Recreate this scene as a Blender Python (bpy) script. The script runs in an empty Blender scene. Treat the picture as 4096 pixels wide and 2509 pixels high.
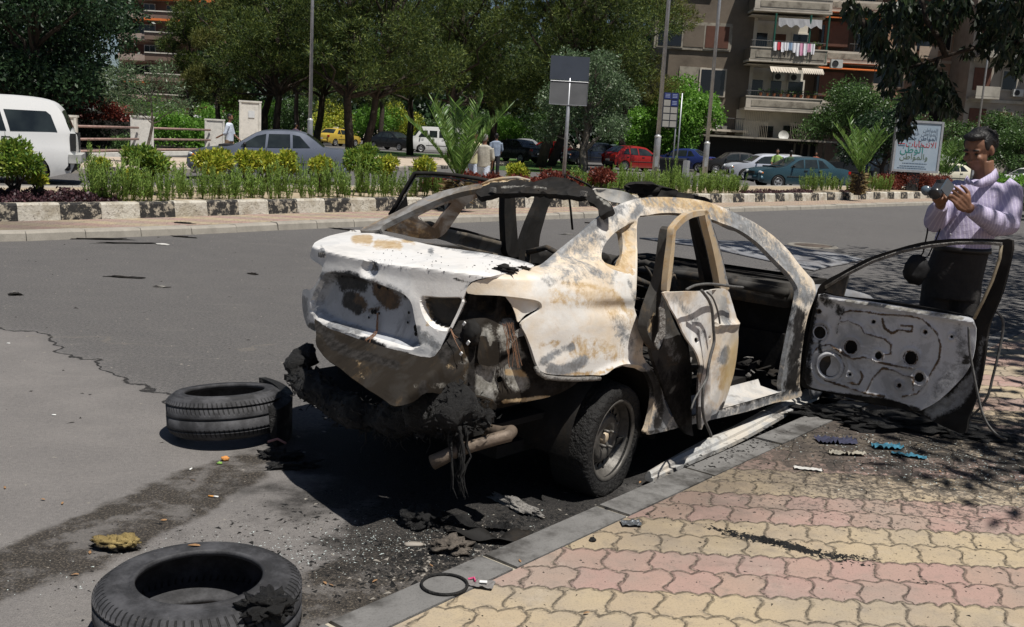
import bpy, bmesh, math, random
import numpy as np
from mathutils import Vector, Matrix, Euler, noise as mnoise
from mathutils.geometry import delaunay_2d_cdt
R = math.radians
C = bpy.context.scene.collection
sc = bpy.context.scene
# ---------------------------------------------------------------- camera
PW, PH, PF = 4096.0, 2509.0, 3991.2          # photograph size and focal length in its pixels
PITCH, ROLL, CAMH = .1767, .055, 1.72
_fw = np.array([0, math.cos(PITCH), -math.sin(PITCH)])
_up = np.array([0, math.sin(PITCH), math.cos(PITCH)])
_rt = np.array([1., 0, 0])
_r2 = _rt*math.cos(ROLL)+_up*math.sin(ROLL)
_u2 = -_rt*math.sin(ROLL)+_up*math.cos(ROLL)
cd = bpy.data.cameras.new("camera"); cam = bpy.data.objects.new("camera", cd); C.objects.link(cam)
cd.sensor_width = 36; cd.lens = 36*PF/PW; cd.clip_start = .05; cd.clip_end = 2000
M = Matrix.Identity(4)
for i in range(3):
    M[i][0] = _r2[i]; M[i][1] = _u2[i]; M[i][2] = -_fw[i]
M[2][3] = CAMH
cam.matrix_world = M
sc.camera = cam
# ---------------------------------------------------------------- light
SUN_AZ, SUN_EL = R(138), R(67)
w = bpy.data.worlds.new("World"); sc.world = w; w.use_nodes = True
nt = w.node_tree; bg = nt.nodes["Background"]
sky = nt.nodes.new("ShaderNodeTexSky"); sky.sky_type = 'NISHITA'; sky.sun_disc = False
sky.sun_elevation = SUN_EL; sky.sun_rotation = SUN_AZ; sky.air_density = .75; sky.dust_density = .7
nt.links.new(sky.outputs[0], bg.inputs[0]); bg.inputs[1].default_value = .05
sl = bpy.data.lights.new("sun", 'SUN'); sl.energy = 5.0; sl.angle = R(.53); sl.color = (1, .96, .9)
so = bpy.data.objects.new("sun", sl); C.objects.link(so)
sd = Vector((math.sin(SUN_AZ)*math.cos(SUN_EL), math.cos(SUN_AZ)*math.cos(SUN_EL), math.sin(SUN_EL)))
so.rotation_euler = sd.to_track_quat('Z', 'Y').to_euler()
sc.view_settings.view_transform = 'Standard'; sc.view_settings.look = 'None'
sc.view_settings.exposure = .1; sc.view_settings.gamma = 1
sc.cycles.max_bounces = 5; sc.cycles.transparent_max_bounces = 6
sc.cycles.diffuse_bounces = 3; sc.cycles.glossy_bounces = 2; sc.cycles.caustics_reflective = False; sc.cycles.caustics_refractive = False

# ---------------------------------------------------------------- geometry of sight lines (photo pixel -> ray)
def ray(px, py):
    return _fw+_r2*(px-PW/2)/PF-_u2*(py-PH/2)/PF
def G(px, py, z=0.):
    d = ray(px, py); t = (z-CAMH)/d[2]
    return np.array([0, 0, CAMH])+d*t
def at(px, py, Y):
    d = ray(px, py); return np.array([0, 0, CAMH])+d*(Y/d[1])
def gx(px, Y):                                # ground x of an upright at depth Y whose foot is seen at column px
    x = (px-PW/2)/PF*Y
    for _ in range(6):
        d = np.array([x, Y, -CAMH]); z = d@_fw
        x -= ((PW/2+PF*(d@_r2)/z)-px)*z/PF
    return x

# ---------------------------------------------------------------- mesh builder
class MB:
    def __init__(s): s.v = []; s.f = []; s.m = []; s.cur = 0
    def add(s, vs, fs):
        n = len(s.v); s.v += [tuple(map(float, p)) for p in vs]; s.f += [tuple(i+n for i in f) for f in fs]; s.m += [s.cur]*len(fs); return s
    def box(s, c, size, rz=0, rot=None, bevel=0):
        hx, hy, hz = [q/2 for q in size]
        P = [(-hx,-hy,-hz),(hx,-hy,-hz),(hx,hy,-hz),(-hx,hy,-hz),(-hx,-hy,hz),(hx,-hy,hz),(hx,hy,hz),(-hx,hy,hz)]
        m = (Euler(rot).to_matrix() if rot else Matrix.Rotation(rz, 3, 'Z'))
        P = [tuple(m@Vector(p)+Vector(c)) for p in P]
        return s.add(P, [(0,3,2,1),(4,5,6,7),(0,1,5,4),(1,2,6,5),(2,3,7,6),(3,0,4,7)])
    def tube(s, pts, r, n=8, caps=True, flat=None):
        pts = [Vector(p) for p in pts]; k = len(pts)
        rr = r if hasattr(r, '__len__') else [r]*k
        t0 = (pts[1]-pts[0]).normalized()
        u = t0.orthogonal().normalized(); vs = []; 
        for i, p in enumerate(pts):
            t = (pts[min(i+1, k-1)]-pts[max(i-1, 0)]).normalized()
            u = (u-t*u.dot(t)).normalized(); b = t.cross(u)
            for j in range(n):
                a = 2*math.pi*j/n
                vs.append(p+(u*math.cos(a)+b*math.sin(a)*(flat or 1))*rr[i])
        fs = [(i*n+j, i*n+(j+1) % n, (i+1)*n+(j+1) % n, (i+1)*n+j) for i in range(k-1) for j in range(n)]
        if caps: fs += [tuple(range(n))[::-1], tuple((k-1)*n+j for j in range(n))]
        return s.add(vs, fs)
    def lathe(s, prof, n=32, M4=None, close=False):
        M4 = M4 or Matrix.Identity(4); k = len(prof)
        vs = [M4@Vector((r*math.cos(2*math.pi*j/n), r*math.sin(2*math.pi*j/n), z)) for r, z in prof for j in range(n)]
        kk = k if close else k-1
        fs = [(i*n+j, i*n+(j+1) % n, ((i+1) % k)*n+(j+1) % n, ((i+1) % k)*n+j) for i in range(kk) for j in range(n)]
        return s.add(vs, fs)
    def loft(s, rings, caps=True, closed=True):
        n = len(rings[0]); vs = [p for r in rings for p in r]; m = n if closed else n-1
        fs = [(i*n+j, i*n+(j+1) % n, (i+1)*n+(j+1) % n, (i+1)*n+j) for i in range(len(rings)-1) for j in range(m)]
        if caps: fs += [tuple(range(n))[::-1], tuple((len(rings)-1)*n+j for j in range(n))]
        return s.add(vs, fs)
    def prism(s, poly, z0, z1):
        n = len(poly)
        return s.add([(p[0], p[1], z0) for p in poly]+[(p[0], p[1], z1) for p in poly],
                     [tuple(range(n))[::-1], tuple(range(n, 2*n))]+[(i, (i+1) % n, n+(i+1) % n, n+i) for i in range(n)])
    def blob(s, c, rad, amp=.25, freq=3, seed=0, sub=3, rot=None):
        bm = bmesh.new(); bmesh.ops.create_icosphere(bm, subdivisions=sub, radius=1)
        rm = Euler(rot).to_matrix() if rot else Matrix.Identity(3)
        vs = []
        for v in bm.verts:
            p = v.co.copy(); o = Vector((seed*7.1, seed*3.3, seed*1.7))
            d = 1+amp*mnoise.noise(p*freq+o)+amp*.6*mnoise.noise(p*freq*2.7+o)+amp*.35*mnoise.noise(p*freq*6+o)
            vs.append(rm@Vector((p.x*rad[0]*d, p.y*rad[1]*d, p.z*rad[2]*d))+Vector(c))
        fs = [tuple(v.index for v in f.verts) for f in bm.faces]; bm.free()
        return s.add(vs, fs)
    def build(s, name, mats, parent=None, smooth=False, solid=0, sub=0, loc=None, offset=-1):
        me = bpy.data.meshes.new(name); me.from_pydata(s.v, [], s.f); 
        if not isinstance(mats, (list, tuple)): mats = [mats]
        for m in mats: me.materials.append(m)
        if len(mats) > 1: me.polygons.foreach_set('material_index', s.m)
        if smooth: me.polygons.foreach_set('use_smooth', [True]*len(me.polygons))
        me.update(); o = bpy.data.objects.new(name, me); C.objects.link(o)
        if parent: o.parent = parent
        if loc is not None: o.location = loc
        if solid:
            m = o.modifiers.new('solid', 'SOLIDIFY'); m.thickness = solid; m.offset = offset
        if sub:
            m = o.modifiers.new('sub', 'SUBSURF'); m.levels = m.render_levels = sub
        return o
def crisp(o, ang=38):
    m = o.modifiers.new('edge', 'EDGE_SPLIT'); m.split_angle = R(ang); return o
def npmesh(name, V, F, mats, parent=None, smooth=False, mi=None):
    me = bpy.data.meshes.new(name); V = np.asarray(V, np.float32); F = np.asarray(F, np.int32)
    me.vertices.add(len(V)); me.vertices.foreach_set('co', V.ravel())
    k = F.shape[1]; me.loops.add(F.size); me.loops.foreach_set('vertex_index', F.ravel())
    me.polygons.add(len(F)); me.polygons.foreach_set('loop_start', np.arange(0, F.size, k, dtype=np.int32))
    if not isinstance(mats, (list, tuple)): mats = [mats]
    for m in mats: me.materials.append(m)
    if mi is not None: me.polygons.foreach_set('material_index', np.asarray(mi, np.int32))
    if smooth: me.polygons.foreach_set('use_smooth', np.ones(len(F), bool))
    me.update(calc_edges=True); o = bpy.data.objects.new(name, me); C.objects.link(o)
    if parent: o.parent = parent
    return o
def empty(name, loc, rz=0, label=None, cat=None, group=None):
    o = bpy.data.objects.new(name, None); C.objects.link(o); o.location = loc; o.rotation_euler = (0, 0, rz)
    o.empty_display_size = .1
    return tag(o, label, cat, group)
def tag(o, label=None, cat=None, group=None, kind=None):
    if label: o['label'] = label
    if cat: o['category'] = cat
    if group: o['group'] = group
    if kind: o['kind'] = kind
    return o
def copy_tree(o, parent=None):
    c = o.copy(); C.objects.link(c)
    if parent: c.parent = parent
    for ch in list(o.children): copy_tree(ch, c)
    return c

# ---------------------------------------------------------------- smooth curves, panels
def catmull(P, n=6, closed=True, corners=()):
    P = [np.array(p, float) for p in P]; k = len(P); out = []
    for i in range(k if closed else k-1):
        p1, p2 = P[i], P[(i+1) % k]
        p0 = P[i-1] if (closed or i > 0) else p1
        p3 = P[(i+2) % k] if (closed or i+2 < k) else p2
        if i in corners: p0 = p1-(p2-p1)*.3
        if (i+1) % k in corners: p3 = p2+(p2-p1)*.3
        for t in np.linspace(0, 1, n, endpoint=False):
            out.append(.5*((2*p1)+(-p0+p2)*t+(2*p0-5*p1+4*p2-p3)*t*t+(-p0+3*p1-3*p2+p3)*t**3))
    if not closed: out.append(P[-1])
    return out
def inpoly(x, y, P):
    P = np.asarray(P); x = np.asarray(x); y = np.asarray(y); ins = np.zeros(x.shape, bool); j = len(P)-1
    for i in range(len(P)):
        xi, yi = P[i]; xj, yj = P[j]
        c = ((yi > y) != (yj > y)) & (x < (xj-xi)*(y-yi)/((yj-yi)+1e-12)+xi); ins ^= c; j = i
    return ins
def distpoly(x, y, P):
    P = np.asarray(P); d = np.full(np.shape(x), 1e9)
    for i in range(len(P)):
        a, b = P[i-1], P[i]; ab = b-a; t = ((x-a[0])*ab[0]+(y-a[1])*ab[1])/(ab@ab+1e-12); t = np.clip(t, 0, 1)
        d = np.minimum(d, np.hypot(x-a[0]-t*ab[0], y-a[1]-t*ab[1]))
    return d
def cut(outline, holes, sp, lines=()):
    """2D triangulation of an outline with holes and an inner lattice; returns verts2d, tris"""
    P = [tuple(p) for p in outline]; edges = []; vs = list(P)
    edges += [(i, (i+1) % len(P)) for i in range(len(P))]
    for h in holes:
        n = len(vs); vs += [tuple(p) for p in h]; edges += [(n+i, n+(i+1) % len(h)) for i in range(len(h))]
    for h in lines:
        n = len(vs); vs += [tuple(p) for p in h]; edges += [(n+i, n+(i+1) % len(h)) for i in range(len(h))]
    A = np.array(P); x0, y0 = A.min(0); x1, y1 = A.max(0)
    gx_, gy_ = np.meshgrid(np.arange(x0, x1, sp), np.arange(y0, y1, sp*.87)); gx_ = gx_+((np.arange(gx_.shape[0]) % 2)*sp/2)[:, None]
    gx_, gy_ = gx_.ravel(), gy_.ravel()
    k = inpoly(gx_, gy_, A) & (distpoly(gx_, gy_, A) > sp*.4)
    for h in holes: k &= ~inpoly(gx_, gy_, h) & (distpoly(gx_, gy_, h) > sp*.4)
    for h in lines: k &= distpoly(gx_, gy_, h) > sp*.4
    vs += list(zip(gx_[k], gy_[k]))
    r = delaunay_2d_cdt([Vector(v) for v in vs], edges, [], 0, 1e-6)
    V = np.array([tuple(v) for v in r[0]]); F = np.array([f for f in r[2] if len(f) == 3])
    c = V[F].mean(1); k = inpoly(c[:, 0], c[:, 1], A)
    for h in holes: k &= ~inpoly(c[:, 0], c[:, 1], h)
    F = F[k]; a = V[F[:, 1]]-V[F[:, 0]]; b = V[F[:, 2]]-V[F[:, 0]]
    F = F[np.abs(a[:, 0]*b[:, 1]-a[:, 1]*b[:, 0]) > 1e-9]
    used = np.unique(F); mp = np.zeros(len(V), int); mp[used] = np.arange(len(used))
    return V[used], mp[F]
def panel(name, outline, holes, fn, sp, mats, parent=None, solid=.012, smooth=True, flip=False, offset=0):
    V, F = cut(outline, holes, sp)
    if flip: F = F[:, ::-1]
    V3 = fn(V[:, 0], V[:, 1])
    o = npmesh(name, V3, F, mats, parent, smooth)
    if solid:
        m = o.modifiers.new('solid', 'SOLIDIFY'); m.thickness = solid; m.offset = offset
    return o
def vnoise(P, scale, seed=0, octv=3):
    """cheap smooth value noise on (n,3) points, about -1..1"""
    P = np.asarray(P, float); out = np.zeros(len(P)); amp = 1.; tot = 0
    for o in range(octv):
        q = P*scale*2**o+seed*13.7+o*5.3; i = np.floor(q).astype(np.int64); f = q-i; f = f*f*(3-2*f)
        acc = np.zeros(len(P))
        for dx in (0, 1):
            for dy in (0, 1):
                for dz in (0, 1):
                    h = ((i[:, 0]+dx)*73856093) ^ ((i[:, 1]+dy)*19349663) ^ ((i[:, 2]+dz)*83492791) ^ (seed*2654435)
                    h = (h*1103515245+12345) & 0x7fffffff; h = (h >> 8) % 10007/10007.*2-1
                    wt = (f[:, 0] if dx else 1-f[:, 0])*(f[:, 1] if dy else 1-f[:, 1])*(f[:, 2] if dz else 1-f[:, 2])
                    acc += h*wt
        out += acc*amp; tot += amp; amp *= .5
    return out/tot

# ---------------------------------------------------------------- materials
class NT:
    def __init__(s, name, rough=.7, metal=0., spec=.4):
        s.m = bpy.data.materials.new(name); s.m.use_nodes = True; s.t = s.m.node_tree; s.b = s.t.nodes['Principled BSDF']
        s.b.inputs['Roughness'].default_value = rough; s.b.inputs['Metallic'].default_value = metal
        s.b.inputs['Specular IOR Level'].default_value = spec
        s.tc = s.t.nodes.new('ShaderNodeTexCoord'); s.obj = s.tc.outputs['Object']; s._pos = None
    def pos(s):
        if s._pos is None: s._pos = s.t.nodes.new('ShaderNodeNewGeometry').outputs['Position']
        return s._pos
    def n(s, t): return s.t.nodes.new(t)
    def put(s, sock, v):
        if hasattr(v, 'is_linked') or isinstance(v, bpy.types.NodeSocket): s.t.links.new(v, sock)
        elif isinstance(v, (tuple, list)): sock.default_value = (*v, 1) if (len(v) == 3 and sock.type == 'RGBA') else v
        else: sock.default_value = v
    def noise(s, scale, detail=4, rough=.55, vec=None, dist=0, out='Fac'):
        x = s.n('ShaderNodeTexNoise'); x.inputs['Scale'].default_value = scale; x.inputs['Detail'].default_value = detail
        x.inputs['Roughness'].default_value = rough; x.inputs['Distortion'].default_value = dist
        s.t.links.new(vec or s.obj, x.inputs['Vector']); return x.outputs[out]
    def voro(s, scale, vec=None, feature='F1', out='Distance', rand=1):
        x = s.n('ShaderNodeTexVoronoi'); x.feature = feature; x.inputs['Scale'].default_value = scale; x.inputs['Randomness'].default_value = rand
        s.t.links.new(vec or s.obj, x.inputs['Vector']); return x.outputs[out]
    def math(s, op, a, b=0., c=0., clamp=False):
        x = s.n('ShaderNodeMath'); x.operation = op; x.use_clamp = clamp
        s.put(x.inputs[0], a); s.put(x.inputs[1], b)
        if len(x.inputs) > 2: s.put(x.inputs[2], c)
        return x.outputs[0]
    def ramp(s, f, *st, interp='LINEAR'):
        x = s.n('ShaderNodeValToRGB'); s.t.links.new(f, x.inputs[0]); e = x.color_ramp.elements; x.color_ramp.interpolation = interp
        while len(e) < len(st): e.new(.5)
        for i, (p, c) in enumerate(st):
            e[i].position = p; e[i].color = (*c, 1) if hasattr(c, '__len__') else (c, c, c, 1)
        return x.outputs[0]
    def sm(s, f, a, b):                       # smoothstep mask
        x = s.n('ShaderNodeMapRange'); x.interpolation_type = 'SMOOTHSTEP'; s.put(x.inputs[0], f)
        x.inputs[1].default_value = a; x.inputs[2].default_value = b; return x.outputs[0]
    def mix(s, f, a, b, mode='MIX'):
        x = s.n('ShaderNodeMix'); x.data_type = 'RGBA'; x.blend_type = mode
        s.put(x.inputs[0], f); s.put(x.inputs[6], a); s.put(x.inputs[7], b); return x.outputs[2]
    def xyz(s, v=None):
        x = s.n('ShaderNodeSeparateXYZ'); s.t.links.new(v or s.obj, x.inputs[0]); return x.outputs
    def comb(s, a, b, c=0.):
        x = s.n('ShaderNodeCombineXYZ'); s.put(x.inputs[0], a); s.put(x.inputs[1], b); s.put(x.inputs[2], c); return x.outputs[0]
    def scale(s, v, k):
        x = s.n('ShaderNodeMapping'); s.t.links.new(v or s.obj, x.inputs[0]); x.inputs['Scale'].default_value = k; return x.outputs[0]
    def col(s, c): s.put(s.b.inputs['Base Color'], c); return s
    def rough(s, c): s.put(s.b.inputs['Roughness'], c); return s
    def bump(s, h, dist=.01, strength=1.):
        x = s.n('ShaderNodeBump'); x.inputs['Distance'].default_value = dist; x.inputs['Strength'].default_value = strength
        s.t.links.new(h, x.inputs['Height']); s.t.links.new(x.outputs[0], s.b.inputs['Normal']); return s
def var(name, c, amt=.25, scale=6, rough=.7, metal=0, spec=.4, bump=0, bs=40, tint=None):
    """base colour with soft variation and fine grain"""
    n = NT(name, rough, metal, spec); c2 = tint or tuple(q*(1-amt) for q in c); c3 = tuple(min(1, q*(1+amt*.6)) for q in c)
    f = n.noise(scale, 5, .6); n.col(n.ramp(f, (.3, c2), (.5, c), (.72, c3)))
    if bump: n.bump(n.noise(bs, 4), bump)
    return n.m
MT = {}
def mk(name, *a, **k):
    if name not in MT: MT[name] = var(name, *a, **k)
    return MT[name]
def struct(o): return tag(o, kind='structure')
# ================================================================= GROUND
def ground_asphalt():
    n = NT('asphalt', .85, 0, .35); p = n.pos(); x, y, z = n.xyz(p)
    big = n.noise(.35, 4, .6, p); mid = n.noise(3, 5, .6, p); fine = n.noise(150, 3, .75, p); gr = n.voro(200, p); md2 = n.noise(42, 4, .75, p)
    base = n.ramp(big, (.3, (.098, .094, .093)), (.7, (.13, .125, .123)))
    base = n.mix(n.sm(mid, .35, .75), base, n.mix(.5, base, (.165, .155, .146)))
    base = n.mix(n.sm(fine, .42, .75), base, (.27, .255, .24)); base = n.mix(n.math('MULTIPLY', n.sm(fine, .47, .33), .7), base, (.045, .043, .041))
    base = n.mix(n.math('MULTIPLY', n.sm(md2, .5, .64), .5), base, (.27, .25, .23)); base = n.mix(n.math('MULTIPLY', n.sm(md2, .47, .36), .55), base, (.05, .047, .045))
    smr = n.scale(p, (.5, 3.2, 1)); smr.node.inputs['Rotation'].default_value = (0, 0, R(-12)); base = n.mix(n.math('MULTIPLY', n.sm(n.noise(2.4, 6, .75, smr), .56, .72), .45), base, (.27, .25, .225))
    wsp = n.sm(n.voro(26, p), .085, .05); base = n.mix(n.math('MULTIPLY', wsp, n.math('MULTIPLY', n.sm(n.noise(5, 2, .5, p), .45, .6), .8)), base, (.42, .4, .37))
    # older, paler surface in the foreground left (bounded by the long crack)
    wob = n.noise(1.3, 3, .6, p); cr = n.math('ADD', n.math('ADD', n.math('MULTIPLY', x, .96), y), n.math('MULTIPLY', n.math('SUBTRACT', wob, .5), .9))
    dd = n.math('SUBTRACT', cr, 3.95); old = n.sm(dd, .03, -.03)
    base = n.mix(n.math('MULTIPLY', old, .6), base, n.mix(n.sm(mid, .3, .7), (.24, .222, .207), (.185, .172, .163)))
    crack = n.math('MULTIPLY', n.sm(n.math('ABSOLUTE', n.math('ADD', dd, n.math('MULTIPLY', n.math('SUBTRACT', n.noise(14, 4, .7, p), .5), .12))), .02, .005), n.sm(n.math('ADD', x, n.math('MULTIPLY', y, 0)), -1.6, -1.9))
    base = n.mix(crack, base, (.03, .028, .026))
    # second hairline joint across the road
    c2 = n.math('ADD', n.math('ADD', n.math('MULTIPLY', x, -.1), y), n.math('MULTIPLY', n.noise(.9, 4, .6, p), 1.6))
    l2 = n.math('MULTIPLY', n.sm(n.math('ABSOLUTE', n.math('SUBTRACT', c2, 8.6)), .03, .008), n.sm(n.noise(3, 2, .5, p), .45, .55))
    base = n.mix(n.math('MULTIPLY', l2, .5), base, (.24, .215, .18))
    # oily dirt stain running along the gutter, soot under and behind the wreck, a darker patch ahead of it
    def blot(cx, cy, a, b, th, nz, lo, hi):
        c, s_ = math.cos(th), math.sin(th)
        u = n.math('ADD', n.math('MULTIPLY', n.math('SUBTRACT', x, cx), c/a), n.math('MULTIPLY', n.math('SUBTRACT', y, cy), s_/a))
        v = n.math('ADD', n.math('MULTIPLY', n.math('SUBTRACT', x, cx), -s_/b), n.math('MULTIPLY', n.math('SUBTRACT', y, cy), c/b))
        r = n.math('SQRT', n.math('ADD', n.math('MULTIPLY', u, u), n.math('MULTIPLY', v, v)))
        r = n.math('ADD', r, n.math('MULTIPLY', n.math('SUBTRACT', n.noise(nz, 5, .65, p), .5), .9))
        return n.sm(r, hi, lo)
    soot_dark = (.012, .011, .010)  # soot tone, set blacker to deepen the shade under the car
    st = blot(-1.60, 4.05, 1.15, .27, R(70), 3.1, .8, 1.0)
    grit = n.sm(n.noise(90, 3, .8, p), .5, .62)
    dirt = n.mix(grit, (.026, .022, .018), (.13, .108, .082))
    pt = n.math('ADD', .35, n.math('MULTIPLY', n.sm(n.noise(4.5, 5, .7, p), .38, .55), .6)); base = n.mix(n.math('MULTIPLY', st, pt), base, dirt)
    st2 = blot(-.5, 3.6, 1.1, .24, R(56), 3.6, .8, 1.0)
    base = n.mix(n.math('MULTIPLY', st2, pt), base, dirt)
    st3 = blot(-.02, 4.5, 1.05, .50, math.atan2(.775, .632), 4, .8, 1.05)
    base = n.mix(n.math('MULTIPLY', st3, .9), base, n.mix(grit, soot_dark, (.09, .078, .065)))
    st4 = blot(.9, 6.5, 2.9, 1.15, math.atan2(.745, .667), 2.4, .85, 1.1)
    base = n.mix(n.math('MULTIPLY', st4, .93), base, n.mix(grit, soot_dark, (.05, .045, .04)))
    st5 = blot(3.6, 9.6, 2.5, 1.3, math.atan2(.775, .632), 2, .8, 1.2)
    base = n.mix(n.math('MULTIPLY', st5, .6), base, (.07, .066, .062))
    far_ = n.sm(dd, -.3, .3); base = n.mix(n.math('MULTIPLY', far_, .30), base, (.02, .02, .021))
    n.col(base); n.rough(n.ramp(fine, (.3, .75), (.8, .95)))
    n.bump(n.math('ADD', n.math('MULTIPLY', gr, .5), n.math('SUBTRACT', fine, n.math('MULTIPLY', crack, 3))), .006)
    return n.m
def quad_sheet(name, pts, z, m, div=None):
    mb = MB(); mb.add([(p[0], p[1], z) for p in pts], [tuple(range(len(pts)))]); return struct(mb.build(name, m))
M_dust = mk('dust', (.3, .26, .21), .3, .8, .95, bump=.01)
quad_sheet('ground', [(-500, -60), (600, -60), (600, 700), (-500, 700)], -.03, M_dust)
M_asph = ground_asphalt()
quad_sheet('road', [(-60, -8), (70, -8), (130, 160), (-110, 160)], 0, M_asph)

# ---- near pavement with scalloped pavers
KD = np.array([.632, .775]); KN = np.array([.775, -.632]); K0 = np.array([-.61, 3.03])
def kerbpt(s, off=0, z=0): p = K0+KD*s+KN*off; return (p[0], p[1], z)
def paver_mat():
    n = NT('scalloped_pavers', .85, 0, .3); p = n.pos(); x, y, z = n.xyz(p)
    jit = n.math('MULTIPLY', n.math('SUBTRACT', n.noise(9, 3, .6, p), .5), .075)
    X = n.math('DIVIDE', n.math('ADD', x, n.math('ADD', n.math('MULTIPLY', y, -.03), jit)), .18)
    Y = n.math('DIVIDE', n.math('ADD', n.math('SUBTRACT', y, 3.40), n.math('ADD', n.math('MULTIPLY', x, -.028), jit)), .1825)
    # scalloped row edge
    sc_ = n.math('MULTIPLY', n.math('ABSOLUTE', n.math('SINE', n.math('MULTIPLY', X, 2*math.pi))), .13)
    Yr = n.math('SUBTRACT', Y, sc_); row = n.math('FLOOR', Yr); fy = n.math('SUBTRACT', Yr, row)
    odd = n.math('MULTIPLY', n.math('FRACT', n.math('MULTIPLY', row, .5)), .66)
    Xs = n.math('ADD', n.math('ADD', X, odd), n.math('MULTIPLY', n.math('SINE', n.math('MULTIPLY', fy, 2*math.pi)), .10)); colm = n.math('FLOOR', Xs); fx = n.math('SUBTRACT', Xs, colm)
    ex = n.math('MINIMUM', fx, n.math('SUBTRACT', 1, fx)); ey = n.math('MINIMUM', fy, n.math('SUBTRACT', 1, fy))
    e = n.math('MINIMUM', n.math('MULTIPLY', ex, 1.0), ey)
    nz = n.math('MULTIPLY', n.math('SUBTRACT', n.noise(45, 3, .7, p), .5), .05)
    e = n.math('ADD', e, nz)
    wn = n.n('ShaderNodeTexWhiteNoise'); wn.noise_dimensions = '2D'; n.t.links.new(n.comb(row, colm), wn.inputs['Vector'])
    st = n.math('FRACT', n.math('DIVIDE', n.math('ADD', row, 200), 4)); pink = n.math('LESS_THAN', st, .49)
    colr = n.mix(pink, (.42, .34, .225), (.37, .245, .21))
    grey = n.noise(2.3, 4, .6, p)
    colr = n.mix(n.math('MULTIPLY', n.sm(wn.outputs[0], .2, 1), .45), colr, (.36, .28, .2))
    colr = n.mix(n.math('MULTIPLY', n.sm(grey, .38, .68), .55), colr, (.27, .235, .2)); colr = n.mix(n.math('MULTIPLY', n.sm(n.noise(11, 6, .75, p), .5, .72), .5), colr, (.19, .165, .14)); colr = n.mix(n.math('MULTIPLY', n.sm(n.noise(5, 4, .7, p), .55, .75), .3), colr, (.52, .46, .38))
    colr = n.mix(n.math('MULTIPLY', n.sm(n.noise(120, 4, .8, p), .5, .68), .5), colr, (.13, .11, .09))
    # soot speckle everywhere, thicker near the open front door
    def near(cx, cy, r0, r1):
        dx = n.math('SUBTRACT', x, cx); dy = n.math('SUBTRACT', y, cy)
        return n.sm(n.math('SQRT', n.math('ADD', n.math('MULTIPLY', dx, dx), n.math('MULTIPLY', dy, dy))), r1, r0)
    zone = near(2.2, 5.75, .4, 2.3); sp = n.noise(34, 5, .75, p); sp2 = n.noise(7, 5, .7, p)
    th = n.math('SUBTRACT', .655, n.math('MULTIPLY', zone, .25))
    spk = n.sm(n.math('SUBTRACT', sp, th), -.02, .05)
    blk = n.sm(n.math('ADD', sp2, n.math('MULTIPLY', zone, .40)), .80, .93)
    colr = n.mix(n.math('MULTIPLY', spk, .8), colr, (.06, .052, .045))
    colr = n.mix(n.math('MULTIPLY', blk, .92), colr, (.03, .027, .024))
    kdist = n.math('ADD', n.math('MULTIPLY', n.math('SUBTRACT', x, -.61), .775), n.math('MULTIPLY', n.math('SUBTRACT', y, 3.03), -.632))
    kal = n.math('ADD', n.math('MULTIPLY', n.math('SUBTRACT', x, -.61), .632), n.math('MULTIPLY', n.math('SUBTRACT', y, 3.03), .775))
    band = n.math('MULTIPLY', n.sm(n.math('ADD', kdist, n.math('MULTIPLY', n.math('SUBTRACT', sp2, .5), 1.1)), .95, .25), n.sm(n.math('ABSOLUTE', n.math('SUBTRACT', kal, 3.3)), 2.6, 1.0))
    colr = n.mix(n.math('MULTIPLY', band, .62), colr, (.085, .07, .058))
    # sooty rubbed streaks
    sv = n.scale(p, (2.2, 9, 1)); rot = sv.node; rot.inputs['Rotation'].default_value = (0, 0, R(32))
    colr = n.mix(n.math('MULTIPLY', n.sm(n.noise(1.1, 5, .65, sv), .6, .78), .5), colr, (.11, .09, .075))
    joint = n.sm(e, .036, .010)
    colr = n.mix(n.math('MULTIPLY', joint, .8), colr, n.mix(n.sm(n.noise(60, 2, .6, p), .5, .6), (.045, .038, .03), (.2, .17, .13)))
    n.col(colr)
    n.bump(n.math('ADD', n.sm(e, 0, .09), n.math('MULTIPLY', n.noise(220, 3, .7, p), .12)), .009)
    return n.m
M_pav = paver_mat()
kin = .19
pv = [kerbpt(-9, kin), kerbpt(26, kin), (60, 40), (60, -12)]
pm = MB(); pm.add([(p[0], p[1], .1) for p in pv], [(3, 2, 1, 0)]); struct(pm.build('pavement', M_pav))
def stone_mat(name, c, soot_dark=.4):
    n = NT(name, .85, 0, .3); p = n.pos()
    b = n.ramp(n.noise(5, 5, .65, p), (.3, tuple(q*.72 for q in c)), (.7, c))
    b = n.mix(n.math('MULTIPLY', n.sm(n.noise(2.6, 5, .7, p), .47, .66), soot_dark), b, (.05, .047, .043))
    b = n.mix(n.math('MULTIPLY', n.sm(n.noise(120, 3, .7, p), .52, .7), .4), b, (.07, .065, .06))
    n.col(b); n.bump(n.noise(80, 4, .7, p), .004); return n.m
M_kerb = stone_mat('near_kerb_stone', (.20, .195, .187), .95)
mb = MB(); rnd = random.Random(3)
s = -9.3
while s < 26:
    L = .78; g = .014; z = .104+rnd.uniform(-.003, .003)
    P = [kerbpt(s+g, 0), kerbpt(s+L-g, 0), kerbpt(s+L-g, kin-.004), kerbpt(s+g, kin-.004)]
    # stone with eased road-side edge
    q = [(p[0], p[1]) for p in P]
    a, b_, c_, d = [np.array(v) for v in q]; ins = KN*.025
    mb.add([(*a, -.02), (*b_, -.02), (*c_, -.02), (*d, -.02), (*a, z-.025), (*b_, z-.025), (*(a+ins), z), (*(b_+ins), z), (*c_, z), (*d, z)],
           [(0, 1, 5, 4), (4, 5, 7, 6), (6, 7, 8, 9), (1, 2, 8, 7, 5), (3, 0, 4, 6, 9), (2, 3, 9, 8)])
    s += L
struct(mb.build('kerb', M_kerb))
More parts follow.
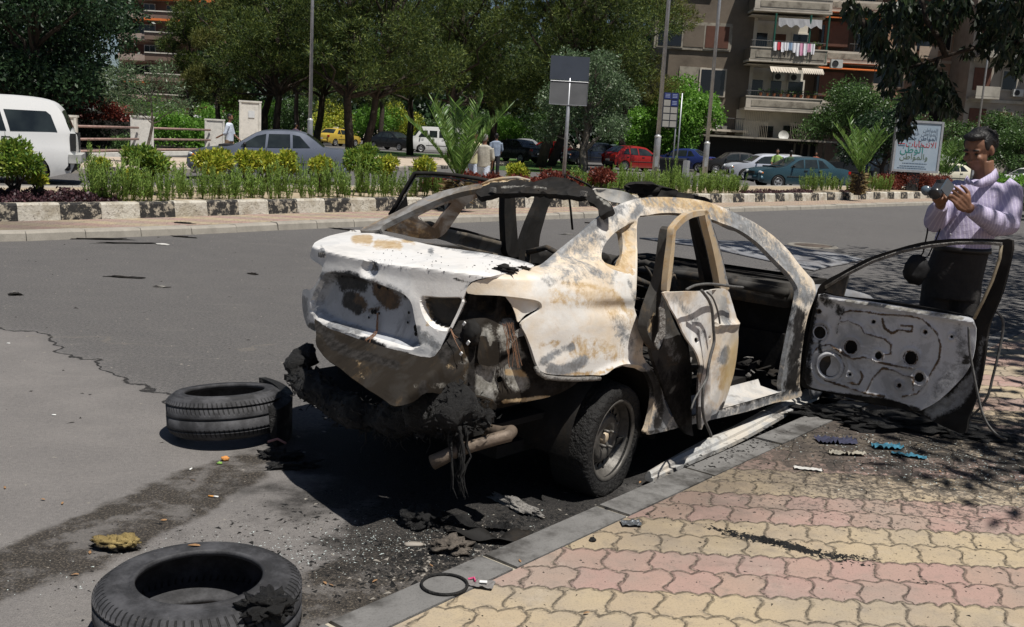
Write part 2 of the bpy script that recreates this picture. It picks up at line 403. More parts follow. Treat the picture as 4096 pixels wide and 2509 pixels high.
mb = MB(); P = [kerbpt(-9.3, .012), kerbpt(26, .012), kerbpt(26, kin), kerbpt(-9.3, kin)]
mb.add([(p[0], p[1], .092) for p in P], [(3, 2, 1, 0)]); struct(mb.build('kerb_mortar', mk('mortar', (.42, .38, .3), .3, 30, .95)))

# ---- median island: outer kerb, narrow paved strip, black and white inner kerb, soil bed
def smoothline(P, n=10): return [np.array(p[:2]) for p in catmull([tuple(q[:2]) for q in P], n, closed=False)]
OUT = smoothline([(-9.6, 10.6), (-6.68, 12.84), (-5.82, 13.75), (-4.75, 14.93), (-3.6, 16.4), (-2.3, 17.9), (0, 20.5), (3.6, 24.3), (5.97, 27.2), (9.41, 30.9), (13.45, 35.4), (22.3, 44.5), (40, 61)])
def offs(L, d):
    o = []
    for i, p in enumerate(L):
        t = L[min(i+1, len(L)-1)]-L[max(i-1, 0)]; t = t/np.linalg.norm(t); o.append(p+np.array([-t[1], t[0]])*d)
    return o
def ribbon(mb, A, B, za, zb):
    n = len(A); mb.add([(*p, za) for p in A]+[(*p, zb) for p in B], [(i, i+1, n+i+1, n+i) for i in range(n-1)])
M_okerb = stone_mat('outer_kerb_stone', (.37, .34, .29), .12)
def resample(L, step):
    out = [L[0]]; acc = 0; 
    for i in range(1, len(L)):
        a, b = L[i-1], L[i]; d = np.linalg.norm(b-a); t = step-acc
        while t <= d: out.append(a+(b-a)*t/d); t += step
        acc = (acc+d) % step if d >= step-acc else acc+d
    return out
def phased(L, px, z, step):
    Q = resample(L, .02)
    for i, p in enumerate(Q):
        d = np.array([p[0], p[1], z-CAMH]); zz_ = d@_fw
        if zz_ > .1 and PW/2+PF*(d@_r2)/zz_ > px: break
    return Q[int(round(i % (2*step/.02))):]
def kerbstones(name, L, width, z0, z1, step, mats, pick=None, seed=1, tilt=.0, gap=.01):
    mb = MB(); rr = random.Random(seed); Q = resample(L, step); N = offs(Q, 1.)
    for i in range(len(Q)-1):
        if pick: mb.cur = pick(i)
        a, b = Q[i], Q[i+1]; d = (b-a)/np.linalg.norm(b-a); nn = np.array([-d[1], d[0]]); a = a+d*gap/2; b = b-d*gap/2; z = z1+rr.uniform(-.008, .008)
        o = nn*rr.uniform(-.006, .006); e = .03
        pts = [a+o, b+o, b+nn*width, a+nn*width]
        mb.add([(*pts[0], z0), (*pts[1], z0), (*pts[2], z0), (*pts[3], z0), (*(pts[0]+nn*tilt), z-e), (*(pts[1]+nn*tilt), z-e), (*(pts[0]+nn*(tilt+e)), z), (*(pts[1]+nn*(tilt+e)), z), (*pts[2], z), (*pts[3], z)],
               [(0, 1, 5, 4), (4, 5, 7, 6), (6, 7, 8, 9), (1, 2, 8, 7, 5), (3, 0, 4, 6, 9)])
    return struct(mb.build(name, mats))
kerbstones('median_outer_kerb', OUT, .22, -.02, .12, .8, M_okerb, seed=5, tilt=.02)
IN = [np.array(p) for p in offs(OUT, 1.38)]
# strip widens/narrows slightly like the photograph
mb = MB(); ribbon(mb, offs(OUT, .21), offs(OUT, 1.5), .115, .118); struct(mb.build('median_paving', M_pav))
def bw_mat(name, dark):
    n = NT(name, .9, 0, .25); p = n.pos(); e = n.noise(9, 6, .72, p); base = n.mix(n.sm(n.noise(3, 5, .7, p), .4, .65), (.56, .53, .46), (.36, .32, .25))
    if dark:
        base = n.mix(n.sm(e, .6, .5), n.mix(n.noise(4, 4, .7, p), (.5, .45, .36), (.3, .26, .2)), (.035, .034, .033))
    else:
        base = n.mix(n.sm(n.noise(22, 5, .7, p), .56, .66), base, (.2, .18, .15))
    n.col(base); n.bump(n.noise(16, 6, .75, p), .03); return n.m
kerbstones('median_inner_kerb', phased(IN, 240, .25, .62), .2, .1, .37, .62, [bw_mat('white_kerb_paint', 0), bw_mat('black_kerb_paint', 1)], pick=lambda i: 1-(i % 2), seed=8, tilt=.03, gap=.004)
M_soil = var('soil', (.36, .29, .2), .4, 3, .95, bump=.03, bs=14)
mb = MB(); BED = offs(OUT, 1.55); BEDB = offs(OUT, 5.6)
ribbon(mb, BED, offs(OUT, 3.4), .31, .36); ribbon(mb, offs(OUT, 3.4), BEDB, .36, .28); struct(mb.build('planting_bed', M_soil))
kerbstones('median_back_kerb', BEDB, .22, -.02, .3, .8, M_okerb, seed=9)
# ---- far carriageway kerb, far pavement, lawn
FK = smoothline([(-40, 5.5), (-19, 19), (-15.0, 24.6), (-10.8, 30.8), (-5.5, 41), (-2, 52), (0, 60)])
kerbstones('far_kerb', FK, .3, -.02, .16, .9, [M_okerb, bw_mat('old_kerb_black', 1)], pick=lambda i: i % 2, seed=4)
mb = MB(); ribbon(mb, offs(FK, .28), offs(FK, 6.5), .15, .15); struct(mb.build('far_pavement', mk('dusty_paving', (.46, .38, .3), .25, 2.2, .9, bump=.01)))
n_ = NT('lawn_grass', .9); n_.col(n_.ramp(n_.noise(2.2, 6, .7, n_.pos()), (.3, (.05, .11, .022)), (.7, (.1, .2, .04)))); n_.bump(n_.noise(60, 4, .8, n_.pos()), .08)
mb = MB(); mb.add([(-14, 50, .012), (3.2, 49, .012), (4, 74, .012), (-14, 76, .012)], [(0, 1, 2, 3)]); struct(mb.build('lawn', n_.m))
# ================================================================= BURNT CAR
YAW = .73; CO = np.array([-.08, 5.271, 0.])
_cf = np.array([math.sin(YAW), math.cos(YAW), 0]); _cl = np.array([-math.cos(YAW), math.sin(YAW), 0])
def carloc(w): w = np.asarray(w)-CO; return np.array([w@_cf, w@_cl, w[2]])
def carw(c): return CO+_cf*c[0]+_cl*c[1]+np.array([0, 0, c[2]])
_cc = carloc(np.array([0, 0, CAMH]))
def cray(u, v):
    u = np.asarray(u, float); v = np.asarray(v, float)
    d = _fw[None]+_r2[None]*((u-PW/2)/PF)[:, None]-_u2[None]*((v-PH/2)/PF)[:, None]
    return np.stack([d@_cf, d@_cl, d[:, 2]], 1)
ZB = lambda x, z: z-.0637+.0615*x              # height above the (tilted) body datum
ZW = lambda x, zb: zb+.0637-.0615*x
_wl = np.array([(.1, .79), (.2, .835), (.45, .868), (.65, .874), (.8, .868), (.92, .852), (1.0, .82), (1.06, .78), (1.2, .68), (1.6, .5)])
_wg = np.array([(.0, .86), (.8, .80), (.95, .775), (1.05, .745), (1.2, .685), (1.33, .635), (1.41, .585), (1.46, .53), (1.7, .3)])
def w_low(x, z):
    zb = ZB(x, z); w = np.interp(zb, _wl[:, 0], _wl[:, 1])
    return w-.17*(np.clip(-x-.25, 0, 1)/.65)**2-.07*np.clip(x-2.2, 0, 2)**2
def w_green(x, z):
    zb = ZB(x, z); w = np.interp(zb, _wg[:, 0], _wg[:, 1])
    return w-.08*(np.clip(.25-x, 0, 1)/.7)**2-.02*np.clip(x-1.2, 0, 2)**2
def rear_x(y, z):
    zb = z-.0637-.058
    return -.955+.135*(np.abs(y)/.6)**2.3-.028*np.clip((.95-zb)/.35, 0, 1)+.05*np.clip((.62-zb)/.3, 0, 1)**1.5
def deck_z(x, y): return ZW(x, 1.012+.13*(x+.9)-.022*(np.abs(y)/.75)**4)
_TS = np.linspace(2.2, 9.5, 260)
def _root(d, g):
    """first zero of g(point) along each sight line"""
    prev = g(_cc+d*_TS[0]); t = np.full(len(d), np.nan); best = np.abs(prev); tb = np.full(len(d), _TS[0])
    for i in range(1, len(_TS)):
        cur = g(_cc+d*_TS[i]); hit = np.isnan(t) & (prev > 0) & (cur <= 0)
        t = np.where(hit, _TS[i-1]+(_TS[i]-_TS[i-1])*prev/(prev-cur+1e-12), t)
        bt = np.abs(cur) < best; best = np.where(bt, np.abs(cur), best); tb = np.where(bt, _TS[i], tb); prev = cur
    return np.where(np.isnan(t), tb, t)
def t_side(d, f): return _root(d, lambda p: -p[:, 1]-f(p[:, 0], p[:, 2]))
def t_rear(d): return _root(d, lambda p: rear_x(p[:, 1], p[:, 2])-p[:, 0])
def t_deck(d): return _root(d, lambda p: p[:, 2]-deck_z(p[:, 0], p[:, 1]))
def t_plane(d, p0, nrm):
    nrm = np.asarray(nrm, float); return ((np.asarray(p0)-_cc)@nrm)/(d@nrm)
def smax(a, b, k=.04): h = np.clip(.5+.5*(a-b)/k, 0, 1); return b*(1-h)+a*h+k*h*(1-h)
def smin(a, b, k=.06): return -smax(-a, -b, k)
BL_N = np.array([-.42, 0, .70]); BL_P = np.array([-.43, 0, ZW(-.43, 1.045)])
def P3(d, t): return _cc+d*t[:, None]
def hit_lid(u, v):
    d = cray(u, v); return P3(d, smax(t_rear(d), t_deck(d), .05))
def hit_quarter(u, v):
    d = cray(u, v); low = smax(smax(t_side(d, w_low), t_rear(d), .12), np.where(d[:, 2] < -.02, t_deck(d), -9), .08)
    g = smax(t_side(d, w_green), t_plane(d, BL_P, BL_N), .05)
    return P3(d, smin(low, g, .16))
def hit_side(u, v):
    d = cray(u, v); return P3(d, t_side(d, w_low))
def hit_y(y):
    return lambda u, v: (lambda d: P3(d, (y-_cc[1])/d[:, 1]))(cray(u, v))
def hit_vplane(p, q, bulge=None):
    """vertical plane through plan points p, q (car frame)"""
    p = np.array([*p, 0.]); q = np.array([*q, 0.]); dr = q-p; nrm = np.array([-dr[1], dr[0], 0])
    def f(u, v):
        d = cray(u, v); X = P3(d, t_plane(d, p, nrm)); return X if bulge is None else X+bulge(X)
    return f
def c3(x, y): return (2450+x/1.588, 800+y/1.588)
def c5(x, y): return (2300+x/1.372, 700+y/1.372)
def c1(x, y): return (1150+x/1.775, 850+y/1.775)
def c2(x, y): return (1700+x/1.886, 1250+y/1.886)
def c4(x, y): return (1400+x/1.643, 650+y/1.643)
def sil(P, n=3): return [tuple(p) for p in catmull(P, n)]
def strokes(u, v, L):
    m = np.zeros(np.shape(u))
    for pts, wd, am in L:
        wd = wd*1.3
        pts = np.array(pts, float); d = np.full(np.shape(u), 1e9)
        if len(pts) == 1: d = np.hypot(u-pts[0, 0], v-pts[0, 1])
        wd_ = wd
        for i in range(len(pts)-1):
            a, b = pts[i], pts[i+1]; ab = b-a; t = np.clip(((u-a[0])*ab[0]+(v-a[1])*ab[1])/(ab@ab+1e-9), 0, 1); d = np.minimum(d, np.hypot(u-a[0]-t*ab[0], v-a[1]-t*ab[1]))
        q = np.clip(1.15-d/wd, 0, 1); m = np.maximum(m, am*q*q*(3-2*q))
    return m
def setattr_(o, name, vals):
    at_ = o.data.attributes.new(name, 'FLOAT', 'POINT'); at_.data.foreach_set('value', np.asarray(vals, np.float32))
def cpanel(name, out, holes, fn, sp, mats, parent, solid=.012, matfn=None, disp=None, n=3, raw=False, smooth=True, lines=(), paint=None):
    o_ = sil(out, n) if not raw else list(out); hs = [sil(h, n) if not raw else list(h) for h in holes]
    V, F = cut(o_, hs, sp, lines); X = fn(V[:, 0], V[:, 1])
    nr = np.cross(X[F[:, 1]]-X[F[:, 0]], X[F[:, 2]]-X[F[:, 0]])
    if (nr*(X[F[:, 0]]-_cc)).sum() > 0: F = F[:, ::-1]
    if disp is not None: X = X+disp(V[:, 0], V[:, 1], X)
    mi = None
    if matfn is not None: c = V[F].mean(1); mi = matfn(c[:, 0], c[:, 1])
    o = npmesh(name, X, F, mats, parent, smooth, mi)
    for k_, L_ in (paint or {}).items(): setattr_(o, k_, strokes(V[:, 0], V[:, 1], L_))
    if solid: m = o.modifiers.new('solid', 'SOLIDIFY'); m.thickness = solid; m.offset = -1; crisp(o)
    return o
def shrink(P, d):
    P = sil(P, 4); c = np.mean(P, 0); out = []
    for i in range(len(P)):
        t = np.array(P[(i+1) % len(P)])-np.array(P[i-1]); t /= np.linalg.norm(t); nn = np.array([-t[1], t[0]])
        if (c-np.array(P[i]))@nn < 0: nn = -nn
        out.append(tuple(np.array(P[i])+nn*d))
    return out
def ell(cx, cy, rx, ry, n=20): return [(cx+rx*math.cos(2*math.pi*i/n), cy+ry*math.sin(2*math.pi*i/n)) for i in range(n)]
def mirror_copy(o, name, parent, mats=None):
    me = o.data.copy(); n = len(me.vertices); a = np.empty(n*3, np.float32); me.vertices.foreach_get('co', a); a = a.reshape(-1, 3); a[:, 1] *= -1
    me.vertices.foreach_set('co', a.ravel()); me.flip_normals()
    if mats:
        me.materials.clear()
        for m in mats: me.materials.append(m)
    q = bpy.data.objects.new(name, me); C.objects.link(q); q.parent = parent
    for m in o.modifiers: k = q.modifiers.new(m.name, m.type); k.thickness = m.thickness; k.offset = m.offset
    return q

# ---- burnt metal materials (object coordinates = car frame, metres)
def burnt(name, white=(.72, .71, .69), cream=.5, rust=.35, grey=.4, dark=.2, seed=0., rough=.5, blots=(), spec=.35):
    n = NT(name, rough, 0, spec); v = n.scale(n.obj, (1, 1, 1)); v.node.inputs['Location'].default_value = (seed, seed*1.3, seed*.7)
    big = n.noise(2.2, 4, .6, v, .6); mid = n.noise(6, 5, .65, v, .5); fine = n.noise(26, 6, .75, v); sp = n.noise(85, 4, .75, v)
    b = n.mix(n.math('MULTIPLY', n.sm(big, .38, .58), cream), white, (.66, .53, .37))
    b = n.mix(n.math('MULTIPLY', n.sm(mid, .46, .62), grey), b, (.33, .34, .345))
    r = n.math('MULTIPLY', n.sm(n.noise(3.1, 6, .7, v, 1.2), .50, .60), n.sm(fine, .36, .56))
    b = n.mix(n.math('MULTIPLY', r, rust), b, n.mix(n.sm(sp, .4, .6), (.36, .2, .07), (.5, .34, .16)))
    k = n.math('MULTIPLY', n.sm(n.noise(2.6, 7, .72, v, .8), .53, .6), 1)
    b = n.mix(n.math('MULTIPLY', k, dark), b, (.055, .05, .047) if white[0] > .1 else tuple(q*.5 for q in white))
    b = n.mix(n.math('MULTIPLY', n.sm(sp, .56, .7), .5*max(grey, dark)), b, (.13, .115, .1) if white[0] > .2 else (.03, .026, .022))
    def att(nm): q = n.n('ShaderNodeAttribute'); q.attribute_name = nm; return q.outputs['Fac']
    wob = n.math('ADD', n.math('MULTIPLY', n.math('SUBTRACT', n.noise(7, 8, .72, v, .8), .5), 2.6), n.math('MULTIPLY', n.math('SUBTRACT', n.noise(40, 6, .85, v), .5), 1.7))
    for nm, c_a, c_b in (('pale', (.38, .37, .34), (.2, .19, .165)), ('tan', (.57, .45, .29), (.43, .30, .16)), ('grey', (.27, .28, .29), (.17, .17, .17)), ('brown', (.13, .075, .035), (.06, .04, .025)), ('soot_dark', (.035, .032, .03), (.012, .011, .010))):
        a_ = att(nm); mk_ = n.sm(n.math('ADD', a_, n.math('MULTIPLY', wob, n.math('MULTIPLY', n.sm(a_, 0, .25), .8))), .22, .72)
        b = n.mix(mk_, b, n.mix(n.sm(fine, .35, .62), c_a, c_b))
    x, y, z = n.xyz()
    for (cx, cy, cz, r0, r1, colr, amt, nz) in blots:
        dx, dy, dz = n.math('SUBTRACT', x, cx), n.math('SUBTRACT', y, cy), n.math('SUBTRACT', z, cz)
        d = n.math('SQRT', n.math('ADD', n.math('ADD', n.math('MULTIPLY', dx, dx), n.math('MULTIPLY', dy, dy)), n.math('MULTIPLY', dz, dz)))
        d = n.math('ADD', d, n.math('MULTIPLY', n.math('SUBTRACT', n.noise(9, 6, .72, v), .5), nz))
        b = n.mix(n.math('MULTIPLY', n.sm(d, r1, r0), amt), b, colr)
    n.col(b); n.rough(n.math('ADD', n.math('MULTIPLY', mid, .3), rough-.1))
    n.bump(n.math('ADD', n.math('MULTIPLY', mid, .5), n.math('ADD', n.math('MULTIPLY', fine, .18), n.math('MULTIPLY', sp, .12))), .008, .7)
    return n.m
SOOT = (.035, .032, .03); BR = (.2, .115, .05); GRY = (.3, .31, .32)
M_body = burnt('scorched_white_paint', white=(.70, .68, .64), cream=.8, rust=.22, grey=.18, dark=.0, seed=1.3, rough=.42)
M_lid = burnt('scorched_lid_paint', cream=.12, rust=.0, grey=.28, dark=0, seed=4.1, rough=.38)
M_recess = burnt('plate_recess_paint', white=(.40, .42, .45), cream=.05, rust=.05, grey=.65, dark=.35, seed=2.2, rough=.5)
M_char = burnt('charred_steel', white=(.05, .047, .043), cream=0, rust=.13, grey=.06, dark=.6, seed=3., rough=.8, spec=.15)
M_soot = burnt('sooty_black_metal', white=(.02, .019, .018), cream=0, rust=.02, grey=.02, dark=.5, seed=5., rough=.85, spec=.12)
M_rearp = burnt('burnt_rear_panel_metal', white=(.022, .018, .014), cream=0, rust=.07, grey=.03, dark=.6, seed=7.7, rough=.85, spec=.08)
M_rustm = burnt('rusted_frame_metal', white=(.46, .37, .25), cream=.6, rust=.75, grey=.5, dark=.25, seed=9.1, rough=.7)
M_door = burnt('scorched_door_skin', cream=.7, rust=.4, grey=.45, dark=.12, seed=6.3, rough=.45,
    blots=((.95, -.9, .55, .05, .22, (.5, .36, .16), .8, .2), (.5, -1, .5, .03, .16, (.12, .1, .1), .9, .15), (.62, -1, .95, .05, .25, (.5, .48, .44), .6, .2), (.6, -.95, .3, .03, .14, (.1, .09, .085), .8, .15)))
M_inner = burnt('grey_inner_door_steel', white=(.58, .59, .61), cream=.05, rust=.05, grey=.4, dark=.25, seed=8.8, rough=.5)
M_ash = var('grey_ash', (.2, .19, .175), .5, 30, .95, bump=.02, bs=60)
M_tyre = var('burnt_tyre_rubber', (.010, .0095, .009), .4, 18, .75, bump=.02, bs=50)

car = empty('burnt_car', tuple(CO), math.pi/2-YAW, 'gutted burnt-out white saloon car with open doors standing at the kerb', 'car')
# ---- right body side: quarter panel, roof rail, windscreen pillar, sill
SIDE = [(1888,1132),(1960,1112),(2050,1090),(2139,1067),(2172,1053),(2230,1003),(2313,936),(2380,880),(2435,839),(2490,812),(2544,796),(2610,789),(2678,789),(2740,793),(2800,801),(2860,817),(2922,844),(2975,868),(3017,890),(3068,925),(3111,960),(3155,1005),(3193,1055),(3228,1095),(3258,1130),
 (3262,1180),(3240,1240),(3224,1304),(3206,1430),(3199,1543),(3206,1585),(3100,1612),(2980,1648),(2828,1684),(2700,1714),(2640,1730),(2585,1738),(2596,1701),(2612,1632),(2615,1568),(2600,1515),(2575,1478),(2545,1460),(2495,1454),(2453,1467),(2416,1494),(2389,1499),(2300,1502),(2230,1500),(2177,1492),(2150,1468),(2124,1393),(2103,1340),(2084,1298),(2118,1268),(2158,1243),(2167,1224),(2155,1206),(2108,1195),(2000,1183),(1871,1174)]
DOORH = [(2551,876),(2590,862),(2639,853),(2700,852),(2765,860),(2830,872),(2891,894),(2940,912),(2985,937),(3035,975),(3080,1020),(3120,1060),(3155,1096),(3185,1140),(3193,1170),(3188,1209),(3168,1304),(3143,1430),(3125,1540),(3118,1572),(3000,1607),(2897,1636),(2800,1658),(2700,1674),(2665,1625),(2645,1550),(2610,1480),(2580,1440),(2571,1405),(2577,1335),(2556,1279),(2546,1203),(2549,1102),(2551,1000)]
QWIN = [(2502,930),(2511,966),(2510,1000),(2502,1040),(2489,1067),(2460,1062),(2435,1050),(2422,1027),(2425,997),(2440,968),(2470,940)]
QREC = [(2545,884),(2500,905),(2459,930),(2425,966),(2408,1000),(2407,1035),(2430,1066),(2465,1082),(2500,1092),(2538,1100),(2542,1040),(2545,960)]
def dent_side(u, v, X):
    d = np.zeros_like(X); ins = inpoly(u, v, QREC); dd = distpoly(u, v, QREC)
    d[:, 1] += np.where(ins, np.clip(dd/14, 0, 1)*.03, 0)
    # shallow heat buckles in the panel and a sharp shoulder crease
    b = np.exp(-(((u-2470)/110)**2+((v-1235)/28)**2))*.022-np.exp(-(((u-2330)/160)**2+((v-1165)/22)**2))*.006
    b += np.exp(-(((u-2240)/60)**2+((v-1400)/45)**2))*.008
    d[:, 1] += b+.006*vnoise(X, 3.2, 3, 2)
    lip = np.exp(-(distpoly(u, v, [(2389,1499),(2416,1494),(2453,1467),(2495,1454),(2545,1460),(2575,1478),(2545,1459),(2495,1453),(2453,1466)])/9)**2)
    d[:, 1] -= lip*.014
    return d
side = cpanel('body_side', SIDE, [DOORH, QWIN], hit_quarter, 11, [M_body, M_rustm], car, .028, disp=dent_side, paint={
    'grey': [([c2(890,370), c2(1000,300), c2(1100,262)], 20, .8), ([c2(960,435), c2(1080,430), c2(1190,370)], 26, .9), ([(2180,1050),(2300,950),(2400,880),(2480,840)], 34, .75), ([(2260,1070),(2360,990),(2460,900),(2560,850)], 95, .46), ([(2600,810),(2900,880)], 60, .42), ([(2930,860),(3080,990),(3220,1180)], 46, .72), ([(2200,1120),(2330,1080),(2450,1110)], 40, .4), ([(2480,1300),(2540,1400)], 46, .42), ([(2400,900),(2450,880)], 50, .5), ([(2560,835),(2530,870)], 22, .9), ([(2900,870),(3000,940),(3100,1030),(3190,1120),(3225,1200)], 34, .75), ([(3190,1250),(3170,1400),(3150,1540)], 40, .95), ([(3180,1560),(2900,1655),(2700,1700)], 26, .7), ([(2600,1480),(2640,1560),(2660,1640),(2630,1720)], 40, 1), ([(2520,1120),(2545,1200)], 14, .6), ([(2300,1110),(2420,1090)], 22, .45)],
    'tan': [([(2230,1180),(2400,1190),(2520,1290)], 60, .42), ([(2300,1390),(2480,1420)], 60, .40), ([(2590,800),(2700,805),(2820,830),(2950,890)], 34, .95), ([(2950,890),(3060,970)], 14, .6), ([(2250,1130),(2340,1140),(2450,1165),(2520,1240)], 13, .6), ([(2460,1180),(2530,1260)], 16, .6), ([c2(880,250), c2(1000,240)], 20, .5), ([c2(1180,320), c2(1190,400)], 13, .8), ([c2(1400,420), c2(1300,460), c2(1000,462)], 8, .9), ([(2520,900),(2535,1000),(2500,1090)], 14, .8), ([(2560,1290)], 18, .6)],
    'soot_dark': [([(3200,1250),(3195,1330),(3180,1470),(3165,1545)], 30, .9), ([(2600,1500),(2630,1560),(2645,1640),(2630,1700)], 22, .85), ([(2700,1690),(3000,1610),(3200,1560)], 10, .5), ([(2585,1735),(2700,1710)], 10, .6)]}, lines=[sil(QREC, 4), shrink(QREC, 14)],
    matfn=lambda u, v: (inpoly(u, v, QREC)).astype(int))
side['label'] = 'cream and white scorched body side with rusty roof rail'
# flange of the missing tail lamp, bottom rail of the quarter panel
cpanel('lamp_flange', [(2030,1186),(2108,1197),(2152,1208),(2164,1224),(2155,1241),(2118,1264),(2083,1294),(2070,1262),(2052,1222)], [], hit_quarter, 9, M_body, car, .006,
    disp=lambda u, v, X: np.stack([0*u+.012, .02+.012*np.exp(-((u-2110)/30)**2), 0*u], 1))
mb = MB(); P = hit_quarter(*np.array([(2140,1462),(2152,1486),(2180,1503),(2230,1509),(2300,1512),(2396,1508)]).T); mb.tube([p+np.array([0, -.004, -.006]) for p in P], .011, 8)
mb.build('flange_rail', M_ash, car, True)
# ---- trunk lid
LID = [(1254,977),(1266,966),(1319,943),(1392,926),(1437,920),(1560,944),(1680,970),(1765,988),(1870,1003),(1978,1018),(2080,1040),(2137,1062),(2050,1086),(1960,1108),(1884,1129),(1858,1182),(1822,1260),(1789,1334),(1752,1413),(1725,1448),(1685,1460),(1620,1445),(1544,1419),(1375,1368),(1251,1318),(1225,1292),(1212,1240),(1209,1199),(1213,1159),(1243,1160),(1271,1132),(1291,1080),(1285,1060),(1255,1042),(1240,1025),(1246,995)]
PLATE = [(1319,1088),(1360,1089),(1400,1096),(1488,1124),(1560,1150),(1618,1175),(1650,1211),(1663,1270),(1675,1330),(1680,1382),(1646,1400),(1560,1378),(1470,1352),(1380,1324),(1310,1299),(1268,1275),(1252,1244),(1252,1200),(1272,1150),(1292,1108)]
LAMP = [(1690,1184),(1760,1188),(1838,1188),(1850,1200),(1830,1250),(1796,1316),(1780,1325),(1740,1316),(1708,1288),(1690,1250),(1681,1210)]
BC = np.array([1480, 1075]); 
def lid_disp(u, v, X):
    d = np.zeros_like(X)
    def sm_(q, w): q = np.clip(q/w, 0, 1); return q*q*(3-2*q)
    i = inpoly(u, v, PLATE); dep = .045*sm_(distpoly(u, v, PLATE), 26); d[:, 0] += np.where(i, dep, 0)
    j = inpoly(u, v, LAMP); d[:, 0] += np.where(j, .06*sm_(distpoly(u, v, LAMP), 15), 0); d[:, 1] += np.where(j, .02*sm_(distpoly(u, v, LAMP), 15), 0)
    r = np.hypot((u-BC[0])/38, (v-BC[1])/42); d[:, 0] += np.where(r < 1, .022*sm_(1-r, .45), 0)
    # swelling around the plate recess, lower lip rolled outwards
    o = np.exp(-(distpoly(u, v, PLATE)/34)**2)*(~i)*.008; d[:, 0] -= o
    low = np.exp(-(((v-(1335+(u-1250)*.27))/20)**2))*np.clip((1330+(u-1250)*.27-v+60)/60, 0, 1); d[:, 0] -= .012*low*(u < 1740)
    d[:, 2] += .004*vnoise(X, 4, 11, 2)*(v < 1080)
    return d
lid = cpanel('trunk_lid', LID, [], hit_lid, 8, [M_lid, M_recess, M_char, M_soot], car, .012, disp=lid_disp, paint={
    'grey': [([c1(120,620), c1(125,760), c1(190,830)], 22, .75), ([c1(190,720), c1(210,560), c1(300,440)], 14, .5), ([c1(240,240), c1(255,290)], 10, .6), ([c1(640,980), c1(860,1040), c1(1000,1060)], 22, .7), ([c1(980,880), c1(1060,960), c1(1040,1040)], 24, .55), ([c1(1100,240), c1(1400,290), c1(1740,350)], 16, .6), ([c1(1020,275)], 16, .6), ([c1(1230,560), c1(1300,500)], 8, .5), ([c1(260,460), c1(480,470), c1(800,580)], 26, .8), ([c1(300,800), c1(500,860)], 20, .8), ([c1(930,820), c1(940,920)], 14, .8), ([c1(430,440), c1(800,560)], 6, .6)],
    'soot_dark': [([c1(160,800), c1(400,915), c1(620,975), c1(860,1015)], 15, .95), ([c1(540,900), c1(700,960)], 16, .9), ([c1(360,490), c1(480,500)], 44, .85), ([c1(590,120), c1(760,160), c1(900,190), c1(1000,210)], 11, .9), ([c1(390,600), c1(370,650), c1(450,700)], 24, .9), ([c1(1180,470), c1(1290,500)], 6, .5), ([c1(660,1000)], 14, .6)],
    'brown': [([c1(430,620), c1(470,660)], 28, .95), ([c1(610,560), c1(680,640)], 42, 1.), ([c1(590,690), c1(420,720)], 12, .6)],
    'tan': [([c1(490,190), c1(570,195)], 24, .9), ([c1(640,225), c1(790,235)], 20, .85), ([c1(830,200), c1(900,215)], 12, .7), ([c1(960,650), c1(1000,800)], 8, .5)]},
     lines=[sil(PLATE, 4), shrink(PLATE, 9), shrink(PLATE, 26), sil(LAMP, 4), shrink(LAMP, 9), ell(BC[0], BC[1], 38, 42), ell(BC[0], BC[1], 25, 28)],
    matfn=lambda u, v: np.where(np.hypot((u-BC[0]-6)/30, (v-BC[1]-2)/34)+.25*vnoise(np.stack([u/30, v/30, u*0], 1), 1, 2) < .9, 1, np.where(inpoly(u, v, PLATE) & (distpoly(u, v, PLATE) > 9), 1, np.where(inpoly(u, v, LAMP) & (distpoly(u, v, LAMP) > 9), 2, 0))))
lid['label'] = 'white trunk lid with an empty plate recess and a burnt round badge seat'
# bolt holes, lock remains, embossed letters
mb = MB()
def disc(mb, u, v, fn, r, off=-.003, n=12, ax='x'):
    p = fn(np.array([u]), np.array([v]))[0]
    for k in (0,):
        pts = []
        for j in range(n):
            a = 2*math.pi*j/n
            pts.append((p[0]+off, p[1]+r*math.cos(a), p[2]+r*math.sin(a)) if ax == 'x' else (p[0]+r*math.cos(a), p[1]+off, p[2]+r*math.sin(a)))
        mb.add(pts, [tuple(range(n))])
def lidin(u, v): X = hit_lid(u, v); return X+lid_disp(u, v, X)
for (x, y, r) in ((350,455,.008),(445,465,.008),(575,508,.006),(705,538,.008),(838,595,.008),(553,712,.011),(573,712,.011),(600,722,.007),(528,752,.006),(812,718,.007),(805,788,.006),(865,830,.018),(862,870,.01),(628,522,.016)):
    u, v = c1(x, y); mb = MB(); disc(mb, u, v, lidin, r, -.004); mb.build('bolt_hole', M_soot, lid)
mb = MB()
for k, gl in enumerate(("n", "o", "n", "n")):     # what is left of the embossed letters on the lid's left corner
    u0, v0 = c1(222+k*13, 286+k*2); 
    st = {"n": [((0, 30), (0, 0)), ((0, 0), (9, 0)), ((9, 0), (9, 30))], "o": [((0, 30), (0, 0)), ((0, 0), (9, 0)), ((9, 0), (9, 30)), ((9, 30), (0, 30))]}[gl]
    for a, b in st:
        A = hit_lid(np.array([u0+a[0]/1.775]), np.array([v0+a[1]/1.775]))[0]; B = hit_lid(np.array([u0+b[0]/1.775]), np.array([v0+b[1]/1.775]))[0]
        A[0] -= .002; B[0] -= .002; mb.tube([A, B], .0018, 5)
mb.build('embossed_letters', M_ash, lid)
# burnt badge remains
p = lidin(np.array([BC[0]+4.]), np.array([BC[1]-2.]))[0]
mb = MB(); mb.blob((p[0]+.002, p[1], p[2]), (.005, .022, .028), .9, 2.2, 4, 3); mb.build('badge_remains', M_ash, lid, True)
